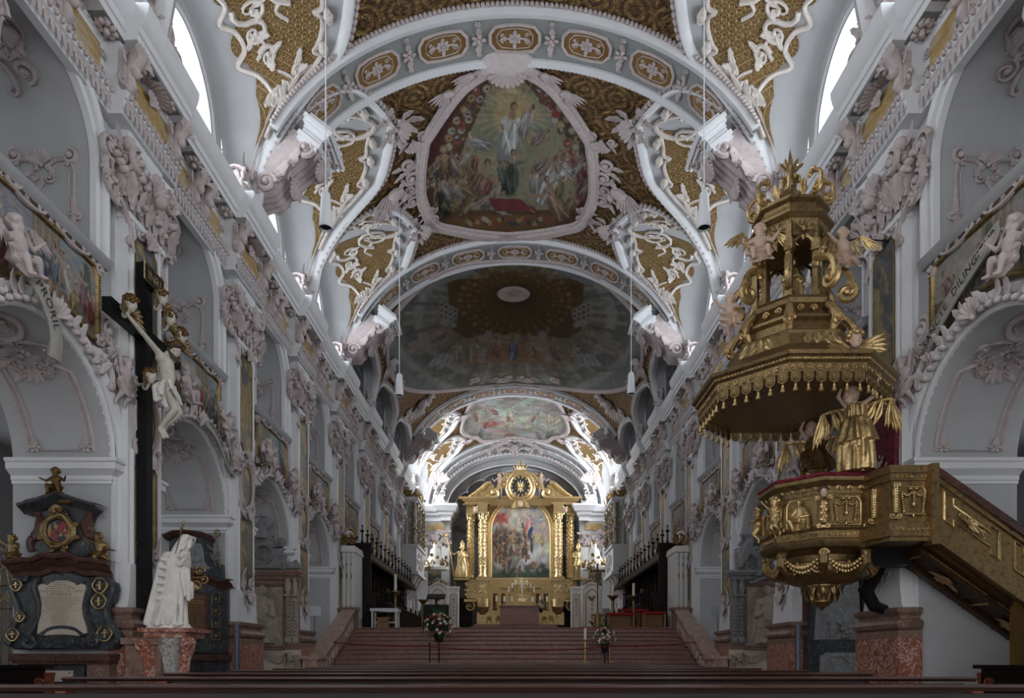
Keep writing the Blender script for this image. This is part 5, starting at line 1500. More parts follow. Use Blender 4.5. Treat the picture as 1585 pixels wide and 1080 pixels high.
# ------------------------------------------------------------------ hanging lamps
def lamp(x,y,label):
    t=thing('pendant_lamp',label,'lamp',(x,y,E+2.27*abs(x)),group='white cylinder lamps on long cords')
    L=.62;k=1.0
    b=M();b.lathe([(.115,0),(.122,.01),(.118,.05),(.082,L-.03),(.074,L),(.0,L+.005)],24,cap=False);b.lathe([(.104,.0),(.10,.03),(.055,L-.05)],24,cap=False);b.build('shade',MT['lamp_white'],t,ang=50)
    b=M();b.lathe([(0,.05),(.06,.05),(.085,.03),(.10,.03)],20,cap=False);b.lathe([(.0,.02),(.03,.02),(.035,.05)],12,cap=False);b.build('reflector',MT['black_metal'],t)
    zt=VZ+VB*sqrt(1-(x/VA)**2)-(E+2.27*abs(x))
    b=M();b.tube([(0,0,L),(0,0,zt+.05)],.011,6);b.lathe([(.02,L),(.018,L+.06),(.008,L+.08)],10);b.build('cord',MT['lamp_white'],t)
lamp(-3.38,12.2,'large white pendant lamp hanging at the upper left')
lamp(3.38,12.2,'large white pendant lamp hanging just left of the pulpit canopy top')
lamp(-3.40,20.1,'smaller white pendant lamp hanging on the left above the altar')
lamp(3.42,20.1,'smaller white pendant lamp hanging on the right above the altar')

# ------------------------------------------------------------------ putti and robed figures
def J0(**k):
    d=dict(pel=(0,0,.30),wst=(0,0,.38),chs=(0,0,.49),nek=(0,0,.57),hed=(0,-.01,.67),shL=(-.11,0,.53),elL=(-.22,-.03,.46),wrL=(-.32,-.08,.50),shR=(.11,0,.53),elR=(.22,-.03,.46),wrR=(.30,-.10,.54),
             hpL=(-.06,0,.29),knL=(-.09,-.12,.20),anL=(-.08,-.04,.04),toL=(-.08,-.10,.01),hpR=(.06,0,.29),knR=(.10,-.10,.20),anR=(.10,.04,.04),toR=(.11,-.02,.01));d.update(k);return d
def putto_mesh(kind,name,mat):
    if kind == 0:J=J0(knL=(-.12,-.16,.30),anL=(-.10,-.16,.12),toL=(-.10,-.23,.10),knR=(.13,-.14,.32),anR=(.16,-.12,.14),toR=(.17,-.19,.12));f=(0,-1,-.1)
    elif kind == 1:J=J0(wrL=(-.30,-.05,.70),elL=(-.22,-.02,.60),wrR=(.16,-.16,.42),elR=(.2,-.1,.44),knL=(-.06,-.05,.14),anL=(-.05,.05,.0),toL=(-.05,.06,-.07),knR=(.10,-.10,.16),anR=(.12,.02,.04),toR=(.12,0,-.03));f=(-.4,-.9,.1)
    else:J=J0(hed=(.05,-.03,.67),wrL=(-.34,-.02,.40),elL=(-.22,-.02,.42),elR=(.24,-.02,.56),wrR=(.36,-.04,.62),knL=(-.14,-.1,.22),anL=(-.26,-.06,.16),toL=(-.30,-.1,.12),knR=(.06,-.14,.20),anR=(.0,-.06,.08),toR=(.0,-.12,.05));f=(.5,-.8,-.2)
    m=body(J,.5,1.0,True,.5,face=f);add_hair(m,J['hed'],f,s=.95,L=.03,seed=kind,n=30)
    return fuse(m,name,mat,.0135,3)
def wing_mesh(name,mat,s_=1):
    b=M();o_wing(b,0,0,s_,.42);return b.data(name,mat)
def drape_mesh(name,mat,seed=0):
    b=M();R=random.Random(seed);rows=[]
    for i in range(9):
        t=i/8;rows.append([(-.2+.42*t+.04*sin(k),-.06-.06*sin(t*3)+.03*sin(k*1.9+t*4),.30-.12*t+(k-6)*.022-.04*sin(t*5)) for k in range(13)])
    b.grid(rows);me=b.data(name,mat);return me
PM={}
def putto(side_m,kind,label,mat='stucco_mauve',sc=1.0,wings=True,name='stucco_putto',cat='putto',group='putti',hair=None,drape=True,flip=1):
    t=thing(name,label,cat,mw=side_m @ Matrix.Diagonal((sc*flip,sc,sc,1)),group=group)
    key=(kind,mat)
    if key not in PM:PM[key]=(putto_mesh(kind,'body',MT[mat]),wing_mesh('wing',MT[mat if 'gold' not in mat else mat],1),wing_mesh('wing',MT[mat],-1),drape_mesh('drapery',MT[mat],kind))
    a,w1,w2,dr=PM[key]
    put('body',a,t)
    if wings:
        put('wing',w1,t,Matrix.Translation((.05,.07,.50)) @ Matrix.Rotation(PI/2,4,'X'));put('wing',w2,t,Matrix.Translation((-.05,.07,.50)) @ Matrix.Rotation(PI/2,4,'X'))
    if drape:put('drapery',dr,t)
    return t
Rx90=Matrix.Rotation(-PI/2,4,'X')   # figure frame (z up, -y front) -> wall frame (y up, z front)
NMB={-1:'nearest',0:'second',1:'third',2:'fourth'}
for side in (-1,1):
    sn='left' if side < 0 else 'right'
    for n in (-1,0,1,2):
        for q,(u,z,k,rot) in enumerate(((-.78,5.62,0,.25),(1.40,5.05,1,-.25),(.70,5.52,2,-.4))):
            if q == 2 and n == -1:continue
            A=FW(side,PN(n)+HB) @ Matrix.Translation((u*(-side) ,z,.30 if q != 1 else .20)) @ Matrix.Rotation(rot*(-side),4,'Z') @ Rx90
            lab='mauve stucco putto %s the %s arch, %s wall' % (('before the crown of','at the far springing of','beyond the crown of')[q],NMB[n],sn)
            putto(A,k,lab,sc=.95,group='stucco putti on the arches',flip=(1 if side < 0 else -1))
# lettered scrolls
def banner(A,pts,label,text,tsize,wdt=.22,flipdir=1):
    t=thing('lettered_scroll',label,'banderole',mw=A,group='lettered stucco scrolls')
    P=smoothpath(pts,8);b=M();L=[0]
    for p,q in zip(P,P[1:]):L.append(L[-1]+(Vector(q)-Vector(p)).length)
    def fr(d):
        d=max(0,min(L[-1]-1e-4,d));k=max(i for i in range(len(L)-1) if L[i] <= d);f=(d-L[k])/(L[k+1]-L[k]);p,q=Vector(P[k]),Vector(P[k+1]);tt=(q-p);tt.z=0;tt.normalize();return p+(q-p)*f,tt
    def mp(x,y,z):
        p,tt=fr(x);nx=Vector((-tt.y,tt.x,0));return tuple(p+nx*y+Vector((0,0,z)))
    n=40
    for z in (0,.02):b.grid([[mp(L[-1]*i/n,y*wdt/2,z+.012*(1-(y)**2)) for y in (-1,-.5,0,.5,1)] for i in range(n+1)])
    b.grid([[mp(L[-1]*i/n,wdt/2*s_,z) for z in (0,.02)] for i in range(n+1) for s_ in (1,)]);b.build('ribbon',MT['banner_paper'],t)
    for k,(wd,d0) in enumerate(text):
        m=text_mesh(wd,tsize,align='LEFT',spacing=1.05);m2=M(); 
        m2.add([mp(d0+x,y,.040) for x,y,z in m.v],m.f);m2.build('lettering',MT['ink'],t,smooth=False)
banner(FL(PN(-1)+HB),[(-.95,5.95,.2),(-.70,5.88,.24),(-.42,5.66,.28),(-.22,5.30,.28),(-.20,4.98,.25)],'lettered stucco scroll reading PRORIL on the nearest left arch',[('PRORIL',.42)],.17,.24)
banner(FL(PN(0)+HB),[(.10,5.74,.2),(.45,5.60,.24),(.80,5.40,.22),(1.15,5.17,.20),(1.50,5.10,.18)],'lettered stucco scroll reading MITRA ET PEDO on the second left arch',[('MITRA ET',.10),('PEDO',.86)],.15,.2)
banner(FR(PN(-1)+HB),[(-1.12,5.64,.14),(-.6,5.98,.16),(-.2,6.20,.16),(.3,6.38,.18),(.6,6.44,.2)],'lettered stucco scroll reading SANCTE DILINGITUR on the nearest right arch',[('SANCTE',.10),('DILINGITUR',.88)],.17,.24)

# ------------------------------------------------------------------ crucifix
CX=thing('crucifix','tall black wooden cross with pale carved Christ on the left pillar','crucifix',mw=frame((-5.72,10.80,0),(0,1,0),(0,0,1),(1,0,0)))
b=M();b.box(-.095,.095,1.62,7.35,-.22,-.06);b.box(-1.02,1.02,6.12,6.32,-.20,-.06);b.build('cross',MT['black_wood'],CX,smooth=False)
b=M();b.box(-.30,.30,6.98,7.24,-.02,.02);b.box(-.06,.06,6.95,7.3,-.1,-.01);tb=b.build('title_board',MT['black_wood'],CX,smooth=False)
b=M();o_=[(-.30,6.98),(.30,6.98),(.30,7.24),(-.30,7.24)]
for a_,c_ in zip(o_,o_[1:]+o_[:1]):b.tube([(*a_,.022),(*c_,.022)],.010,4)
tm=text_mesh('INRI',.21);b.join(tm,mat=Matrix.Translation((0,7.105,.026)));b.build('gilt_letters',MT['gold'],tb)
J=dict(pel=(0,5.42,.20),wst=(0,5.54,.23),chs=(.0,5.78,.20),nek=(.03,5.96,.21),hed=(.10,6.05,.29),shL=(-.18,5.92,.15),elL=(-.48,6.04,.10),wrL=(-.78,6.19,.02),shR=(.18,5.93,.15),elR=(.48,6.05,.10),wrR=(.78,6.19,.02),
         hpL=(-.08,5.38,.20),knL=(-.03,5.06,.36),anL=(.0,4.76,.10),toL=(.0,4.62,.17),hpR=(.09,5.38,.20),knR=(.09,5.04,.37),anR=(.03,4.78,.13),toR=(.04,4.64,.21))
m=body(J,.98,0,True,.6,thumb=((0,1,0),(0,1,0)),face=(.35,-.55,.75),hup=(.1,.8,.5))
for k in range(5):
    for s_ in (-1,1):capsule(m,(s_*.02,5.64+k*.05,.315-.01*k),(s_*.10,5.61+k*.05,.28-.01*k),.014,.010,6)
put('carved_body',fuse(m,'carved_body',MT['pale_skin'],.0115,2),CX)
b=M();add_hair(b,J['hed'],(.35,-.55,.75),(.1,.8,.5),.9,.09,3,60); 
for k in range(6):capsule(b,(J['hed'][0]+.07-.03*k,J['hed'][1]-.02,J['hed'][2]-.02*k+.03),(J['hed'][0]+.08-.035*k,J['hed'][1]-.18,J['hed'][2]+.02),.03,.015,6)
hr=put('hair',fuse(b,'hair',MT['hair_brown'],.012,1),CX)
b=M();R=random.Random(1);c0=Vector(J['hed'])+Vector((.0,.07,.0))
for k in range(4):b.tube([tuple(c0+Vector((.105*cos(a*PI/8),.02*sin(a*1.3+k),.105*sin(a*PI/8)+.02*cos(a+k)))) for a in range(17)],.012,5)
for k in range(18):a=R.uniform(0,6.28);p=c0+Vector((.105*cos(a),0,.105*sin(a)));b.tube([tuple(p),tuple(p+Vector((cos(a)*.05,R.uniform(-.04,.05),sin(a)*.05)))],[.008,.001],4)
b.build('crown_of_thorns',MT['gold_dark'],CX)
b=M();R=random.Random(9)
for k in range(9):
    a=2*PI*k/9;capsule(b,(.15*cos(a),5.44+.02*sin(3*a),.20+.12*sin(a)),(.13*cos(a+.5),5.30+.03*sin(a),.22+.12*sin(a+.5)),.035,.03,6)
for k in range(7):capsule(b,(-.16+.05*k,5.46-.02*k,.33),(-.14+.05*k,5.36-.025*k,.36),.028,.03,6)
for k in range(5):capsule(b,(-.2,5.42,.25),(-.30-.03*k,5.22-.05*(k % 3),.22+.03*k),.035,.05,6)
capsule(b,(-.28,5.2,.25),(-.2,5.05,.3),.07,.04);capsule(b,(-.3,5.3,.2),(-.36,5.1,.24),.06,.05)
put('loincloth',fuse(b,'loincloth',MT['white_statue'],.014,2),CX)
for (x,y,z,fx,mt) in ((-.02,6.83,.14,.5,'pale_skin'),(.22,6.62,.14,.4,'pale_skin'),(.56,6.50,.16,.5,'pale_skin'),(-.18,5.52,.05,-.4,'pale_skin'),(-.74,6.36,.05,.3,'pale_skin')):
    h=M();add_head(h,(x,y,z),(fx,-.25,.8),(0,1,0),.98,.7);capsule(h,(x,y-.06,z-.02),(x,y-.17,z-.08),.05,.05);hd=put('cherub_head',fuse(h,'cherub_head',MT[mt],.012,2),CX)
    v=M();add_hair(v,(x,y,z),(fx,-.25,.8),(0,1,0),.95,.04,int(y*7),24);v.build('gilt_hair',MT['gold_dark'],hd)
    v=M(); 
    for s_ in (-1,1):
        for k in range(4):o_leaf(v,x+s_*.05,y-.12,(0 if s_ > 0 else PI)-s_*(.5-.35*k),.30-.03*k,.10,z-.04)
    v.build('wing',MT['gold_old'],hd)

# ------------------------------------------------------------------ veiled statue on its pedestal
S_=10.3/F
t=thing('veiled_statue','white statue of a veiled mourning woman with a dagger, under the crucifix','statue',(-5.12,10.30,0))
def sp(px,py):return ((px-797)*S_+5.12,E+(1018-py)*S_)
b=M()
def P3(px,py,y):x,z=sp(px,py);return (x,y,z)
def CP(a,c,r0,r1,n=7):capsule(b,P3(*a),P3(*c),r0,r1,n)
robe(b,[P3(264,968,0),P3(264,930,0),P3(267,900,0),P3(273,872,.0),P3(280,852,0)],[.25,.225,.20,.19,.11],11,.20,4,64,.8,.8)
for i,(x0,x1,y,r) in enumerate(((236,262,.05,.055),(241,266,-.06,.045),(247,268,-.13,.04),(255,272,-.19,.035),(263,277,-.21,.03),(271,281,-.21,.03),(279,285,-.19,.03),(286,289,-.13,.03))):CP((x0,966,y),(x1,872+2*(i % 3),y*.85),r,.045)
for i in range(7):CP((239+3*i,967-(i % 2)*3,-.08-.03*i),(250+3*i,930,-.12-.02*i),.04,.03)
for i in range(6):CP((292-2*i,876+9*i,-.17),(262-1.5*i,868+12*i,-.22),.026,.032)                  # cloak drawn across
CP((296,885,-.13),(297,928,-.10),.05,.035);CP((291,890,-.17),(294,922,-.15),.05,.03);CP((300,905,-.08),(299,925,-.05),.045,.03)
CP((262,864,.0),(284,862,-.03),.115,.09)                                                          # shoulders
CP((266,868,-.14),(288,876,-.21),.052,.042);CP((288,876,-.21),(296,868,-.2),.04,.025);CP((276,862,-.17),(293,864,-.23),.045,.03)
for dx in range(4):CP((292+dx,866-dx,-.23+.012*dx),(299+dx,860-dx,-.21),.012,.010,6)
hd=P3(290,842,-.02);add_head(b,hd,(.85,-.42,-.35),(.3,0,.95),.95)
for i in range(9):                                                                                # hood and veil
    a=-1.7+3.4*i/8;c_,s2=cos(a),sin(a)
    top=(hd[0]+.035-.075*c_,.115*s2,hd[2]+.115-.02*abs(s2));mid=(hd[0]-.07-.07*c_,.135*s2,hd[2]-.06);low=(hd[0]-.13-.10*c_,.20*s2,hd[2]-.30);end=(hd[0]-.20-.13*c_,.20*s2,hd[2]-1.12)
    capsule(b,top,mid,.038,.042,7);capsule(b,mid,low,.042,.05,7);capsule(b,low,end,.05,.05,7)
capsule(b,(hd[0]+.055,-.08,hd[2]+.10),(hd[0]+.055,.08,hd[2]+.10),.028,.028,7);capsule(b,(hd[0]+.05,-.09,hd[2]+.09),(hd[0]-.01,-.115,hd[2]-.08),.026,.03,7)
for i in range(6):CP((264-1.5*i,874,.03-.03*i),(244-2*i,964,.02-.03*i),.05,.05)
CP((236,962,0),(243,968,0),.06,.05);CP((284,968,-.2),(292,966,-.22),.035,.03)
put('robed_body',fuse(b,'robed_body',MT['white_statue'],.0115,1),t)
b=M();b.tube([P3(281,866,-.22),P3(292,812,-.16)],[.006,.010],6);b.ell(P3(292,812,-.16),(.02,.02,.03));b.tube([P3(288,821,-.2),P3(294,823,-.12)],.010,6);b.build('dagger',MT['gold_old'],t)
b=M();v=M();R=random.Random(3)
for k in range(5):v.tube([(R.uniform(-.1,.1),R.uniform(-.1,.1),0) for _ in range(1)]+[(.14*cos(k*1.26),.14*sin(k*1.26),.03),(.2*cos(k*1.26+.3),.2*sin(k*1.26+.3),.0)],[.02,.018,.008],5)
o_scroll(v,.1,.1,.08,0,1.3,1,.02);o_scroll(v,.05,-.12,.08,2,1.3,-1,.02);o_scroll(v,.16,-.02,.07,4,1.3,1,.02)
x,z=sp(302,895);b.join(v,mat=FC(x,-.05,z));b.build('gilt_ornament',MT['gold_old'],t)
b=M();robe(b,[P3(262,974,0),P3(262,966,0)],[.33,.29],7,.1,2,30,.2,.7);b.build('rocky_base',MT['white_statue'],t)
t=thing('statue_pedestal','red marble console pedestal carrying the white veiled statue','pedestal',(-5.14,10.30,0))
zt=E+(1018-973)*S_
b=M(fn=lambda x,y,z:(x,z,y));q=M();b.fn=None;b.box(-.36,.40,-.36,.36,zt-.06,zt);b.box(-.30,.33,-.3,.3,zt-.14,zt-.06);b.build('top_slab',MT['red_marble'],t,smooth=False)
b=M();b.lathe([(.22,.0),(.20,.3),(.16,.6),(.15,.9),(.20,1.15),(.28,zt-.16),(.30,zt-.12)],8,sx=1.1,sy=1.0,a0=PI/8);b.build('shaft',MT['speckled_marble'],t,ang=20)
for s_ in (-1,1):
    b=M();v=M();v.tube([(0,0,0),(.02*s_,.4,0),(.08*s_,.75,0),(.10*s_,1.1,0),(.16*s_,zt-.2,0)],[.10,.09,.08,.09,.12],6);o_scroll(v,.17*s_,zt-.24,.09,0,1.4,s_,.05,.05)
    b.join(v,mat=FC(s_*.16,-.22,0));b.build('scroll_side',MT['red_marble'],t)
b=M();b.box(-.62,-.1,-.2,.34,0,zt-.16);b.box(-.66,-.05,-.26,.34,zt-.24,zt-.14);b.build('rear_block',MT['brown_marble'],t,smooth=False)
# ------------------------------------------------------------------ epitaphs and tombs on the pier faces
class Px:   # traces in photograph pixels turned into metres on a plane facing the nave entrance at depth Y
    def __init__(s,Y,cx,bk=.15):s.Y=Y;s.s=(Y-bk)/F;s.cx=cx;s.A=FC((cx-797)*s.s,Y,E)
    def __call__(s,x,y):return ((x-s.cx)*s.s,(1018-y)*s.s)
    def at(s,x,y,z):q=s.Y-z;return ((x-797)*q/F-(s.cx-797)*s.s,(1018-y)*q/F,z)
    def L(s,pts):return [s(x,y) for x,y in pts]
YJ=PN(0)-.60
K=Px(YJ-.02,95)
def c5(x,y):return K(x/3.175,720+y/3.175)
def C5(pts):return [c5(*p) for p in pts]
def mirrorx(pts,cx=0):return pts+[(2*cx-x,y) for x,y in reversed(pts)]
EP=thing('marble_epitaph','large dark marble epitaph with pale inscribed tablet on the nearest left pier','epitaph',mw=K.A)
mc=c5(313,0)[0]
def S5(pts):   # half outline (right side) in crop pixels mirrored about x = 313
    r=C5(pts);return r+[(2*mc-x,y) for x,y in reversed(r)]
b=M();b.prism(S5([(313,905),(560,905),(590,880),(590,840),(560,800),(535,760),(530,700),(555,660),(566,610),(560,575),(530,560),(480,555),(430,550),(400,535),(360,525),(313,520)]),0,.16,.03)
b.build('body_slab',MT['black_marble'],EP,ang=30)
b=M()
for off,r in ((0,.055),(.0,.05)):
    pass
edge=S5([(313,905),(560,905),(590,880),(590,840),(560,800),(535,760),(530,700),(555,660),(566,610),(560,575),(530,560),(480,555)])
for pts,r in ((C5([(470,885),(475,840),(450,790),(430,740),(425,690),(440,640),(450,600),(440,570),(420,565)]),.05),(C5([(560,880),(588,860),(575,820),(545,780),(528,720),(540,670),(560,620),(555,580),(520,565),(480,560)]),.055),(C5([(215,835),(250,805),(313,795),(375,805),(420,835)]),.04)):
    b.tube([(x,y,.17) for x,y in smoothpath(pts,4)],r,7);b.tube([(2*mc-x,y,.17) for x,y in smoothpath(pts,4)],r,7)
for s_ in (-1,1):
    v=c5(470,862);o_scroll(b,v[0] if s_ > 0 else 2*mc-v[0],v[1],.11,0,1.6,s_,.05,.17)
b.build('scroll_border',MT['black_marble'],EP)
b=M();b.prism(S5([(313,832),(400,838),(435,825),(430,780),(416,730),(412,680),(422,630),(432,600),(425,588),(405,583),(385,592),(365,575),(340,568),(313,567)]),.15,.20,.01);tbl=b.build('inscribed_tablet',MT['beige_tablet'],EP,ang=30);tbl['label']='pale beige inscribed tablet'
b=M();R=random.Random(3)
tm=text_mesh('JOANNES FRANCISC. S.R.I. COMES',.046);cx,cy=c5(304,620);b.join(tm,mat=Matrix.Translation((cx,cy,.204)))
tm=text_mesh('LAMBERG',.078,spacing=1.15);cx,cy=c5(304,636);b.join(tm,mat=Matrix.Translation((cx,cy,.204)))
for k,wd in enumerate((150,90,190,210)):
    y=575+k*10; 
    x=304-wd/2*.62
    while x < 304+wd/2*.62:l=R.uniform(6,18);p0,p1=c5(x,y+3.2),c5(x+l,y);b.add([(p0[0],p0[1],.204),(p1[0],p0[1],.204),(p1[0],p1[1],.204),(p0[0],p1[1],.204)],[(0,1,2,3)]);x += l+4
for k,wd in enumerate((200,170,210,150,190,170,120,130,110,170,60,100,80,90,70,90,70,80,60)):
    y=650+k*7.2;x=304-wd/2
    while x < 304+wd/2:l=R.uniform(5,16);p0,p1=c5(x,y+2.4),c5(min(x+l,304+wd/2),y);b.add([(p0[0],p0[1],.204),(p1[0],p0[1],.204),(p1[0],p1[1],.204),(p0[0],p1[1],.204)],[(0,1,2,3)]);x += l+3.5
b.build('inscription',MT['engraved'],tbl,smooth=False)
b=M()   # cornice, curved
c_up=smoothpath(C5([(60,485),(100,480),(150,470),(200,470),(250,448),(313,455)]),4);c_up=c_up+[(2*mc-x,y) for x,y in reversed(c_up[:-1])]
b.sweep([(x,y) for x,y in c_up],[(-.22,0),(-.22,.16),(-.15,.18),(-.10,.26),(-.05,.30),(-.04,.36),(0,.38),(.03,.36),(.03,0)]);b.build('curved_cornice',MT['dark_red_marble'],EP,ang=35)
b=M();b.prism(S5([(313,455),(440,440),(470,400),(440,330),(430,290),(450,240),(480,215),(400,190),(345,165),(313,160)]),0,.14,.03);b.build('gable_slab',MT['black_marble'],EP,ang=30)
b=M()
for s_ in (-1,1):
    p=C5([(470,420),(478,370),(440,340),(425,290),(445,225)]);p=[(x if s_ > 0 else 2*mc-x,y) for x,y in p];b.tube([(x,y,.13) for x,y in smoothpath(p,5)],[.06]*8+[.09]*9+[.06]*(4*5+1-17),7)
b.build('gable_scroll',MT['dark_red_marble'],EP)
b=M();tp=smoothpath(C5([(120,205),(180,190),(240,170),(300,150),(313,148)]),4);tp=tp+[(2*mc-x,y) for x,y in reversed(tp[:-1])]
b.sweep(tp,[(-.12,0),(-.12,.20),(-.06,.26),(-.02,.33),(.02,.33),(.02,0)]);b.build('top_cornice',MT['black_marble'],EP,ang=35)
b=M();o=[c5(295+58*cos(a*PI/10),325+60*sin(a*PI/10)) for a in range(20)];b.prism(o,.13,.20,.02);ar=b.build('coat_of_arms',MT['arms_paint'],EP)
b=M();ring=[c5(295+74*cos(a*PI/18)*(1+.07*cos(a*PI/9*2)),325+78*sin(a*PI/18)*(1+.06*sin(a*PI/9*2))) for a in range(37)];b.tube([(x,y,.19) for x,y in ring],.045,7);b.tube([(*c5(295+60*cos(a*PI/12),325+62*sin(a*PI/12)),.21) for a in range(25)],.018,5)
for a in range(8):
    t0=a*PI/4+.4;x,y=c5(295+84*cos(t0),325-88*sin(t0));o_scroll(b,x,y,.055,t0,1.4,1 if a % 2 else -1,.024,.18)
cx,cy=c5(295,238);o_shell(b,cx,cy,PI/2,.12,7,.2);b.build('gilt_cartouche',MT['gold_old'],ar)
for i,(x,y,r) in enumerate(((93,590,26),(503,592,34),(498,670,34),(111,745,22),(75,832,28),(526,827,34))):
    b=M();cx,cy=c5(x,y);q=r/3.175*K.s
    b.prism([(cx+q*.85*cos(a*PI/6),cy+q*.85*sin(a*PI/6)) for a in range(12)],.15,.20,.01);sh=b.build('small_shield',MT['black_marble'],EP)
    b=M();b.tube([(cx+q*cos(a*PI/8)*(1+.1*cos(a*PI/2)),cy+q*sin(a*PI/8)*(1.1),.21) for a in range(17)],.014,5);b.tube([(cx-q*.5,cy,.215),(cx+q*.5,cy+.01,.215)],.012,5);b.tube([(cx,cy-q*.6,.215),(cx,cy+q*.6,.215)],.014,5);b.build('gilt_rim',MT['gold'],sh)
b=M(); 
for s_ in (-1,1):
    for x in (190,350):
        pass
for x in (193,350):cx,cy=c5(x,182);b.ell((cx,cy,.22),(.10,.06,.06),8,6);o_leaf(b,cx,cy,PI if x < 300 else 0,.16,.09,.2);o_leaf(b,cx,cy,0 if x < 300 else PI,.14,.09,.2)
b.build('gilt_leaves',MT['gold_dark'],EP)
b=M();x0,y0=c5(75,925);x1,y1=c5(565,960);b.box(x0,x1,y1,y0,0,.30);b.box(x0+.03,x1-.03,y1-.05,y1,0,.26);b.build('base_cornice',MT['dark_red_marble'],EP,smooth=False)
b=M();x0,_=c5(95,960);x1,_=c5(420,960);b.box(x0,x1,-E+.0,c5(0,965)[1],0,.18);b.build('base_block',MT['black_marble'],EP,smooth=False)
b=M();x0,_=c5(440,960);x1,_=c5(550,960);b.box(x0,x1,-E,c5(0,965)[1],0,.22);b.build('base_pier',MT['brown_marble'],EP,smooth=False)
b=M();x0,y0=c5(222,1008);x1,y1=c5(368,1062);b.box(x0,x1,y1,y0,.18,.20);pl=b.build('small_plaque',MT['beige_tablet'],EP,smooth=False)
b=M();[b.ell((*c5(x,1018),.21),.012,6,4) for x in (235,355)];b.build('plaque_screws',MT['gold_dark'],pl)
for (x,y,k,sc,lab,fl_,rot) in ((275,166,0,.62,'gilded putto sitting on top of the dark epitaph',1,0),(75,497,1,.64,'gilded putto at the left shoulder of the dark epitaph',1,.1),(487,492,2,.64,'gilded putto at the right shoulder of the dark epitaph',-1,-.1)):
    putto(K.A @ Matrix.Translation(K.at(x/3.175,720+y/3.175,.26)) @ Matrix.Rotation(rot,4,'Z') @ Rx90,k,lab,'gold_dark' if k == 0 else 'gold_old',sc*.95,wings=False,name='gilded_putto',group='gilded putti of the epitaph',flip=fl_)

# second epitaph, brown tablet, on the next pier
K2=Px(PN(1)-.62,318)
def c2(x,y):return K2(220+x/4.5,800+y/4.5)
def C2(p):return [c2(*q) for q in p]
E2=thing('marble_epitaph','dark grey epitaph with brown lettered tablet and crozier putto behind the white statue','epitaph',mw=K2.A)
b=M();b.prism(C2([(180,950),(590,950),(590,480),(560,455),(560,400),(555,330),(490,300),(480,200),(490,150),(400,120),(300,110),(180,130)]),0,.12,.02);b.build('body_slab',MT['black_marble'],E2,ang=30)
b=M();b.sweep(C2([(160,140),(230,108),(330,105),(430,118),(510,150)]),[(-.08,0),(-.08,.2),(0,.28),(.03,.28),(.03,0)]);b.build('top_cornice',MT['dark_red_marble'],E2,ang=35)
b=M();b.prism(C2([(230,180),(410,182),(425,230),(430,300),(450,340),(480,350),(460,365),(380,360),(250,350)]),.11,.15,.01);pt=b.build('grey_field',MT['grey_marble'],E2)
b=M();b.ell((*c2(375,290),.16),(.13,.08,.05));b.ell((*c2(350,250),.18),(.08,.10,.06));b.ell((*c2(372,310),.15),(.18,.04,.04));b.build('relief_bust',MT['grey_marble'],pt)
b=M();b.sweep(C2([(300,400),(400,395),(500,425),(560,455),(625,440)]),[(-.16,0),(-.16,.14),(-.08,.2),(-.04,.30),(0,.34),(.02,.33),(.02,0)]);b.build('cornice',MT['dark_red_marble'],E2,ang=35)
b=M();o=C2([(270,830),(330,850),(400,860),(450,830),(458,790),(458,560),(440,535),(380,518),(320,530),(280,560)]);b.prism(o,.11,.16,.015);tb2=b.build('lettered_tablet',MT['dark_red_marble'],E2,ang=30)
b=M();R=random.Random(8)
for k in range(20):
    y=550+k*14;x=318+R.uniform(0,14)
    while x < 430:l=R.uniform(8,24);p0,p1=c2(x,y+(9 if k in (2,3) else 5)),c2(min(436,x+l),y);b.add([(p0[0],p0[1],.163),(p1[0],p0[1],.163),(p1[0],p1[1],.163),(p0[0],p1[1],.163)],[(0,1,2,3)]);x += l+5
b.build('inscription',MT['gilt_ink'],tb2,smooth=False)
for y in (572,655,742,828,905):
    b=M();cx,cy=c2(514,y);b.prism([(cx-.075,cy-.08),(cx+.075,cy-.08),(cx+.075,cy+.08),(cx-.075,cy+.08)],.11,.15,.01);sh=b.build('small_shield',MT['black_marble'],E2)
    if y < 880:
        b=M();q=[(cx-.08,cy-.08),(cx+.08,cy-.08),(cx+.08,cy+.07),(cx+.03,cy+.11),(cx-.03,cy+.11),(cx-.08,cy+.07)];b.tube([(*p,.155) for p in q+[q[0]]],.012,5);b.ell((cx,cy,.16),(.03,.04,.02));b.build('gilt_rim',MT['gold_old'],sh)
b=M();x0,y0=c2(290,955);x1,y1=c2(612,1000);b.box(x0,x1,y1,y0,0,.28);b.build('base_cornice',MT['dark_red_marble'],E2,smooth=False)
b=M();b.box(x0+.05,x1-.05,-E,y1,0,.2);b.build('base_block',MT['black_marble'],E2,smooth=False)
b=M();cx,cy=c2(340,880);b.lathe([(.09,-.20),(.05,-.12),(.03,-.05),(.08,0),(.06,.05),(.03,.10)],14,c=(cx,.2)); 
q=M();q.lathe([(.10,-.17),(.06,-.12),(.03,-.07),(.10,.0),(.08,.06),(.02,.10)],14);b=M();b.join(q,mat=Matrix.Translation((cx,cy,.2)) @ Matrix.Rotation(-PI/2,4,'X'));b.build('stone_urn',MT['stucco_pale'],E2)
putto(K2.A @ Matrix.Translation(K2.at(334,871,.2)) @ Rx90,1,'small grey putto holding a gilt crozier on the second left epitaph','grey_stone',.52,wings=False,name='grey_putto',group=None)
t=thing('gilt_crozier','gilt crozier held by the small grey putto','crozier',mw=K2.A);b=M();p=[c2(570,360),c2(545,150)];b.tube([(*p[0],.32),(*p[1],.32)],.013,6);o_scroll(b,c2(543,120)[0],c2(543,120)[1],.08,-PI/2,1.5,1,.016,.31);b.build('staff',MT['gold_old'],t)

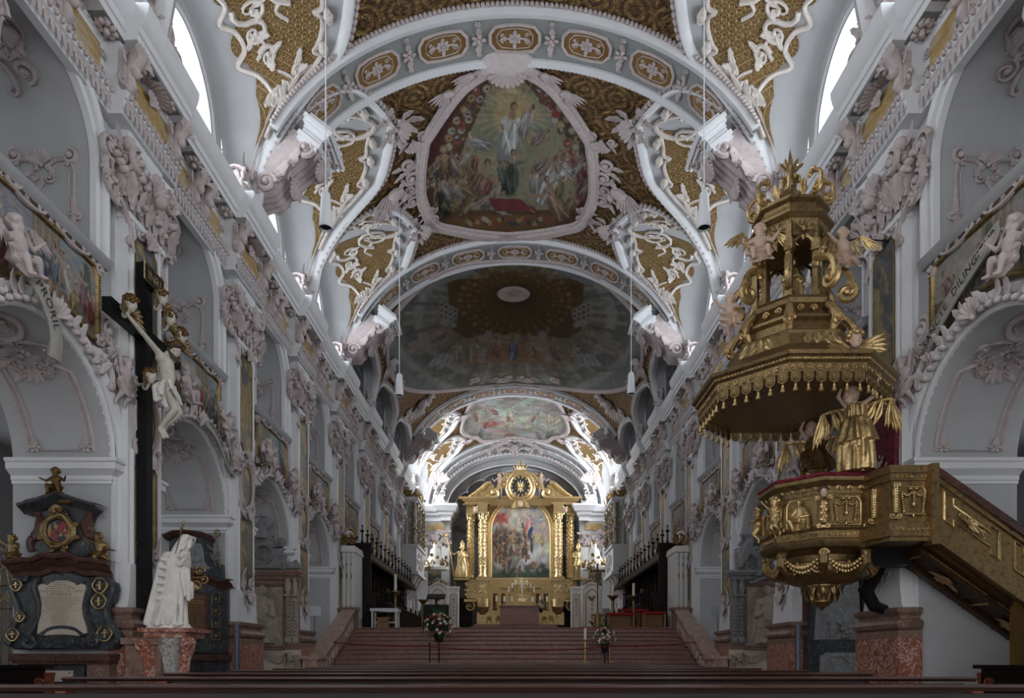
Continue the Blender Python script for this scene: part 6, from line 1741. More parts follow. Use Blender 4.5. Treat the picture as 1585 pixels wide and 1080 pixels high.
# the two bishop tombs (third piers) ------------------------------------------------
def bishop(b,cx,cy,h,turn=1):
    m=M()
    capsule(m,(cx,cy+h*.46,.05),(cx,cy+h*.72,.05),h*.13,h*.11)
    robe(m,[(cx,.05,-0.0)],[.1],1) if False else None
    for k in range(9):x=cx+(k-4)*h*.045;capsule(m,(x,cy+.02,.04+.02*(k % 2)),(cx+(k-4)*h*.03,cy+h*.5,.08),h*.04,h*.03,6)
    for k in range(7):x=cx+(k-3)*h*.055;capsule(m,(x,cy+h*.28,.09+.02*(k % 2)),(cx+(k-3)*h*.035,cy+h*.62,.10),h*.035,h*.035,6)
    capsule(m,(cx-h*.12,cy+h*.70,.07),(cx+h*.12,cy+h*.70,.07),h*.085,h*.085);capsule(m,(cx,cy+h*.72,.06),(cx,cy+h*.82,.08),h*.05,h*.05)
    for k in range(5):capsule(m,(cx-h*.15+k*h*.01,cy+h*(.66-.03*k),.12),(cx+h*.15-k*h*.01,cy+h*(.66-.03*k),.12),h*.02,h*.02,6)
    add_head(m,(cx,cy+h*.90,.12),(turn*.2,0,1),(0,1,0),h*.62);m.ell((cx,cy+h*.93,.07),(h*.08,h*.09,h*.06),10,6)
    for s_ in (-1,1):capsule(m,(cx+s_*h*.15,cy+h*.68,.08),(cx+s_*h*.20,cy+h*.48,.14),h*.05,h*.045);capsule(m,(cx+s_*h*.20,cy+h*.48,.14),(cx+s_*h*.12*(1 if s_ == turn else 2),cy+h*(.52 if s_ == turn else .40),.20),h*.045,h*.03);m.ell((cx+s_*h*.12*(1 if s_ == turn else 2),cy+h*(.52 if s_ == turn else .40),.21),h*.035,6,5)
    for s_ in (-1,1):m.ell((cx+s_*h*.07,cy+.02,.12),(h*.045,h*.03,h*.06),6,5)
    b.join(m)
def tomb(side,label):
    Y=PN(2)-.62;s=Y/F
    K3=Px(Y,797+side*360)
    def c(x,y):     # coordinates from the right-hand crop, mirrored for the left
        px=1110+x/4.5;py=800+y/4.5;p=K3(797+side*(px-797),py);return p
    T=thing('bishop_tomb',label,'tomb',mw=K3.A,group=None)
    def P(pts):return [c(*q) for q in pts]
    stone=MT['relief_stone']
    b=M();b.prism(P([(100,1050),(470,1050),(470,400),(100,400)]),0,.10);b.build('back_slab',MT['brown_marble'],T)
    b=M();pr=P([(195,475),(470,475),(470,905),(195,905)]);b.prism(pr,.02,.12);f=b.build('relief_field',MT['relief_stone'],T)
    b=M();fr=P([(200,475),(470,475),(470,905),(200,905)])
    for a_,c_ in ((fr[0],fr[1]),(fr[3],fr[2]),(fr[0],fr[3])):b.tube([(*a_,.13),(*c_,.13)],.045,4)
    b.build('inner_frame',MT['brown_marble'],T,ang=30)
    b=M();cx,cy=c(345,880);bishop(b,cx,cy+.01,1.55,-side);b.v=[(x,y,.10+z*.9) for x,y,z in b.v]
    put('bishop_relief',fuse(b,'bishop_relief',stone,.016,2),T)
    b=M()
    for k in range(6):x0,y0=c(225+8*k,870-8*k);x1,y1=c(262+10*k,680-6*(k % 2));b.tube([(x0,y0,.13),((x0+x1)/2+.03,(y0+y1)/2,.17),(x1,y1,.13)],.03,6)
    for k in range(5):x0,y0=c(215,600+18*k);x1,y1=c(300+10*k,500+20*k);b.tube([(x0,y0,.12),(x1,y1+.03,.15)],.02,5)
    b.build('relief_drapery',stone,f)
    for xx,w_ in ((167,1.0),(120,.75)):      # term pilasters with beads
        b=M();q=.07*w_
        cx,y0=c(xx,445);b.ell((cx,y0,.20),(q*1.1,q*1.3,q*1.1),8,6);b.lathe([(q*1.2,-.3),(q*1.3,-.05)],8) if False else None
        x_,y1=c(xx,540);b.tube([(cx,y0-.05,.18),(cx,(y0+y1)/2,.19),(cx,y1,.18)],[q*1.3,q*1.35,q*.7],8);b.boxc(cx,y1-.02,.16,q*2.6,.05,.2)
        for k in range(11):_,yy=c(xx,555+k*26);b.ell((cx,yy,.16),(q*.75,.055,q*.9),7,5)
        b.boxc(cx,c(xx,850)[1]-.02,.12,q*2.6,.12,.16);b.boxc(cx,c(xx,690)[1],.09,q*2.9,1.5,.06)
        b.build('term_pilaster',MT['grey_stone'] if side > 0 else stone,T)
    b=M();x0,y1=c(75,375);x1,y0=c(480,395);xa,xb=sorted((x0,x1));b.box(xa,xb,y0,y1,0,.38);b.box(xa+.04,xb-.04,y0-.06,y0,0,.32);b.box(xa+.08,xb-.08,y0-.16,y0-.06,.0,.22);b.build('cornice',MT['brown_marble'] if side < 0 else MT['grey_stone'],T,smooth=False)
    b=M();x0,_=c(190,0);x1,_=c(480,0);xa,xb=sorted((x0,x1))
    _,ya=c(0,912);b.box(xa,xb,ya-.04,ya,.0,.25);b.build('sill',MT['brown_marble'],T,smooth=False)
    b=M();xa,xb=sorted((c(90,0)[0],c(480,0)[0]));b.box(xa,xb,-E,c(0,925)[1],.0,.12);b.build('base_slab',MT['beige_tablet'],T,smooth=False)
    # draped skull-like lion mask at the foot
    b=M()
    for k in range(5):x0,y0=c(170,945+6*k);x1,y1=c(235,975+10*k);x2,y2=c(330,940+8*k);b.tube([(x,y,.20) for x,y in smoothpath([(x0,y0),(x1,y1),(x2,y2)],5)],.035,6)
    for k in range(4):x0,y0=c(95+k*6,960);x1,y1=c(98+8*k,1045);b.tube([(x0,y0,.16),(x1,y1,.16)],.03,6)
    b.build('carved_drapery',stone,T)
    b=M();cx,cy=c(150,975);add_head(b,(cx,cy,.24),(side*-.3,0,1),(0,1,0),1.1,.4)
    for k in range(26):a=k*.9;b.ell((cx+.14*cos(a)*(1+.02*k)*.9,cy-.02*(k*.45),.2),.04,6,4)
    b.build('lion_mask',stone,T)
    if side > 0:
        b=M();P_=lambda x,y,z:(*c(x,y),z)
        capsule(b,P_(165,300,.22),P_(190,230,.24),.14,.17);capsule(b,P_(190,230,.24),P_(205,190,.26),.16,.12);add_head(b,P_(212,178,.30),(.6,-.1,.75),(0,1,0),1.25,.4)
        capsule(b,P_(200,235,.30),P_(255,285,.32),.07,.05);capsule(b,P_(185,255,.2),P_(165,340,.25),.08,.05);capsule(b,P_(150,300,.22),P_(150,345,.28),.08,.06);capsule(b,P_(215,215,.30),P_(262,270,.34),.06,.05)
        R=random.Random(4)
        for k in range(40):b.ell(P_(R.uniform(155,225),R.uniform(120,235),R.uniform(.2,.32)),.045,6,4)
        put('rampant_lion',fuse(b,'rampant_lion',MT['grey_stone'],.016,1),T)
        b=M();b.prism(P([(255,180),(262,140),(290,112),(320,130),(335,175),(300,200)]),.12,.36,.05);b.build('mitre',MT['grey_stone'],T,ang=50)
        b=M();b.prism(P([(140,370),(135,300),(130,260),(140,210),(175,160),(240,150),(330,180),(340,250),(345,370)]),.0,.12,.02)
        for x in (215,300,370):cx,cy=c(x,348);o_scroll(b,cx,cy,.11,PI/2,1.8,1,.03,.25);o_c(b,cx-.15,cy-.07,cx+.15,cy-.07,.05,.03,.22)
        cx,cy=c(310,250);o_c(b,cx-.1,cy-.3,cx+.05,cy+.2,.12,.05,.2);o_scroll(b,cx,cy+.1,.12,0,1.5,1,.04,.2);b.build('crest_scrolls',MT['grey_stone'],T)
        b=M(); 
        for (x,y,r) in ((270,408,.07),(300,400,.09),(340,398,.09),(385,405,.08)):b.ell((*c(x,y),.36),(r*1.8,r*.7,r*.8),8,6)
        b.tube([(*c(210,460),.3),(*c(250,455),.33),(*c(300,430),.34),(*c(345,415),.34)],.045,7);b.build('reclining_figure',MT['grey_stone'],T)
    else:
        def d(x,y):return K3(380+x/4.15,780+y/4.15)
        b=M();b.prism([d(*q) for q in [(0,415),(0,205),(180,200),(160,235),(200,240),(235,250),(260,290),(225,320),(240,350),(290,370),(350,380),(350,415)]],0,.16,.03)
        for (x,y,r,dd) in ((245,395,.13,1),(235,330,.10,-1),(225,250,.12,1)):o_scroll(b,*d(x,y),r,0,1.6,dd,.05,.14)
        for k in range(5):o_leaf(b,*d(300+10*k,405),PI/2-.4+.15*k,.2,.09,.1)
        b.build('crest_scrolls',MT['grey_stone'],T,ang=50)
        b=M();b.tube([(*d(118+62*cos(a*PI/12),322+58*sin(a*PI/12)),.2) for a in range(25)],.03,6)
        for k in range(4):
            for r in range(2):b.prism([d(92+20*k+dx*9,300+46*r+dy*19) for dx,dy in ((0,-1),(1,0),(0,1),(-1,0))],.15,.20,.01)
        b.build('lozenge_arms',MT['grey_stone'],T)
        b=M();q=M();q.lathe([(.16,-.25),(.17,-.1),(.13,.08),(.06,.24),(.03,.28)],14);cx,cy=d(110,165);b.join(q,mat=Matrix.Translation((cx,cy,.25)) @ Matrix.Rotation(-PI/2,4,'X'))
        b.tube([(*d(110,120),.25),(*d(108,60),.25)],.022,5);b.tube([(*d(75,88),.25),(*d(140,88),.25)],.02,5);b.tube([(*d(140,190),.25),(*d(190,125),.25)],.03,5);b.build('tiara_and_cross',MT['grey_stone'],T)
tomb(1,'stone tomb with standing bishop relief under a lion and mitre, right side')
tomb(-1,'stone tomb with standing bishop relief under round lozenge arms, left side')

# grey relief monument on the second right pier
K4=Px(PN(1)-.62,1290)
def c8(x,y):return K4(1230+x/5.27,840+y/5.27)
T=thing('grey_monument','black framed grey marble monument with carved urn relief beneath the pulpit','monument',mw=K4.A)
b=M();b.prism([c8(*q) for q in [(85,1060),(620,1060),(620,0),(85,0)]],0,.06);b.build('backing',MT['dark_red_marble'],T)
b=M();b.prism([c8(*q) for q in [(110,1060),(620,1060),(620,790),(150,790),(110,810)]],.05,.14,.01);b.prism([c8(*q) for q in [(110,800),(150,800),(230,100),(190,100)]],.05,.14,.01);b.prism([c8(*q) for q in [(545,300),(620,300),(620,620),(560,600)]],.05,.18,.01);b.build('black_frame',MT['black_marble'],T,ang=30)
b=M();b.prism([c8(*q) for q in [(160,808),(500,808),(545,600),(520,100),(200,100)]],.05,.12,.01);gf=b.build('grey_field',MT['grey_marble'],T)
b=M();cx,cy=c8(315,700)
q=M();q.lathe([(.08,-.16),(.05,-.13),(.11,-.02),(.10,.08),(.05,.13),(.055,.18),(.02,.22)],14,sy=.5);b.join(q,mat=Matrix.Translation((cx,cy,.13)) @ Matrix.Rotation(-PI/2,4,'X'))
for (x,y,r) in ((370,650,.07),(400,700,.08),(430,730,.09),(390,640,.05),(440,690,.06)):b.ell((*c8(x,y),.15),(r,r*.8,.05),8,6)
b.tube([(*c8(240,660),.14),(*c8(265,630),.15),(*c8(285,650),.14)],.03,6);b.tube([(*c8(232,760),.14),(*c8(240,700),.15),(*c8(262,690),.15)],.03,6);b.tube([(*c8(400,740),.15),(*c8(440,760),.16),(*c8(380,770),.15)],.04,6);b.tube([(*c8(215,782),.13),(*c8(500,782),.13)],.012,5);b.build('urn_relief',MT['grey_marble'],gf)
b=M();b.prism([c8(*q) for q in [(205,1060),(205,915),(235,915),(235,895),(620,895),(620,1060)]],.13,.18,.01);lt=b.build('lower_tablet',MT['grey_marble'],T)
b=M();b.tube([(*c8(340+100*cos(PI-a*PI/14)*1.1,1030-110*sin(a*PI/14)),.185) for a in range(15)],.012,5);b.tube([(*c8(x,925+8*sin(x*.1)),.185) for x in range(270,470,12)],.02,5);b.build('carved_wreath',MT['grey_marble'],lt)

# grille, signs, posts -----------------------------------------------------------------
t=thing('gilded_grille','gilded wrought iron grille at the left edge behind the dark epitaph','grille',(-8.2,11.9,0))
b=M();R=random.Random(5)
for k in range(10):b.tube([(-.9+.14*k,0,.0),(-.9+.14*k,0,2.6)],.012,5)
for z in (.3,.9,2.0,2.4):b.tube([(-.95,0,z),(.45,0,z)],.018,5)
v=M()
for k in range(7):
    for z in (.6,2.2,2.75):o_scroll(v,-.8+.2*k,z,.10,k,1.5,1 if k % 2 else -1,.014)
    o_leaf(v,-.8+.2*k,2.5,PI/2,.3,.06);o_scroll(v,-.8+.2*k,3.0,.08,k*2,1.4,1,.012)
b.join(v,mat=FC(0,0,0));b.build('scrollwork',MT['gold_old'],t)
def sign(x,y,side):
    t=thing('blank_sign','blank grey-white sign panel on a thin stand in the plain %s arch' % ('left' if side < 0 else 'right'),'sign',(x,y,0),group='blank signs')
    b=M();b.tube([(0,0,0),(0,0,2.5)],.016,6);b.lathe([(.16,0),(.16,.02),(.03,.04)],14);b.build('stand',MT['lead_grey'],t)
    b=M();b.box(-.19,.19,-.02,.0,2.46,2.76);b.build('panel',MT['sign_white' if side < 0 else 'sign_grey'],t,smooth=False)
sign(-6.28,21.4,-1);sign(6.36,21.4,1)
for side,x in ((-1,-5.62),(1,5.80)):
    t=thing('metal_post','grey metal post standing before the second %s pillar' % ('left' if side < 0 else 'right'),'post',(x if side < 0 else 5.72,13.8,0),group='grey metal posts')
    b=M();b.lathe([(.055,0),(.055,1.83),(.0,1.84)],14);b.lathe([(.062,.5),(.062,.52)],14);b.lathe([(.062,1.2),(.062,1.22)],14);b.build('tube',MT['lead_grey'],t,ang=40)
    b=M();b.lathe([(.09,0),(.09,.03),(.06,.04)],14);b.build('foot',MT['lead_grey'],t)
# rope barrier ------------------------------------------------------------------------
zs=3*RI
for x,lab in ((-2.31,'black stanchion post below the left bouquet'),(2.53,'black stanchion post below the right bouquet')):
    t=thing('stanchion',lab,'stanchion',(x,18.5,zs),group='rope barrier posts')
    b=M();b.tube([(0,0,0),(0,0,1.08)],.022,8);b.build('post',MT['black_metal'],t);b=M();b.lathe([(.13,0),(.13,.02),(.03,.05)],16);b.build('base',MT['black_metal'],t);b=M();b.ell((0,0,1.1),.035);b.build('finial',MT['black_metal'],t)
def rope(p,q,sag,lab):
    b=M();b.tube([(p[0]+(q[0]-p[0])*i/16,p[1]+(q[1]-p[1])*i/16,p[2]+(q[2]-p[2])*i/16-4*sag*(i/16)*(1-i/16)) for i in range(17)],.016,6);tag(b.build('barrier_rope',MT['rope_red']),lab,'rope','red barrier ropes')
zr=zs+1.02
rope((-5.3,19.9,1.60),(-2.31,18.5,zr),.04,'red rope from the left balustrade to the left stanchion')
rope((-2.31,18.5,zr),(2.53,18.5,zr),.12,'red rope sagging between the two stanchions')
rope((2.53,18.5,zr),(5.3,19.9,1.60),.04,'red rope from the right stanchion to the right balustrade')
# bouquets ------------------------------------------------------------------------------
def bouquet(x,y,z,s,lab,seed,w=.43,h=.42):
    R=random.Random(seed);t=thing('flower_bouquet',lab,'flowers',(x,y,z),group='flower arrangements')
    b=M();b.lathe([(.10*s,-h*1.0),(.16*s,-h*.55),(.17*s,-h*.4)],14);b.build('pot',MT['black_metal'],t)
    b=M()
    for k in range(150):
        a=R.uniform(0,6.28);e=R.uniform(-.9,1.5);d=Vector((cos(a)*cos(e)*w,sin(a)*cos(e)*w*.8,sin(e)*h))*s;v=M();o_leaf(v,0,0,0,.2*s,.05*s,0,.2)
        z_=d.normalized();q=z_.to_track_quat('X','Z').to_matrix().to_4x4();b.join(v,mat=Matrix.Translation(d*.72) @ q)
    for k in range(6):a=-.9+.36*k;b.tube([(0,0,h*.4*s),(.18*s*a,-.05,h*s*1.2),(.26*s*a,-.05,h*s*1.55)],[.02,.012,.004],5)
    b.build('foliage',MT['green_leaf'],t)
    for k in range(64):
        a=R.uniform(-3.14,.2);e=R.uniform(-.6,1.3);d=Vector((cos(a)*cos(e)*w,sin(a)*cos(e)*w*.8,sin(e)*h*.92))*s*R.uniform(.93,1.08);c=R.choice(['petal_white']*5+['petal_red','petal_pink','petal_red'])
        v=M();r=R.uniform(.030,.05)*s;o_flower(v,0,0,r*1.25,0,6);b=M();q=d.normalized().to_track_quat('Z','Y').to_matrix().to_4x4();b.join(v,mat=Matrix.Translation(d) @ q);b.build('blossom',MT[c],t)
z_at=lambda y:RI*min(NS,int((y-YS)/TR)+1)
bouquet(-2.17,19.5,2.02,1.0,'large white, red and pink bouquet before the black lectern',3)
bouquet(2.56,19.5,1.72,.72,'smaller white and red bouquet between two candles on the right',7)
for x,lab in ((-2.17,'left'),(2.56,'right')):
    t=thing('flower_stand','black stand carrying the %s bouquet on the steps' % lab,'stand',(x,19.5,z_at(19.5)));top=(2.02-.42 if x < 0 else 1.72-.42)-z_at(19.5)
    b=M();b.tube([(0,0,0),(0,0,top)],.025,6);b.build('pole',MT['black_metal'],t);b=M();b.lathe([(.16,0),(.16,.02),(.03,.04)],14);b.lathe([(.12,top-.02),(.12,top)],14);b.build('foot',MT['black_metal'],t)
# candles on the steps, right
for x,lab in ((2.06,'tall white candle left of the right bouquet'),(2.76,'tall white candle right of the right bouquet')):
    y=20.0;z=z_at(y);t=thing('candle_stand',lab,'candle',(x,y,z),group='candle stands on the steps')
    b=M();b.lathe([(.10,0),(.09,.04),(.03,.08),(.02,.3),(.035,.36),(.02,.42),(.02,.62),(.06,.66),(.06,.68)],14);b.build('holder',MT['brass'],t)
    b=M();b.lathe([(.042,.68),(.042,1.0),(.02,1.01)],12);b.build('candle',MT['candle_wax'],t)
# ------------------------------------------------------------------ choir furniture
t=thing('white_table','small table under a white cloth at the left of the choir edge','table',(-4.60,24.3,ZP))
b=M();b.box(-.48,.48,-.3,.3,.70,.73); 
R=random.Random(2);rows=[]
per=[(-.49,-.31),(-.2,-.31),(.1,-.31),(.49,-.31),(.49,.31),(0,.31),(-.49,.31)]
for z in (.735,.62):rows.append([(x*(1.0 if z > .7 else 1.02),y*(1 if z > .7 else 1.03),z+(0 if z > .7 else R.uniform(-.02,.02))) for x,y in per])
b.grid(rows,close_u=True);b.build('cloth',MT['white_cloth'],t)
for sx in (-1,1):
    for sy in (-1,1):b=M();b.box(sx*.42-.03,sx*.42+.03,sy*.25-.03,sy*.25+.03,0,.70);b.build('leg',MT['painted_ivory'],t,smooth=False)
b=M();b.box(-.42,.42,-.02,.02,.22,.28);b.build('stretcher',MT['painted_ivory'],t,smooth=False)
t=thing('wooden_stool','brown wooden stool standing in front of the white table','stool',(-4.58,23.75,ZP))
b=M();b.prism([(-.2,0),(.2,0),(.17,.36),(-.17,.36)],-.12,.12);q=M();q.join(b,mat=Matrix.Rotation(PI/2,4,'X'));q.build('body',MT['light_wood'],t,smooth=False);b=M();b.box(-.24,.24,-.15,.15,.36,.40);b.build('seat',MT['light_wood'],t,smooth=False)
t=thing('black_lectern','black lectern with slanted book rest behind the large bouquet','lectern',(-2.62,22.7,z_at(22.4)))
b=M();b.box(-.42,.42,-.08,.1,-.2+.2,.9);b.build('body',MT['black_wood'],t,smooth=False);b=M();b.tube([(0,0,.9),(0,0,1.15)],.04,8);b.build('neck',MT['black_metal'],t)
b=M();q=M();q.box(-.30,.30,-.2,.2,-.02,.02);b.join(q,mat=Matrix.Translation((0,0,1.17)) @ Matrix.Rotation(.45,4,'X'));b.build('book_rest',MT['black_metal'],t,smooth=False)
def candlestick(x,y,z,h,lab,grp='gilt baluster candlesticks',candle=.45,k=1.0,mat='gold_old'):
    t=thing('gilt_candlestick',lab,'candlestick',(x,y,z),group=grp);a=h
    b=M();b.lathe([(.17*k,0),(.17*k,a*.05),(.11*k,a*.09),(.07*k,a*.14),(.12*k,a*.22),(.13*k,a*.30),(.07*k,a*.42),(.05*k,a*.50),(.06*k,a*.56),(.045*k,a*.62),(.06*k,a*.78),(.05*k,a*.84),(.13*k,a*.93),(.20*k,a*.97),(.20*k,a),(0,a)],16);b.build('baluster',MT[mat],t)
    b=M();b.lathe([(.052*k**.5,a),(.052*k**.5,a+candle),(.015,a+candle+.01)],12);b.build('candle',MT['candle_wax'],t)
    b=M();b.tube([(0,0,a+candle),(0,.0,a+candle+.04)],.006,4);b.build('wick',MT['ink'],t)
candlestick(-4.41,25.2,ZP,1.45,'gilt candlestick with lit-white candle behind the white table',candle=.62)
candlestick(-3.40,25.3,ZP,1.15,'gilt candlestick without tall candle left of the black lectern',candle=.05)
candlestick(3.62,25.3,ZP,1.30,'gilt candlestick left of the red cushioned stools',candle=.40)
candlestick(4.40,25.3,ZP,1.30,'gilt candlestick among the red cushioned stools',candle=.45)
for i,(x,y,w_,lab) in enumerate(((3.85,24.9,.95,'leftmost red cushioned wooden stool beside the candlestick'),(4.45,25.5,.95,'middle and tallest red cushioned wooden stool'),(4.93,24.3,.80,'rightmost red cushioned wooden stool by the choir stalls'))):
    t=thing('cushioned_stool',lab,'stool',(x,y,ZP),group='red cushioned stools');H_=(.62,.80,.62)[i]
    for sx in (-1,1):b=M();b.box(sx*(w_/2-.03)-.03,sx*(w_/2-.03)+.03,-.2,.2,0,H_-.08);b.build('side_board',MT['light_wood'],t,smooth=False)
    b=M();b.box(-w_/2,w_/2,.16,.2,.1,H_-.08);b.build('back_board',MT['light_wood'],t,smooth=False);b=M();b.box(-w_/2-.03,w_/2+.03,-.23,.23,H_-.08,H_);b.build('cushion',MT['red_cushion'],t,smooth=False)
b=M();b.box(2.2,4.2,23.2,23.55,ZP,ZP+.045);tag(b.build('red_runner',MT['red_cushion'],smooth=False),'flat red runner lying at the choir edge before the stools','carpet')
t=thing('processional_cross','tall dark processional cross with gilt carved base behind the right bouquet','cross',(2.95,24.4,ZP))
b=M();b.tube([(0,0,.3),(0,0,1.7)],.02,6);b.build('pole',MT['gold_dark'],t)
b=M();b.box(-.03,.03,-.02,.02,1.7,2.3);b.box(-.2,.2,-.02,.02,2.06,2.12)
for p in ((0,0,2.32),(-.22,0,2.09),(.22,0,2.09)):b.ell(p,.045,6,4)
b.build('cross',MT['gold_dark'],t)
b=M();R=random.Random(6);v=M();[o_scroll(v,R.uniform(-.18,.18),R.uniform(.1,.55),.09,k,1.4,1,.03,R.uniform(0,.1)) for k in range(12)];[o_leaf(v,R.uniform(-.15,.15),R.uniform(.1,.5),R.uniform(0,3.1),.2,.09) for k in range(12)];b.join(v,mat=FC(0,0,0));b.lathe([(.2,0),(.16,.1),(.12,.3),(.13,.45),(.06,.6)],12);b.build('carved_base',MT['gold_old'],t)

# choir stalls --------------------------------------------------------------------------
def stalls(side):
    sn='left' if side < 0 else 'right';L=11.4;Y0=24.9
    t=thing('choir_stalls','dark carved choir stalls with spired canopy along the %s wall' % sn,'choir stalls',mw=FW(side,Y0),group='dark choir stalls');f=1 if side < 0 else -1
    def B(b): 
        if f < 0:b.v=[(-x,y,z) for x,y,z in b.v]
        return b
    W_=MT['stall_wood'];z=ZP
    b=M();b.box(0,L,z,5.0,.12,.25);B(b).build('back_panelling',W_,t,smooth=False)
    b=M();b.box(-.06,.0,z,5.2,.12,.95);b.box(-.06,0,z,3.4,.95,1.15);b.box(-.10,.04,3.4,3.5,.55,1.2);b.box(-.1,.04,5.2,5.32,.1,1.0)
    v=M();R=random.Random(3)
    for k in range(9):o_scroll(v,R.uniform(.2,.5),2.5+.3*k,.11,k,1.5,1 if k % 2 else -1,.025);o_leaf(v,.38,2.4+.3*k,PI/2,.28,.16)
    for k in range(3):o_scroll(v,.9,2.4+.3*k,.12,k,1.5,1,.025)
    b.join(v,mat=frame((-.065,0,0),(0,0,1),(0,1,0),(-1,0,0)));B(b).build('end_panel',W_,t,ang=40)
    b=M();b.box(0,L,4.75,4.85,.2,.95);b.box(0,L,4.95,5.02,.2,.85);b.box(-.03,L+.03,4.85,4.95,.2,.9)
    for k in range(int(L/.22)):b.ell((.11+.22*k,4.72,.93),(.07,.09,.03),6,4)
    B(b).build('canopy',W_,t,smooth=False)
    n=13
    for k in range(n+1):
        x=.02+k*(L-.04)/n
        b=M();b.box(x-.03,x+.03,z,4.75,.25,.34);b.lathe([(.035,z+1.2),(.05,z+1.4),(.03,z+1.6),(.03,4.5),(.05,4.7)],6,c=(x,0)) if False else None
        b.tube([(x,z+1.3,.40),(x,4.75,.40)],.028,6);b.ell((x,z+1.4,.4),(.05,.08,.05),6,4);b.ell((x,4.5,.4),(.05,.08,.05),6,4);B(b).build('colonnette',W_,t,ang=40)
        b=M();q=M();q.lathe([(.05,0),(.06,.10),(.035,.16),(.05,.30),(.06,.36),(.03,.44),(.028,.72),(.08,.76),(.09,.79),(.02,.82),(.018,.92),(.045,.96),(.0,1.0)],8);b.join(q,mat=Matrix.Translation((x,5.0,.62)) @ Matrix.Rotation(-PI/2,4,'X'));B(b).build('finial',W_,t)
        if k < n:
            xm=x+(L-.04)/n/2
            b=M();v=M();o_scroll(v,xm-.14,4.45,.11,0,1.4,-1,.022,.26);o_scroll(v,xm+.14,4.45,.11,PI,1.4,1,.022,.26);o_c(v,xm-.3,4.2,xm+.3,4.2,.25,.022,.26)
            for q in range(4):o_leaf(v,xm,3.4+.2*q,PI/2+(-1)**q*.3,.25,.12,.25)
            o_scroll(v,xm-.18,5.08,.10,0,1.4,-1,.022,.75);o_scroll(v,xm+.18,5.08,.10,PI,1.4,1,.022,.75);b.join(v);B(b).build('carved_tracery',W_,t)
            b=M();b.box(x+.03,x+.80,z+.42,z+.47,.3,.75);b.box(x-.03,x+.03,z,z+.95,.25,.85);b.ell((x,z+.97,.8),(.05,.07,.09),8,5);B(b).build('seat',W_,t,ang=40)
    b=M();b.box(.6,L,z,z+1.0,1.35,1.42);b.box(.55,L+.05,z+1.0,z+1.06,1.22,1.5)
    for k in range(24):x=.7+k*(L-.8)/24;b.tube([(x,z+.1,1.46),(x,z+.95,1.46)],.03,5)
    for k in range(8):x=.6+k*(L-.6)/7.5;v=M();o_scroll(v,0,1.15+z,.09,PI/2,1.4,1,.04);b.join(v,mat=Matrix.Translation((x,0,1.42)))
    B(b).build('front_desk',W_,t,ang=30)
stalls(-1);stalls(1)
# sedilia, white and gold, facing the nave at the head of the steps
def sedilia(side):
    sn='left' if side < 0 else 'right'
    t=thing('white_gold_sedilia','white and gold fluted screen next to the dark choir stalls on the %s' % sn,'screen',(side*5.79,23.55,ZP),group='white and gold screens')
    b=M();b.box(-.27,.27,0,1.15,0,2.75);b.build('body',MT['painted_ivory'],t,smooth=False)
    b=M()
    for x in (-.23,-.08,.08,.23):b.box(x-.05,x+.05,-.08,.02,.15,2.45);b.box(x-.06,x+.06,-.12,.02,2.45,2.6)
    b.box(-.31,.31,-.16,1.2,2.62,2.72);b.box(-.29,.29,-.12,1.2,2.72,2.84);b.build('pilasters',MT['painted_ivory'],t,smooth=False)
    b=M();R=random.Random(2);v=M()
    for x in (-.155,0,.155):
        v.tube([(x-.03,.3,.03),(x-.03,2.35,.03)],.006,4);v.tube([(x+.03,.3,.03),(x+.03,2.35,.03)],.006,4);o_flower(v,x,2.2,.04,.03);o_leaf(v,x,1.9,-PI/2,.2,.05,.03);o_leaf(v,x,.7,-PI/2,.2,.05,.03);o_leaf(v,x,.6,PI/2,.2,.05,.03)
    b.join(v,mat=FC(0,-.01,0))
    v=M(); 
    for x in (-.22,0,.22):
        o_scroll(v,x,3.0,.12,PI/2,1.5,1,.04);o_leaf(v,x,3.0,PI/2+.3,.3,.12);o_leaf(v,x,2.95,PI/2-.8,.3,.12);v.ell((x,3.15,0),(.07,.10,.07))
    b.join(v,mat=FC(0,-.05,0));b.build('gilt_ornament',MT['gold_old'],t)
sedilia(-1);sedilia(1)
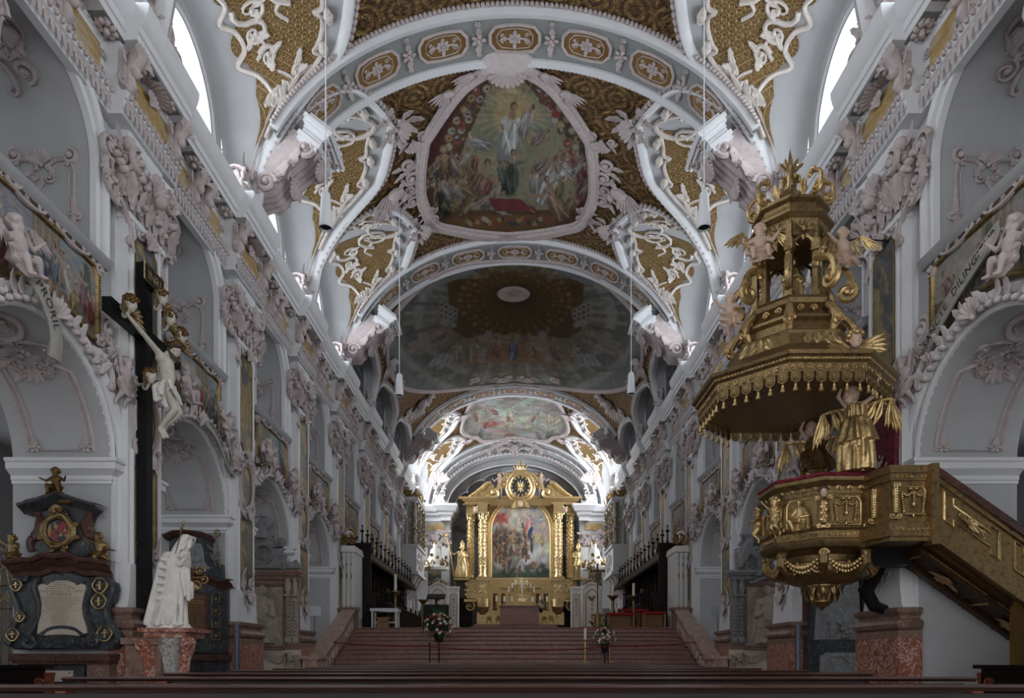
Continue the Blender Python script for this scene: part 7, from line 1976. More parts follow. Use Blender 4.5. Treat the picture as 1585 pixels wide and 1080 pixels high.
# glazed oratories -------------------------------------------------------------------------
def oratory(side):
    sn='left' if side < 0 else 'right'
    t=thing('glazed_oratory','white glazed oratory box with gilt carving projecting from the %s choir wall' % sn,'oratory',mw=FW(side,37.9),group='glazed oratories')
    b=M();b.box(-1.5,1.5,5.7,7.1,0,.95);b.box(-1.6,1.6,7.05,7.2,0,1.05);b.box(-1.6,1.6,5.6,5.75,0,1.05);b.box(-1.5,1.5,9.3,9.6,0,.95);b.box(-1.6,1.6,9.55,9.7,0,1.05);b.build('box',MT['white_trim'],t,smooth=False)
    b=M()
    for x in (-1.45,-.5,.5,1.45):b.box(x-.06,x+.06,7.1,9.4,.8,.95)
    for x in (-1.47,1.47):b.box(x-.03,x+.03,7.1,9.4,0,.08);b.box(x-.03,x+.03,7.1,9.4,.4,.48)
    for z in (7.8,8.5):b.box(-1.45,1.45,z-.03,z+.03,.85,.93);b.box(-1.5,-1.45,z-.03,z+.03,0,.9);b.box(1.45,1.5,z-.03,z+.03,0,.9)
    b.build('window_frame',MT['white_trim'],t,smooth=False)
    b=M();b.box(-1.45,1.45,7.1,9.4,.86,.88);b.box(-1.47,-1.45,7.1,9.4,0,.86);b.box(1.45,1.47,7.1,9.4,0,.86);b.build('glass',MT['clear_glass'],t,smooth=False)
    b=M();v=M();R=random.Random(5)
    for x in (-1.3,1.3,-.5,.5):
        for k in range(10):o_scroll(v,x+R.uniform(-.08,.08),7.3+.23*k,.10,k,1.4,1 if k % 2 else -1,.04,.97);o_leaf(v,x,7.2+.23*k,R.uniform(.5,2.6),.25,.1,.97)
    for k in range(26):x=R.uniform(-1.5,1.5);o_leaf(v,x,9.7+R.uniform(0,.35),R.uniform(.3,2.8),.4,.16,R.uniform(.6,1.0));o_scroll(v,x,9.8,.14,k,1.4,1,.05,.9)
    v.ell((0,10.0,.9),(.5,.28,.2),12,6)
    b.join(v);w=M();w.join(v)
    for s_ in (-1,):
        v2=M()
        for k in range(10):o_scroll(v2,.75,7.3+.23*k,.10,k,1.4,1 if k % 2 else -1,.04);o_leaf(v2,.75,7.2+.23*k,R.uniform(.5,2.6),.25,.1)
        for k in range(8):o_leaf(v2,R.uniform(.1,1.0),9.75,R.uniform(.5,2.6),.4,.16)
        xx=-1.52 if side < 0 else 1.52
        b.join(v2,mat=frame((xx,0,0),(0,0,1),(0,1,0),(-1 if side < 0 else 1,0,0)))
    b.build('gilt_carving',MT['gold_old'],t)
    b=M();v=M();[o_scroll(v,R.uniform(-1.2,1.2),R.uniform(6.0,6.8),.16,k,1.4,1,.04,.95) for k in range(14)];b.join(v)
    for x in (-1.1,0,1.1):b.tube([(x,5.6,.8),(x,5.0,.55),(x,4.5,.1)],[.16,.12,.08],7)
    b.build('parapet_stucco',MT['stucco_pale'],t)
oratory(-1);oratory(1)
# white and gold choir cabinets and canopy
def cabinet(side):
    sn='left' if side < 0 else 'right';Yc_=42.2
    t=thing('white_gold_cabinet','tall white cabinet with gilt lines below the choir pier on the %s' % sn,'cabinet',(side*4.75,Yc_,ZP),group='white and gold cabinets')
    b=M();q=M();q.prism([(-.62,0),(.62,0),(.62,3.4),(.4,3.5),(.25,3.8),(0,3.95),(-.25,3.8),(-.4,3.5),(-.62,3.4)],0,.5,.03);b.join(q,mat=FC(0,.5,0));b.build('body',MT['painted_ivory'],t,ang=30)
    b=M();v=M();o=[(-.38,.5),(.38,.5),(.38,2.9),(.2,3.15),(0,3.25),(-.2,3.15),(-.38,2.9),(-.38,.5)];v.tube([(x,y,.02) for x,y in o],.022,5)
    v.tube([(x*1.5,y*1.0+.2+(.1 if y > 2 else -.2),.02) for x,y in o],.016,5);o_flower(v,0,2.6,.14);o_scroll(v,-.15,2.75,.1,0,1.4,-1,.025);o_scroll(v,.15,2.75,.1,0,1.4,1,.025)
    for k in range(5):o_leaf(v,0,2.4-.3*k,-PI/2,.25,.08)
    for k in range(7):o_scroll(v,-.5+.17*k,3.55+.3*(1-abs(k-3)/3),.1,k,1.4,1,.03)
    b.join(v,mat=FC(0,-.01,0));b.build('gilt_lines',MT['gold_old'],t)
    t=thing('narrow_cabinet','narrow white cabinet with gilt lines beside the high altar on the %s' % sn,'cabinet',(side*3.80,42.4,ZP),group='white and gold cabinets')
    b=M();b.box(-.30,.30,0,.5,0,3.3);b.box(-.36,.36,-.06,.5,3.3,3.42);b.build('body',MT['painted_ivory'],t,smooth=False)
    b=M();v=M();o=[(-.18,.7),(.18,.7),(.18,2.9),(0,3.0),(-.18,2.9),(-.18,.7)];v.tube([(x,y,.02) for x,y in o],.018,5);o_flower(v,0,2.6,.08);[o_leaf(v,0,2.5-.25*k,-PI/2,.2,.07) for k in range(4)];b.join(v,mat=FC(0,-.01,0));b.build('gilt_lines',MT['gold_old'],t)
    t=thing('carved_canopy','white and gold carved canopy hanging above the %s choir cabinet' % sn,'canopy',(side*5.0,42.9,6.6),group='carved canopies')
    b=M();b.lathe([(.2,0),(.85,.05),(.88,.2),(.78,.3),(.6,.4),(.5,.7),(.35,1.0),(.3,1.3),(.12,1.5),(.16,1.65),(.0,1.8)],16,sy=.7);b.build('dome',MT['painted_ivory'],t,ang=40)
    b=M();R=random.Random(4);v=M();[o_leaf(v,R.uniform(-.8,.8),R.uniform(.2,.5),R.uniform(.2,2.9),.3,.12,R.uniform(.3,.6)) for k in range(20)];[o_scroll(v,R.uniform(-.8,.8),R.uniform(.05,1.2)*.8,.1,k,1.4,1,.04,.55) for k in range(14)];b.join(v,mat=FC(0,0,0));b.ell((0,0,1.75),.12);b.build('gilt_carving',MT['gold_old'],t)
cabinet(-1);cabinet(1)
# ------------------------------------------------------------------ high altar
YA=44.3;KA=Px(YA,805,.3)
AX=KA.A
def a1(x,y):return KA(700+x/7.2,700+y/7.2)       # upper crop
def a2(x,y):return KA(700+x/7.548,840+y/7.548)   # lower crop
acx=a1(760,0)[0]
DZ=3.25
b=M();b.box(-2.75,2.75,42.5,45.2,ZP,DZ-.15);b.box(-2.6,2.6,42.9,44.2,DZ-.15,DZ);tag(b.build('altar_dais',MT['stair_marble'],smooth=False),'stepped brown marble dais under the golden high altar','dais')
T=thing('high_altar','huge gilded high altar with columns framing an arched painting','altar',mw=AX)
G,GB=MT['gold'],MT['gold_bright']
def XS(x):return acx+x
s=KA.s
# local helper in metres about the altar axis; heights from photograph rows
def h(y):return (1018-y)*s
b=M()
def bx(x0,x1,y0,y1,z0,z1):b.box(acx+x0,acx+x1,y0,y1,z0,z1)
zb=DZ-E
bx(-2.35,2.35,h(895),h(780),-.35,-.05)
b.build('backing',G,T,smooth=False)
# predella and base blocks
b=M();bx(-2.3,2.3,zb,h(903),-.3,.15);bx(-2.25,2.25,h(918),h(896),-.3,.28);bx(-2.15,2.15,h(913),h(902),.28,.32);b.build('predella',G,T,smooth=False)
for sx in (-1,1):
    def q0(x0,x1,y0,y1,z0,z1):
        a_,c_=sorted((sx*x0,sx*x1));b.box(acx+a_,acx+c_,y0,y1,z0,z1)
    b=M();q0(1.98,2.78,zb,h(948),.0,.75);q0(2.08,2.68,zb+.1,h(952),.75,.78);b.build('plinth_block',G,T,smooth=False)
    b=M();v=M();v.tube([(0,h(948),.6),(0,h(938),.95),(0,h(930),.85)],[.30,.42,.40],10);b.join(v,mat=Matrix.Translation((acx+sx*2.38,0,0)))
    q0(2.0,2.8,h(931),h(926),0,1.0);q0(2.05,2.75,h(926),h(900),0,.80);q0(1.98,2.82,h(900),h(894),0,.9)
    v=M();o_scroll(v,acx+sx*3.25,h(938),.34,PI/2,1.6,sx,.10,.3);b.join(v);q0(2.7,3.6,h(932),h(928),0,.8);q0(2.7,3.45,h(926),h(896),0,.35);b.build('corbel',G,T,ang=35)
    b=M();v=M()
    for (cx_,cy_,w_,h_,z_) in ((2.4,h(913),.5,.75,.81),(3.12,h(911),.55,.9,.37)):
        for k in range(4):o_scroll(v,acx+sx*cx_+(-1)**k*w_*.25,cy_+(k//2-.5)*h_*.5,.13,k*1.5,1.4,1 if k % 2 else -1,.035,z_)
        o_flower(v,acx+sx*cx_,cy_,.16,z_+.02);[o_leaf(v,acx+sx*cx_,cy_,PI/2*k+.7,.28,.12,z_) for k in range(4)]
    for k in range(8):o_leaf(v,acx+sx*3.35,h(925)+.16*k,R.uniform(-1,1)+(0 if sx > 0 else PI),.3,.13,.36)
    [o_scroll(v,acx+sx*2.38,zb+.5+.25*k,.14,k,1.4,1,.04,.79) for k in range(3)]
    b.join(v);b.build('carved_relief',GB,T)
    # twin columns with carved shafts
    for (cx_,zc,r0,nm) in ((2.42,.55,.24,'inner'),(3.22,.10,.21,'outer')):
        y0,y1=h(892),h(806)
        b=M();q=M();n_=20
        q.lathe([(r0*1.25,y0-.1),(r0*1.25,y0),(r0*1.15,y0+.08),(r0,y0+.15),(r0*1.02,y0+(y1-y0)*.33),(r0*1.1,y0+(y1-y0)*.34),(r0*1.0,y0+(y1-y0)*.36),(r0*.88,y1),(r0*1.0,y1+.05)],20);b.join(q,mat=Matrix(((1,0,0,acx+sx*cx_),(0,0,1,0),(0,-1,0,zc),(0,0,0,1))))
        v=M();RR=random.Random(int(cx_*10))
        for k in range(26):
            yy=y0+.25+(y1-y0-.3)*k/26
            for m_ in range(5):
                a_=2*PI*m_/5+k*.55;v.ell((acx+sx*cx_+r0*.98*cos(a_),yy,zc+r0*.98*sin(a_)),(.06,.075,.06),6,4)
        b.join(v);cm=b.build('column',GB,T,ang=50)
        b=M();v=M()
        for m_ in range(8):
            a_=2*PI*m_/8;vv=M();o_leaf(vv,0,0,PI/2,.36,.2,0,.3);v.join(vv,mat=frame((acx+sx*cx_+r0*.9*cos(a_),y1+.02,zc+r0*.9*sin(a_)),(-sin(a_),0,cos(a_)),(0,1,0),(cos(a_),0,sin(a_))))
        b.join(v);b.boxc(acx+sx*cx_,y1+.42,zc,r0*2.7,.10,r0*2.7);b.build('capital',GB,cm)
        b=M();b.boxc(acx+sx*cx_,(y1+.47+h(780))/2,zc-.02,r0*2.6,h(780)-y1-.47,r0*2.6);b.build('entablature_block',G,cm,smooth=False)
    b=M();cx_,cy_=acx+sx*2.85,h(792);add_head(b,(cx_,cy_,.85),(0,0,1),(0,1,0),1.7,.6);put('cherub_head',fuse(b,'cherub_head',MT['putto_skin'],.03,1),T)
    b=M()
    for k in range(4):o_leaf(b,cx_,cy_-.1,.5+.7*k,.40,.16,.72);o_leaf(b,cx_,cy_-.1,PI+.5-.3*k,.40,.16,.72)
    b.build('cherub_wings',GB,T)
# main cornice
b=M()
for (y0,y1,e,z1) in ((h(782),h(778),3.55,.75),(h(778),h(775.5),3.70,.88),(h(775.5),h(772),3.90,1.0)):
    bx(-e,e,y0,y1,-.3,.35)
    for sx in (-1,1):a_,c_=sorted((sx*1.95,sx*e));b.box(acx+a_,acx+c_,y0,y1,.3,z1)
for k in range(44):x=-3.6+7.2*k/43;b.boxc(acx+x,h(783),.40 if abs(x) < 2 else .80,.09,.1,.08)
b.build('cornice',G,T,smooth=False)
# arched frame of the painting
PXc,PWd=a1(764,0)[0],(1082-437)/7.2*s/2
ys,yb=h(700+860/7.2)-.0,h(893)
frp=[(PXc-PWd,yb)]+[(PXc-PWd,ys)]+[(PXc+PWd*cos(a_*PI/24),ys+PWd*1.02*sin(a_*PI/24)) for a_ in range(23,0,-1)]+[(PXc+PWd,ys),(PXc+PWd,yb)]
b=M();b.sweep(frp,[(0,-.05),(0,.10),(.05,.16),(.10,.12),(.16,.12),(.18,.20),(.24,.22),(.30,.14),(.32,-.05)]);b.sweep([(PXc-PWd-.3,yb),(PXc+PWd+.3,yb)],[(-.3,-.05),(-.3,.14),(-.18,.22),(-.05,.16),(0,.08),(.02,-.05)]);b.build('painting_frame',GB,T,ang=30)
b=M()
for sx in (-1,1):
    v=[(PXc+sx*(PWd+.25),h(790)),(PXc+sx*(PWd+.25),h(800)),(PXc+sx*(PWd*.75),h(790))];b.tube([(x,y,.02) for x,y in v+[v[0]]],.05,5)
    b.tube([(PXc+sx*(PWd+.42),h(785),.02),(PXc+sx*(PWd+.42),h(893),.02)],.06,6)
b.build('spandrel_moulding',GB,T)
# generic arched canvas: clouds, light and tumbling figures over a low landscape
nx,ny=120,150;Xg=np.zeros((ny,nx));Yg=np.zeros((ny,nx))
for j in range(nx):
    u=-1+2*j/(nx-1);xx=PXc+PWd*u;top=ys+PWd*1.02*sqrt(max(0,1-u*u));Xg[:,j]=u;Yg[:,j]=np.linspace(yb,top,ny)
vv=(Yg-yb)/(ys+PWd-yb);P=Paint(Xg,vv,(.26,.25,.24));R=random.Random(77)
P.clouds((.42,.36,.26),5,50,(-1,.45,1,1),.16,.5);P.clouds((.20,.24,.30),9,26,(-1,.3,1,.9),.14,.5)
P.clouds((.50,.52,.54),13,14,(.2,.2,1,.42),.2,.6);P.fill((.05,.075,.06),np.clip((.13-vv)*12,0,1));P.clouds((.03,.05,.035),3,26,(-1,.03,1,.15),.12,.7)
P.clouds((.085,.055,.038),6,40,(-.95,.2,.1,.62),.15,.65);P.clouds((.05,.035,.03),16,26,(-.9,.3,0,.6),.12,.6);P.clouds((.26,.055,.045),8,14,(-.95,.70,-.4,.86),.13,.8)
P.ell(.25,.6,.22,.14,(.46,.40,.30),.3,.7,.6)
for (x,y,hh,c,l) in ((.24,.50,.36,(.035,.06,.16),.8),(.14,.56,.34,(.36,.12,.11),.6),(.02,.66,.2,(.40,.34,.26),-.9),(.72,.42,.26,(.36,.28,.14),.5),(.7,.62,.22,(.42,.38,.28),.9),(.62,.74,.2,(.24,.28,.32),1.2),(-.1,.78,.18,(.40,.36,.32),-1.0),(.2,.84,.16,(.38,.32,.24),.8),(-.35,.82,.16,(.30,.24,.2),-.7)):P.figure(x,y,hh,c,(.48,.34,.25),l,int(x*50+60))
for i in range(34):P.figure(R.uniform(-.88,.38),R.uniform(.12,.55),R.uniform(.20,.32),R.choice([(.14,.08,.05),(.09,.07,.05),(.20,.13,.08),(.07,.06,.055)]),(.40,.27,.17),R.uniform(-2.6,2.6),i)
b=M();b.grid([[(PXc+PWd*Xg[i,j],Yg[i,j],.03) for j in range(nx)] for i in range(ny)]);pc=b.build('altar_painting',MT['oil_paint'],T,cols=np.clip(P.c.reshape(-1,3)*1.75,0,1));pc['label']='arched painting of swirling figures in clouds above a landscape'
# gable
b=M();v=M()
for sx in (-1,1):
    o=smoothpath([(acx+sx*3.3,h(771.5)),(acx+sx*2.9,h(765)),(acx+sx*2.5,h(757)),(acx+sx*2.15,h(750)),(acx+sx*1.9,h(749.5))],5)
    v.tube([(x,y,.3) for x,y in o],.16,8);v.tube([(x,y+.05,.55) for x,y in o],.09,8);q=M();pts=o+[(acx+sx*1.9,h(771.5))];q.prism(pts if sx < 0 else list(reversed(pts)),.05,.3);v.join(q)
    o_scroll(v,acx+sx*1.72,h(762.5),.42,PI/2,1.6,-sx,.15,.3)
    for x,y in o[::2]:v.ell((x,y,.66),.06,6,4)
b.join(v);b.build('gable_volute',GB,T)
b=M();b.prism([(acx+x,y) for x,y in [(-1.35,h(772)),(1.35,h(772)),(1.3,h(769)),(.75,h(765)),(.95,h(752)),(.85,h(742)),(.5,h(735)),(-.5,h(735)),(-.85,h(742)),(-.95,h(752)),(-.75,h(765)),(-1.3,h(769))]],-.1,.35,.04);b.build('gable_centre',G,T,ang=30)
b=M();q=.80;b.prism([(acx+.62*cos(a_*PI/12),h(753)+.66*sin(a_*PI/12)) for a_ in range(24)],.3,.40);oc=b.build('oculus',MT['black_marble'],T)
b=M();b.tube([(acx+.70*cos(a_*PI/14),h(753)+.76*sin(a_*PI/14),.42) for a_ in range(29)],.10,8);b.tube([(acx+.90*cos(a_*PI/14),h(753)+.98*sin(a_*PI/14),.30) for a_ in range(29)],.11,8)
for k in range(14):a_=k*PI/7;b.ell((acx+.56*cos(a_),h(753)+.58*sin(a_),.44),.08,6,4)
for k in range(12):a_=k*PI/6;b.tube([(acx,h(753),.42),(acx+.38*cos(a_),h(753)+.38*sin(a_),.42)],[.05,.01],4)
b.ell((acx,h(753),.45),.12);b.build('wreath',GB,oc)
b=M();b.boxc(acx,h(733.5),.15,1.1,.18,.8);v=M()
for k in range(7):o_leaf(v,acx,h(732),PI/2+(k-3)*.4,.5,.16,.2)
o_c(v,acx-1.1,h(739),acx-.5,h(734),.15,.08,.2);o_c(v,acx+.5,h(734),acx+1.1,h(739),.15,.08,.2)
for sx in (-1,1):o_scroll(v,acx+sx*1.0,h(750),.28,PI/2,1.5,-sx,.09,.3)
b.join(v);b.build('crest',GB,T)
b=M();b.box(acx-.06,acx+.06,h(730),h(714),.1,.22);b.box(acx-.33,acx+.33,h(721.5),h(719),.1,.22)
for p in ((0,h(713.5)),(-.36,h(720.2)),(.36,h(720.2))):b.ell((acx+p[0],p[1],.16),(.11,.11,.08),8,5)
b.build('cross',G,T,ang=30)
b=M();add_head(b,(acx,h(781),.55),(0,0,1),(0,1,0),1.9,.6);put('cherub_head',fuse(b,'cherub_head',MT['putto_skin'],.03,1),T)
b=M()
for sx in (-1,1):
    for k in range(4):o_leaf(b,acx,h(782),(0 if sx > 0 else PI)-sx*(.3-.25*k),.65-.06*k,.18,.40)
b.build('cherub_wings',GB,T)
# carved angels on the gable
for sx,lab in ((-1,'gilded angel standing left of the round gable window of the high altar'),(1,'gilded angel standing right of the round gable window of the high altar')):
    k_=1.35;J=dict(pel=(0,0,.62),wst=(0,0,.72),chs=(0,0,.92),nek=(0,0,1.04),hed=(0,-.02,1.16),shL=(-.14,0,1.0),elL=(-.30,-.05,.86),wrL=(-.44,-.1,.98),shR=(.14,0,1.0),elR=(.28,-.05,.84),wrR=(.36,-.18,.94),hpL=(-.07,0,.58),knL=(-.08,-.05,.34),anL=(-.08,.02,.05),toL=(-.08,-.1,.02),hpR=(.07,0,.58),knR=(.10,-.10,.36),anR=(.10,.0,.10),toR=(.10,-.1,.06))
    m=body(J,.72,.35,True,.4,face=(sx*-.3,-1,0)); 
    A=AX @ Matrix.Translation((acx+sx*1.34,h(770.5),.30)) @ Rx90 @ Matrix.Diagonal((sx*1.25,1.25,1.25,1))
    t=thing('gilded_angel',lab,'angel',mw=A,group='angels on the high altar');put('body',fuse(m,'body',MT['putto_skin'],.022,2),t)
    b=M();robe(b,[(0,0,.42),(0,0,.56),(0,0,.70)],[.17,.15,.12],7,.25,3,24,1,.9);b.build('loincloth',GB,t)
    b=M();v=M();o_wing(v,.05,.9,1,.7);b.join(v,mat=frame((0,.1,0),(1,0,0),(0,0,1),(0,-1,0)));b.v=[(-x,y,z) for x,y,z in b.v];b.build('wing',G,t)
    b=M();add_hair(b,J['hed'],(0,-1,0),s=.72*1.9 if False else 1.3,L=.04,seed=2);b.build('hair',MT['gold_old'],t)
# saints beside the columns
def saint(sx,lab,kind):
    A=AX @ Matrix.Translation((acx+sx*3.75,h(895.5),.45)) @ Rx90 @ Matrix.Diagonal((1.12,1.12,1.12,1))
    t=thing('gilded_saint',lab,'statue',mw=A,group=None)
    if kind == 0:
        J=dict(pel=(0,0,1.0),wst=(0,0,1.15),chs=(0,0,1.45),nek=(0,0,1.62),hed=(.02,-.03,1.78),shL=(-.22,0,1.52),elL=(-.45,-.1,1.35),wrL=(-.62,-.2,1.50),shR=(.22,0,1.52),elR=(.34,-.12,1.25),wrR=(.15,-.3,1.28),hpL=(-.1,0,.95),knL=(-.12,-.08,.52),anL=(-.12,.0,.08),toL=(-.13,-.18,.02),hpR=(.1,0,.95),knR=(.14,-.12,.52),anR=(.13,.0,.08),toR=(.15,-.18,.02))
        m=body(J,1.0,.15,True,.6,face=(.3,-1,.1));robe(m,[(.0,0,.04),(0,0,.4),(.02,0,.8),(0,0,1.15),(0,0,1.5)],[.40,.36,.30,.27,.2],8,.3,5,48,1,.85)
        for k in range(5):capsule(m,(-.1+.05*k,-.28,1.3-.05*k),(.25,-.22,.9-.12*k),.05,.05)
        put('robed_body',fuse(m,'robed_body',GB,.022,2),t)
        b=M();b.tube([(-.62,-.2,.1),(-.62,-.22,1.5),(-.80,-.2,2.5)],.03,6); 
        b=M();b.tube([(-.45,-.25,.1),(-.60,-.22,1.3),(-.85,-.2,2.35)],.028,6);b.ell((-.88,-.2,2.45),.09);v=M();o_scroll(v,0,0,.13,-PI/2,1.4,1,.03);b.join(v,mat=FC(-.92,-.2,2.5));b.build('crozier',GB,t)
        b=M();b.prism([(-.11,0),(.11,0),(.13,.15),(0,.36),(-.13,.15)],-.07,.07,.03);q=M();q.join(b,mat=FC(.02,-.02,1.86));q.build('mitre',GB,t,ang=50)
    else:
        J=dict(pel=(0,0,1.0),wst=(0,0,1.15),chs=(0,0,1.45),nek=(0,0,1.62),hed=(-.02,-.03,1.78),shL=(-.22,0,1.52),elL=(-.38,-.12,1.25),wrL=(-.20,-.3,1.2),shR=(.22,0,1.52),elR=(.48,-.08,1.38),wrR=(.72,-.12,1.52),hpL=(-.1,0,.95),knL=(-.14,-.10,.52),anL=(-.16,.0,.08),toL=(-.2,-.18,.02),hpR=(.1,0,.95),knR=(.13,-.06,.52),anR=(.16,.02,.08),toR=(.22,-.14,.02))
        m=body(J,1.05,.1,True,.6,face=(-.3,-1,.1));robe(m,[(0,0,.70),(0,0,.95),(0,0,1.15),(0,0,1.45)],[.30,.25,.2,.2],10,.28,5,48,.2,.85);put('armoured_body',fuse(m,'armoured_body',GB,.02,2),t)
        b=M();robe(b,[(-.05,.22,.05),(-.05,.2,.7),(0,.16,1.4)],[.40,.32,.18],8,.25,9,36,1,.35);b.build('cloak',G,t)
        b=M();b.tube([(.72,-.14,1.35),(.76,-.14,1.6),(.68,-.14,2.15)],[.03,.025,.012],6);b.build('raised_staff',GB,t)
        b=M();b.ell((-.02,-.02,1.88),(.13,.15,.11),10,6);v=M();o_leaf(v,0,0,PI/2,.3,.14);b.join(v,mat=FC(0,0,1.95));b.build('plumed_helmet',G,t)
    b=M();b.box(-.45,.45,-.35,.35,-.12,0);b.build('statue_base',G,t,smooth=False)
saint(-1,'gilded bishop saint with a crozier left of the altar columns',0);saint(1,'gilded knight saint raising a staff right of the altar columns',1)
# tabernacle, mensa, crucifix, candles, flowers -------------------------------------------------
t=thing('red_altar_table','plain red-brown marble altar block before the golden high altar','altar table',(( (804-797)*43.0/F),43.2,DZ))
b=M();w_=(831-771)*43.0/F/2;top=E+(1018-937)*43.0/F-DZ;b.box(-w_,w_,-.35,.35,0,top-.06);b.build('block',MT['stair_marble'],t,smooth=False);b=M();b.box(-w_-.05,w_+.05,-.4,.4,top-.06,top);b.build('slab',MT['stair_marble'],t,smooth=False)
b=M()
ctr=acx
for (x0,x1,y0,y1,z1) in ((-2.1,-.75,h(948),h(916),.62),(.75,2.1,h(948),h(916),.62),(-.75,.75,h(948),h(909),.70),(-2.25,2.25,zb,h(948),.85)):
    b.box(ctr+x0,ctr+x1,y0,y1,.28,z1)
b.box(ctr-1.3,ctr+1.3,h(911),h(908.5),.28,.78)
for x in (-1.9,-1.35,-.85,.85,1.35,1.9):b.box(ctr+x-.12,ctr+x+.12,h(946),h(917),.62,.70)
for x in (-2.0,-1.4,1.0,1.5,1.95): 
    v=M();o_flower(v,ctr+x,(zb+h(948))/2,.2,.86);o_c(v,ctr+x-.15,zb+.15,ctr+x+.15,zb+.15,.2,.03,.86);b.join(v)
b.build('tabernacle',G,T,smooth=False)
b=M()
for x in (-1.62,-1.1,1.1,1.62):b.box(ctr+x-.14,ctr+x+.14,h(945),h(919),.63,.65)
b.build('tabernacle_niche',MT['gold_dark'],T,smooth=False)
t=thing('altar_crucifix','silver and gilt crucifix standing in the middle of the altar','crucifix',mw=AX @ Matrix.Translation((KA(808,0)[0],h(932),.95)))
b=M();b.boxc(0,.9,0,.06,1.2,.05);b.boxc(0,1.15,0,.75,.06,.05);v=M();[o_leaf(v,0,1.15,k*PI/6,.45,.05) for k in range(12)];o_scroll(v,-.2,.3,.16,0,1.4,1,.04);o_scroll(v,.2,.3,.16,0,1.4,-1,.04);b.join(v);b.boxc(0,.1,0,.5,.2,.3);b.build('cross',GB,t)
b=M();capsule(b,(0,.75,.06),(0,1.05,.06),.06,.08);capsule(b,(0,.75,.06),(0,.45,.08),.05,.03)
for sx in (-1,1):capsule(b,(sx*.05,1.05,.06),(sx*.32,1.16,.05),.03,.02)
b.ell((0,1.15,.08),.06);put('carved_body',fuse(b,'carved_body',MT['white_statue'],.015,1),t)
for i,(x,y) in enumerate(((520,660),(610,665),(700,668),(935,668),(1020,665),(1102,668),(663,556),(705,508),(740,476),(806,452),(868,476),(908,508),(951,556))):
    cx_,cy_=a2(x,y);low=i < 6
    lab=['leftmost candle of the lower row on the high altar','second candle from the left in the lower altar row','lower altar candle just left of the crucifix','lower altar candle just right of the crucifix','second candle from the right in the lower altar row','rightmost candle of the lower row on the high altar',
           'lowest left candle of the rising altar group','second left candle of the rising altar group','upper left candle of the rising altar group','topmost candle in the middle of the altar','upper right candle of the rising altar group','second right candle of the rising altar group','lowest right candle of the rising altar group'][i]
    t=thing('altar_candle',lab,'candle',mw=AX @ Matrix.Translation((cx_,cy_-.0,.98 if low else .82)),group='candles on the high altar')
    b=M();q=M();q.lathe([(.06,-.17),(.06,.17),(.02,.18)],10);b.join(q,mat=Matrix.Rotation(-PI/2,4,'X'));b.build('wax_candle',MT['candle_wax'],t)
    b=M();q=M();H_=.45 if low else .22;q.lathe([(.13,-.17-H_),(.10,-.13-H_),(.035,-.1-H_),(.05,-.17-H_/2),(.03,-.22),(.09,-.17)],10);b.join(q,mat=Matrix.Rotation(-PI/2,4,'X'));b.build('candle_holder',MT['brass'],t)
bouquet(KA(837,0)[0]+(805-797)*s,YA-1.15,E+h(939),.70,'small red and white bouquet at the right end of the altar table',12)
bouquet(KA(781,0)[0]+(805-797)*s-.0,YA-1.15,E+h(937.5),.30,'tiny white flower posy at the left of the altar table',14)
# low dark choir seats behind
for side in (-1,1):
    t=thing('choir_bench','low dark bench in the shadow beside the golden altar on the %s' % ('left' if side < 0 else 'right'),'bench',(side*3.35,44.9,ZP),group='dark benches beside the altar')
    b=M();b.box(-.55,.55,0,.1,0,2.9);b.build('back',MT['stall_wood'],t,smooth=False);b=M();b.box(-.55,.55,-.5,.0,1.3,1.4);b.build('seat',MT['stall_wood'],t,smooth=False)
# ------------------------------------------------------------------ pulpit
GO,GK,GD=MT['gold_old'],MT['gold'],MT['gold_dark']
def o8(b,prof,cx,cy,n=8):b.lathe(prof,n,c=(cx,cy),a0=PI/n);return b
def face(cx,cy,ap,k,z=0):a=-PI/2+PI/4*k;return frame((cx+ap*cos(a),cy+ap*sin(a),z),(-sin(a),cos(a),0),(0,0,1),(cos(a),sin(a),0))
def vert(cx,cy,R_,k,z=0):a=-PI/2+PI/8+PI/4*k;return frame((cx+R_*cos(a),cy+R_*sin(a),z),(-sin(a),cos(a),0),(0,0,1),(cos(a),sin(a),0))
BX,BY=4.74,10.55
PU=thing('pulpit','gilded baroque pulpit basket with platform and descending stair at the right pillar','pulpit',(0,0,0))
b=M();o8(b,[(.80,2.98),(.80,3.62),(.84,3.64)],BX,BY);b.build('basket_body',GO,PU,ang=20)
b=M();o8(b,[(.70,2.72),(.86,2.74),(.90,2.80),(.91,2.84),(.89,2.86),(.89,2.96),(.92,2.99),(.86,3.01)],BX,BY);b.build('basket_base_moulding',GO,PU,ang=20)
b=M();o8(b,[(.83,3.50),(.84,3.60),(.88,3.63),(.93,3.67),(.94,3.72),(.90,3.73)],BX,BY);b.build('basket_rim',GO,PU,ang=20)
b=M();o8(b,[(.93,3.73),(.95,3.75),(.93,3.78),(.70,3.78)],BX,BY);b.build('velvet_rail',MT['red_velvet'],PU,ang=20)
v=M(); 
for k in range(7):o_scroll(v,-.24+.08*k,2.91,.032,k,1.3,1 if k % 2 else -1,.010,0);o_leaf(v,-.24+.08*k,3.55,PI/2+(-1)**k*.6,.06,.04,-.03)
b=M()
for k in (-2,-1,0,1,7):b.join(v,mat=face(BX,BY,.825,k))
b.build('foliage_band',GK,PU)
ap=.80*cos(PI/8)
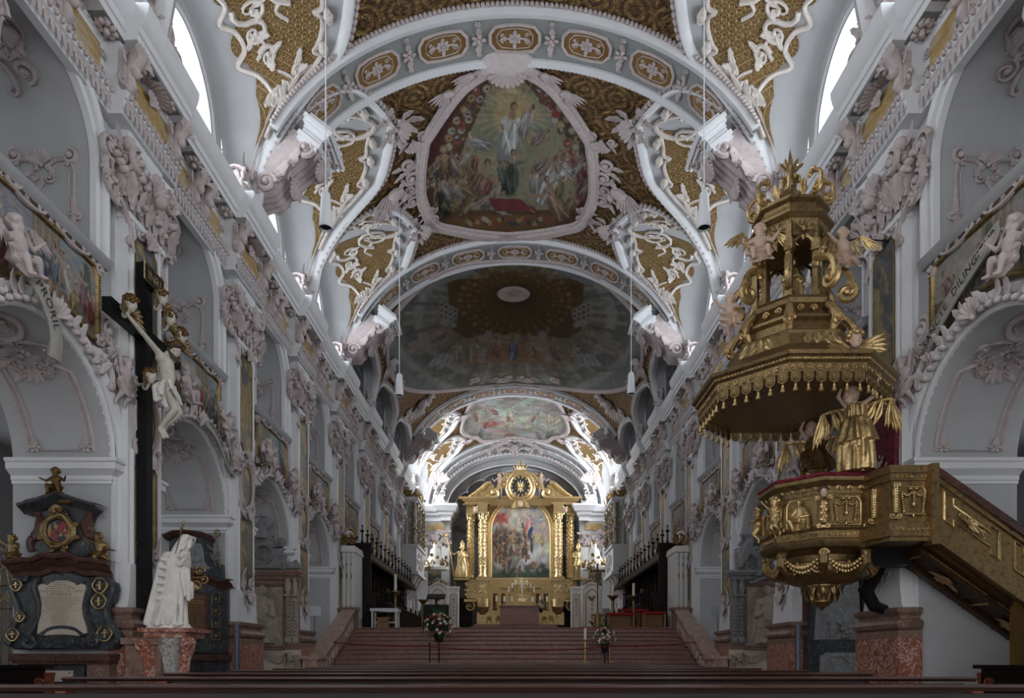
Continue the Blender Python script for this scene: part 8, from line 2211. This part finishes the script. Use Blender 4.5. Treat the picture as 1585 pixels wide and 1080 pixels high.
def fest(v):
    for s_ in (-1,1):
        for q in range(7):t=q/6;v.ell((s_*.15*(1-t),3.37-.05*sin(PI*t)+.03*t,.04),.021,6,4)
        for q in range(8):v.ell((s_*(.155-.004*q),3.35-.032*q,.035),(.020+.006*sin(q),.02,.02),6,4)
        for q in range(5):t=q/4;v.ell((s_*.13*(1-t),3.11-.03*sin(PI*t),.035),.018,6,4)
        v.ell((s_*.04,3.42,.05),(.034,.022,.025))
    for q in range(5):v.ell((0,3.37-.03*q,.05),(.02,.022,.02),6,4)
    v.ell((0,3.215,.05),(.032,.045,.03));v.ell((0,3.07,.04),(.022,.035,.02))
for k in (-2,-1,0,1):      # framed fields with reliefs
    b=M();v=M();o=[(-.22,3.05),(.22,3.05),(.22,3.38),(.17,3.46),(-.17,3.46),(-.22,3.38),(-.22,3.05)];v.tube([(x,y,.015) for x,y in o],.014,5)
    if k == -1:
        m=M();c=(0,0,0);capsule(m,(0,3.14,.06),(0,3.30,.05),.085,.065);add_head(m,(-.01,3.40,.08),(-.2,0,1),(0,1,0),.46); 
        for s_ in (-1,1):capsule(m,(s_*.06,3.31,.06),(s_*.12,3.20,.10),.035,.03);capsule(m,(s_*.12,3.20,.10),(s_*.03,3.18,.15),.03,.02);capsule(m,(s_*.05,3.13,.08),(s_*.10,3.12,.20),.055,.045);capsule(m,(s_*.10,3.12,.20),(s_*.07,3.0,.16),.045,.035)
        for q in range(6):capsule(m,(-.12+.05*q,3.02,.10),(-.09+.04*q,3.20,.09),.03,.03,6)
        m.ell((0,3.0,.08),(.15,.04,.08));v.join(m)
    else:
        fest(v)
    b.join(v,mat=face(BX,BY,ap,k));b.build('relief_panel',GK,PU,ang=50)
for k in (-3,-2,-1,0):     # corner terms with cherub heads
    A=vert(BX,BY,.80,k);m=M();add_head(m,(0,3.50,.09),(0,-.1,1),(0,1,0),.62,.8)
    hd=fuse(m,'cherub_head',MT['putto_skin'],.011,1);tm=M();v=M();v.tube([(0,3.38,.05),(0,3.2,.045),(0,3.08,.03)],[.05,.035,.05],8)
    for q in range(6):v.ell(((-1)**q*.03,3.34-.045*q,.09),.03,6,4)
    o_scroll(v,-.05,3.04,.045,0,1.4,-1,.018,.03);o_scroll(v,.05,3.04,.045,PI,1.4,1,.018,.03)
    for s_ in (-1,1):
        for q in range(3):o_leaf(v,s_*.02,3.44,(0 if s_ > 0 else PI)-s_*(.4-.3*q),.12,.045,.04)
    tm.join(v,mat=A);tt=tm.build('corner_term',GK,PU);put('cherub_head',hd,tt,A)
    v=M();add_hair(v,(0,3.50,.09),(0,-.1,1),(0,1,0),.62,.02,k+9,26);q=M();q.join(v,mat=A);q.build('hair',MT['hair_brown'],tt)
    # hanging corbels with garlands beneath
    b=M();v=M();v.tube([(0,2.72,-.06),(0,2.66,.0),(0,2.52,.02),(0,2.42,-.08),(0,2.36,-.22)],[.06,.075,.06,.06,.04],8);o_scroll(v,0,2.64,.07,0,1.3,1,.03,.02);b.join(v,mat=A);b.build('scroll_corbel',GO,PU)
b=M()
for k in (-2,-1,0,1):
    v=M();R=random.Random(k+5)
    for q in range(15):t=-1+2*q/14;r_=.035*(1.2-.5*abs(t));v.ell((.30*t,2.66-.20*(1-t*t),.03+.02*(1-t*t)),r_,6,4);v.ell((.30*t+.01,2.63-.20*(1-t*t)-r_,.04),r_*.8,6,4)
    b.join(v,mat=face(BX,BY,.70,k))
b.build('fruit_garland',GK,PU)
b=M();b.lathe([(.74,2.74),(.68,2.70),(.58,2.66),(.56,2.58),(.66,2.54),(.67,2.44),(.58,2.34),(.42,2.27),(.30,2.25),(.30,2.22),(.24,2.16),(.20,2.07),(.17,2.02),(.17,2.0),(.12,1.97),(.10,1.94),(.05,1.92),(.03,1.88),(.0,1.87)],24,c=(BX,BY));b.build('lower_bowl',GO,PU,ang=50)
b=M()
for m_ in range(12):
    a=2*PI*m_/12;v=M();o_scroll(v,0,2.45,.08,m_,1.5,1 if m_ % 2 else -1,.025,.0);o_leaf(v,.09,2.55,-PI/2-.2,.2,.09,-.02);o_leaf(v,-.08,2.36,PI/2+.3,.16,.07,-.02)
    b.join(v,mat=frame((BX+.68*cos(a),BY+.68*sin(a),0),(-sin(a),cos(a),0),(0,0,1),(cos(a),sin(a),0)))
    v=M();o_leaf(v,0,2.02,PI/2,.24,.10,0,.45);o_leaf(v,.05,2.24,-PI/2,.14,.07,.06,.1)
    b.join(v,mat=frame((BX+.20*cos(a),BY+.20*sin(a),0),(-sin(a),cos(a),0),(0,0,1),(cos(a),sin(a),0)))
b.build('bowl_foliage',GO,PU)
cf=putto_mesh(1,'corner_figure',GK)
for k in (-3,-2):put('corner_figure',cf,PU,vert(BX,BY,.92,k,2.98) @ Rx90 @ Matrix.Diagonal((.72,.72,.72,1)))
# platform and stair
def slab(b,poly,z0,z1):q=M();q.prism(poly,z0,z1);b.join(q);return b
PP=[(4.78,10.3),(5.02,9.68),(5.02,9.55),(5.10,9.26),(5.62,9.26),(5.62,10.35)]
b=M();slab(b,PP,2.95,3.66);b.build('platform_wall',GO,PU,ang=20)
b=M();slab(b,inset(PP,-.09),2.78,2.96);slab(b,inset(PP,-.05),2.72,2.78);slab(b,inset(PP,-.03),2.96,3.0);b.build('platform_base',GO,PU,ang=20)
b=M();slab(b,inset(PP,-.06),3.64,3.74);slab(b,inset(PP,-.03),3.54,3.64);b.build('platform_cornice',GO,PU,ang=20)
b=M();v=M();o=[(-.19,3.08),(.19,3.08),(.19,3.38),(.13,3.46),(-.13,3.46),(-.19,3.38),(-.19,3.08)];v.tube([(x,y,.01) for x,y in o],.014,5)
fest(v)
for q in range(8):o_scroll(v,-.25+.07*q,2.87,.03,q,1.3,1,.009,.10);o_scroll(v,-.22+.065*q,3.59,.022,q,1.3,1,.007,.035)
b.join(v,mat=FC(5.38,9.255,0));v=M();v.tube([(0,3.42,.04),(0,3.1,.04)],[.05,.035],8); 
for q in range(9):v.ell((0,3.40-.035*q,.08),(.035,.014,.02),6,4)
for q in range(8):v.ell(((q % 3-1)*.035,3.48-.02*(q//3),.07),.026,6,4)
o_scroll(v,-.04,3.06,.045,0,1.4,-1,.018,.03);o_scroll(v,.04,3.06,.045,PI,1.4,1,.018,.03);b.build('festoon_relief',GK,PU)
for x,y in ((5.14,9.25),(5.03,9.60)):b=M();b.join(v,mat=FC(x,y,0));b.build('platform_term',GK,PU)
SL=.703;X0,X1=5.62,9.6
def para(b,za,zb_,y0,y1,x0=X0,x1=X1):b.add([(x0,y0,za),(x1,y0,za-SL*(x1-x0)),(x1,y0,zb_-SL*(x1-x0)),(x0,y0,zb_),(x0,y1,za),(x1,y1,za-SL*(x1-x0)),(x1,y1,zb_-SL*(x1-x0)),(x0,y1,zb_)],[(0,1,2,3),(4,7,6,5),(0,4,5,1),(3,2,6,7),(0,3,7,4),(1,5,6,2)])
b=M();para(b,2.95,3.62,9.20,9.30);b.build('stair_parapet',GO,PU,smooth=False)
b=M();para(b,2.72,2.96,9.13,9.32);para(b,3.54,3.62,9.17,9.3);para(b,2.96,3.0,9.17,9.3);b.box(5.56,5.66,9.10,9.3,2.66,3.74);b.build('stair_string',GO,PU,smooth=False)
b=M();para(b,3.62,3.74,9.14,9.34);b.build('stair_handrail',MT['dark_red_marble'],PU,smooth=False)
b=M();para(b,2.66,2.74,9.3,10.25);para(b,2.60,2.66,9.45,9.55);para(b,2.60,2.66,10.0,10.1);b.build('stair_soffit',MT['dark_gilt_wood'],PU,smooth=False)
for i in range(6):
    xx=5.78+i*.95;b=M();f_=lambda x,y,z,xx=xx:(xx+x,9.195-z,2.95+.335-SL*(xx-X0+x)+y)
    b.fn=f_;o=[(0,-.18),(.12,-.18),(.12,-.10),(.62,-.10),(.62,-.2),(.74,-.2),(.74,.18),(.62,.18),(.62,.10),(.12,.10),(.12,.2),(0,.2),(0,-.18)]
    b.tube([(x,y,.0) for x,y in o],.02,5);v=M();o_flower(v,.37,0,.07);[o_leaf(v,.37,0,q*PI/4,.18 if q % 4 == 0 else .09,.06) for q in range(8)];o_scroll(v,.24,.03,.05,0,1.3,1,.014);o_scroll(v,.50,-.03,.05,0,1.3,-1,.014);b.join(v)
    b.fn=lambda x,y,z,xx=xx:(xx+x,9.78+y*1.6,2.655-z-SL*(xx-X0+x));b.tube([(x,y,.0) for x,y in [(-.05,-.2),(.75,-.2),(.75,.2),(-.05,.2),(-.05,-.2)]],.015,5);v=M();[o_leaf(v,.35,0,q*PI/4,.22 if q % 4 == 0 else .1,.07) for q in range(8)];b.join(v);b.fn=None
    b.build('stair_panel_carving',GK,PU)
b=M()
for k in range(16):b.box(X0+.02+k*.22,X0+.26+k*.22,9.32,10.3,2.70-SL*.22*(k+1)+.1,2.86-SL*.22*(k+1)+.1)
b.build('stair_treads',MT['light_wood'],PU,smooth=False)
b=M();b.box(6.78,6.9,9.25,9.36,0,1.95);b.box(6.9,7.7,9.3,9.36,0,1.3);b.build('stair_support',MT['ochre_paint'],PU,smooth=False)
b=M();b.box(5.0,5.95,9.9,10.35,2.5,2.74);v=M();v.tube([(5.85,10.95,2.7),(5.55,10.8,2.2),(5.66,10.75,1.95),(5.85,10.8,1.9)],[.14,.12,.10,.08],8);b.join(v);b.build('iron_bracket',MT['black_wood'],PU,ang=40)
b=M();b.box(5.90,5.975,10.62,11.48,3.75,5.1);b.build('velvet_hanging',MT['red_velvet'],PU,smooth=False)
# canopy
CN=thing('pulpit_canopy','gilded octagonal sounding board with tassels and a towering openwork crown above the pulpit','canopy',(0,0,0))
KX,KY,KR=4.22,10.47,1.40
b=M();o8(b,[(KR-.14,5.0),(KR-.02,5.0),(KR-.02,5.12),(KR+.02,5.15),(KR+.03,5.18),(KR+.07,5.21),(KR+.09,5.25),(KR+.05,5.27),(KR-.2,5.30)],KX,KY);b.build('cornice',GO,CN,ang=20)
b=M()
for k in range(8):
    v=M(); 
    for q in range(22):v.ell((-.53+q*.0505,5.165,.0),(.016,.018,.014),5,4)
    for q in range(9):o_scroll(v,-.48+.12*q,5.06,.038,q,1.3,1 if q % 2 else -1,.011,-.03)
    b.join(v,mat=face(KX,KY,(KR+.02)*cos(PI/8),k))
b.build('frieze_carving',GK,CN)
n=6;Lf=2*(KR-.04)*sin(PI/8)
val=M();tas=M()
q_=Lf/n
def lappet():v=M();v.prism([(-.07,5.01),(.07,5.01),(.075,4.93),(.055,4.875),(0,4.85),(-.055,4.875),(-.075,4.93)],-.012,.012,.004);v.tube([(-.05,4.98,.015),(-.05,4.92,.015),(0,4.88,.015),(.05,4.92,.015),(.05,4.98,.015)],.008,4);v.ell((0,4.945,.014),(.028,.03,.012),6,4);return v
def tassel():v=M();q=M();q.lathe([(.004,.14),(.012,.10),(.022,.085),(.018,.07),(.034,.0),(.0,.0)],8);v.join(q,mat=Matrix(((1,0,0,0),(0,0,1,4.745),(0,-1,0,0),(0,0,0,1))));return v
lp,ts=lappet().data('valance_lappet',GO,30),tassel().data('tassel',GK,40)
for k in range(8):
    Ff=face(KX,KY,(KR-.04)*cos(PI/8),k)
    for q in range(n):
        put('valance_lappet',lp,CN,Ff @ Matrix.Translation((-Lf/2+q_*(q+.5),0,0))); 
        if k in (5,6,7,0,1):put('tassel',ts,CN,Ff @ Matrix.Translation((-Lf/2+q_*(q+.5),0,0)))
b=M();o8(b,[(KR-.1,5.02),(KR-.12,5.06),(1.05,5.08),(1.02,5.03),(.98,5.03),(.95,5.10),(.62,5.12),(.60,5.06),(.52,5.05),(.50,5.12),(.0,5.12)],KX,KY)
for k in range(8):A=vert(KX,KY,0,k);b.tube([tuple(A @ Vector((0,5.06,.5))),tuple(A @ Vector((0,5.05,1.3)))],.035,6)
for k in range(8):v=M();o_flower(v,0,0,.16,0,8);[o_leaf(v,0,0,q*PI/3,.3,.1) for q in range(6)];a=-PI/2+PI/4*k;b.join(v,mat=frame((KX+.82*cos(a),KY+.82*sin(a),5.09),(1,0,0),(0,-1,0),(0,0,-1)))
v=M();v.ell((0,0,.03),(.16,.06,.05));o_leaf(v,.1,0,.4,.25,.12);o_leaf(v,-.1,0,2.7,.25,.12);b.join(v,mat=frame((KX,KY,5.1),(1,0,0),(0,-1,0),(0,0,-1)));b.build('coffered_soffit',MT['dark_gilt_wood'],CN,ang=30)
b=M();o8(b,[(KR-.1,5.28),(1.15,5.38),(.98,5.55),(.92,5.72),(.94,5.76),(.88,5.80),(.74,5.86),(.72,5.98),(.78,6.02),(.78,6.06),(.66,6.10),(.60,6.22),(.68,6.27),(.70,6.33),(.62,6.36)],KX,KY);b.build('stepped_roof',GO,CN,ang=20)
for k in range(8):
    b=M();v=M();[o_leaf(v,(q-1.5)*.16,.02,PI/2+(q-1.5)*.3,.22,.12) for q in range(4)];o_flower(v,0,.12,.07,.03);b.join(v,mat=face(KX,KY,1.16,k) @ Matrix.Translation((0,5.40,0)) @ Matrix.Rotation(-.6,4,'X'))
    v=M();o_scroll(v,-.1,6.19,.05,0,1.4,1,.016);o_scroll(v,.1,6.19,.05,PI,1.4,-1,.016);o_flower(v,0,5.92,.05);b.join(v,mat=face(KX,KY,.62,k))
    v=M();v.tube([(0,5.84,.10),(0,5.98,.2),(0,6.12,.12),(0,6.22,.02)],[.05,.08,.06,.05],7);o_scroll(v,0,5.92,.08,0,1.4,1,.03,.18);b.join(v,mat=vert(KX,KY,.70,k));b.build('roof_ornament',GK,CN)
m=M();A=face(KX,KY,1.02,0) @ Matrix.Translation((.45,5.50,.08));add_head(m,(0,0,0),(0,0,1),(0,1,0),1.0,.8);ch=put('cherub_head',fuse(m,'cherub_head',MT['putto_skin'],.014,1),CN,A)
b=M();add_hair(b,(0,0,0),(0,0,1),(0,1,0),1.05,.05,1,26); 
for s_ in (-1,1):
    for q in range(4):o_leaf(b,s_*.06,-.1,(0 if s_ > 0 else PI)-s_*(.2-.22*q),.35,.1,-.05)
b.build('gilt_hair_and_wings',GK,ch)
# lantern: eight posts, arches, cornices, volutes
b=M()
for k in range(8):
    A=vert(KX,KY,.50,k);p=[A @ Vector((0,z,0)) for z in (6.34,7.62)];b.tube([tuple(x) for x in p],.055,4);b.tube([tuple(A @ Vector((0,z,.02))) for z in (6.34,6.5)],.085,4);b.tube([tuple(A @ Vector((0,z,.02))) for z in (7.1,7.25)],.085,4)
b.build('lantern_post',GO,CN,ang=30)
b=M()
for k in range(8):
    v=M();o_=[(-.17,7.10)]+[(-.17+.0+.34*i/10,7.10+.20*abs(sin(PI*i/10*1.0))**.6-.05*(1 if i == 5 else 0)) for i in range(1,10)]+[(.17,7.10)]
    v.sweep(o_,[(0,-.02),(0,.03),(.03,.05),(.05,.02)]);top=o_+[(.19,7.10),(.19,7.45),(-.19,7.45),(-.19,7.10)];v.box(-.19,.19,7.33,7.5,-.02,.02)
    v.ell((0,7.42,.05),(.05,.06,.04));[o_leaf(v,0,7.42,q*.7-.2,.13,.05,.03) for q in range(5)];b.join(v,mat=face(KX,KY,.46,k))
b.build('lantern_arch',GO,CN,ang=40)
b=M();o8(b,[(.40,7.48),(.52,7.50),(.55,7.56),(.62,7.62),(.62,7.66),(.52,7.68),(.50,7.74),(.50,7.82),(.56,7.86),(.56,7.90),(.40,7.92)],KX,KY);o8(b,[(.66,6.33),(.60,6.42),(.5,6.42)],KX,KY);b.build('lantern_cornice',GO,CN,ang=20)
b=M()
for k in (-3,-1,1,3,0,2,4,-2):
    b=M();A=vert(KX,KY,.52,k);v=M();o_scroll(v,.26,6.56,.15,PI/2,1.6,-1,.055);o_c(v,.05,6.95,.34,6.62,.10,.05);o_scroll(v,.10,7.02,.07,0,1.4,1,.03);b.join(v,mat=A @ frame((0,0,0),(0,0,1),(0,1,0),(-1,0,0)));b.build('lantern_volute',GK,CN)
for k in range(8):
    b=M();A=vert(KX,KY,.42,k);v=M();o_scroll(v,.10,8.02,.09,PI/2,1.5,-1,.035);o_c(v,.02,8.30,.18,8.06,.08,.03);o_scroll(v,.02,8.30,.06,0,1.4,1,.025);b.join(v,mat=A @ frame((0,0,0),(0,0,1),(0,1,0),(-1,0,0)))
    v=M();o_leaf(v,0,7.92,PI/2,.22,.12,0,.2);b.join(v,mat=face(KX,KY,.46,k));b.build('crown_scroll',GK,CN)
b=M()
for k in range(4):v=M();o_c(v,-.30,8.05,-.04,8.42,-.14,.035);o_c(v,.04,8.42,.30,8.05,-.14,.035);b.join(v,mat=frame((KX,KY,0),(cos(k*PI/4),sin(k*PI/4),0),(0,0,1),(sin(k*PI/4),-cos(k*PI/4),0)))
b.build('crown_arches',GK,CN)
b=M();b.lathe([(.14,7.9),(.18,8.0),(.20,8.12),(.12,8.25),(.06,8.36),(.09,8.42),(.05,8.5),(.03,8.6),(.06,8.66),(.03,8.72),(.02,8.85),(.0,8.95)],14,c=(KX,KY));v=M();[o_leaf(v,0,8.55,PI/2+(q-2)*.5,.22,.07) for q in range(5)];b.join(v,mat=FC(KX,KY,0));b.build('finial',GO,CN)
m=M();robe(m,[(0,0,.0),(0,0,.3),(0,0,.55),(0,0,.68)],[.16,.15,.12,.08],7,.25,4,28,1,.8);add_head(m,(0,-.01,.78),(0,-1,.1),s=.62)
for s_ in (-1,1):capsule(m,(s_*.10,0,.62),(s_*.14,-.08,.46),.035,.03);capsule(m,(s_*.14,-.08,.46),(s_*.02,-.16,.5),.03,.02)
t=thing('gilded_figure','small gilded robed figure inside the openwork lantern of the pulpit canopy','statue',(KX+.04,KY,6.42));put('robed_body',fuse(m,'robed_body',GK,.014,1),t)
t_=Matrix.Translation
putto(t_((KX-.62,KY-.42,6.86)) @ Matrix.Rotation(-.3,4,'Z'),0,'painted putto with gilt wings sitting at the left of the pulpit lantern','putto_skin',.82,wings=False,name='painted_putto',group='painted putti on the pulpit canopy')
putto(t_((KX+.66,KY-.34,6.84)) @ Matrix.Rotation(.3,4,'Z'),2,'painted putto leaning out at the right of the pulpit lantern','putto_skin',.82,wings=False,name='painted_putto',group='painted putti on the pulpit canopy',flip=-1)
putto(t_((KX-.98,KY-.2,6.05)) @ Matrix.Rotation(-.5,4,'Z'),1,'painted putto at the lower left edge of the canopy roof','putto_skin',.7,wings=False,name='painted_putto',group='painted putti on the pulpit canopy')
for i,(x,y,z,k_) in enumerate(((KX-.62,KY-.36,6.9,1),(KX+.66,KY-.28,6.9,1))):
    b=M(); 
    for s_ in (-1,1):v=M();o_wing(v,s_*.03,.28,s_,.38);b.join(v,mat=FC(x,y,z))
    b.build('putto_wing',GK,CN)
# angels carrying the canopy
def angel(x,y,z,rz,sc,lab,mat,seed,dark=False):
    t=thing('gilded_angel',lab,'angel',(x,y,z),rz,group=None);t.scale=(sc,sc,sc)
    J=dict(pel=(0,0,.78),wst=(0,0,.88),chs=(.0,0,1.05),nek=(-.02,0,1.16),hed=(-.05,-.04,1.27),shL=(-.14,0,1.12),elL=(-.25,-.05,1.30),wrL=(-.16,-.08,1.50),shR=(.14,0,1.12),elR=(.28,-.04,1.18),wrR=(.34,-.06,1.40),
             hpL=(-.08,0,.74),knL=(-.10,-.14,.42),anL=(-.08,.0,.08),toL=(-.1,-.12,.03),hpR=(.08,0,.74),knR=(.10,-.05,.40),anR=(.12,.02,.06),toR=(.14,-.12,.02))
    m=body(J,.78,.1,True,.3,face=(-.3,-1,.3));put('body',fuse(m,'body',MT['putto_skin'],.014,2),t)
    b=M();robe(b,[(.02,0,.03),(.02,-.02,.35),(0,-.01,.70),(0,0,.88),(0,0,1.12)],[.27,.25,.20,.15,.145],9,.30,seed,56,1.2,.85);robe(b,[(.03,-.02,.50),(.01,-.01,.72),(0,0,.90)],[.29,.23,.16],7,.35,seed+3,48,.6,.9)
    for k in range(4):capsule(b,(-.2+.1*k,-.2,.50-.03*k),(.12,-.12,.86),.03,.04)
    put('gilt_robe',fuse(b,'gilt_robe',mat,.013,2),t)
    b=M();add_hair(b,J['hed'],(-.3,-1,.3),s=.85,L=.05,seed=seed,n=34);b.build('hair',GO,t)
    for s_ in (1,-1):
        b=M();v=M()
        o_wing(v,0,0,1,.62,0,11);b.join(v,mat=Matrix.Translation((.03,.12,1.10)) @ frame((0,0,0),(1,0,0),(0,0,1),(0,-1,0)) @ Matrix.Rotation(-.75,4,'Z'));b.v=[(s_*p[0],p[1],p[2]) for p in b.v];b.build('wing',GK,t)
angel(4.86,9.74,3.76,-.75,.88,'gilded winged angel standing on the pulpit rim and holding up the canopy',GK,3)
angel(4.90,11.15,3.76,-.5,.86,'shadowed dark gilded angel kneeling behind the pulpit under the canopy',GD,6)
b=M();b.tube([(5.0,10.6,7.55),(5.4,10.75,7.75),(5.98,10.9,7.78)],.012,5);tag(b.build('iron_tie_rod',MT['black_metal']),'thin black iron rod tying the canopy lantern to the pillar','rod')
# ------------------------------------------------------------------ light and camera
w=bpy.data.worlds.new('World');SC.world=w;w.use_nodes=True
bg=w.node_tree.nodes['Background'];bg.inputs[0].default_value=(.97,.98,1.0,1);bg.inputs[1].default_value=1.15
def area(name,loc,rot,sx,sy,power,c=(1,1,1)):
    l=bpy.data.lights.new(name,'AREA');l.shape='RECTANGLE';l.size=sx;l.size_y=sy;l.energy=power;l.color=c
    o=bpy.data.objects.new(name,l);COL.objects.link(o);o.location=loc;o.rotation_euler=rot;return o
for s_ in (-1,1):
    for y in (37.8,41.9):area('added_choir_fill',(s_*8.2,y,8.2),(0,s_*PI/2*.92,0),1.8,2.2,130,(1,.98,.95))  # added fill lamps behind the gallery arches, brightening altar and choir
cam=bpy.data.cameras.new('camera');co=bpy.data.objects.new('camera',cam);COL.objects.link(co)
cam.sensor_width=36;cam.sensor_fit='HORIZONTAL';cam.lens=F/1585*36;cam.clip_end=200;cam.clip_start=.05
cam.shift_x=(792.5-797)/1585;cam.shift_y=(1018-540)/1585
co.location=(0,0,E);co.rotation_euler=(PI/2,0,0)
SC.camera=co
SC.view_settings.view_transform='Standard';SC.view_settings.look='None';SC.view_settings.gamma=1;SC.view_settings.use_curve_mapping=False
SC.view_settings.exposure=1.15
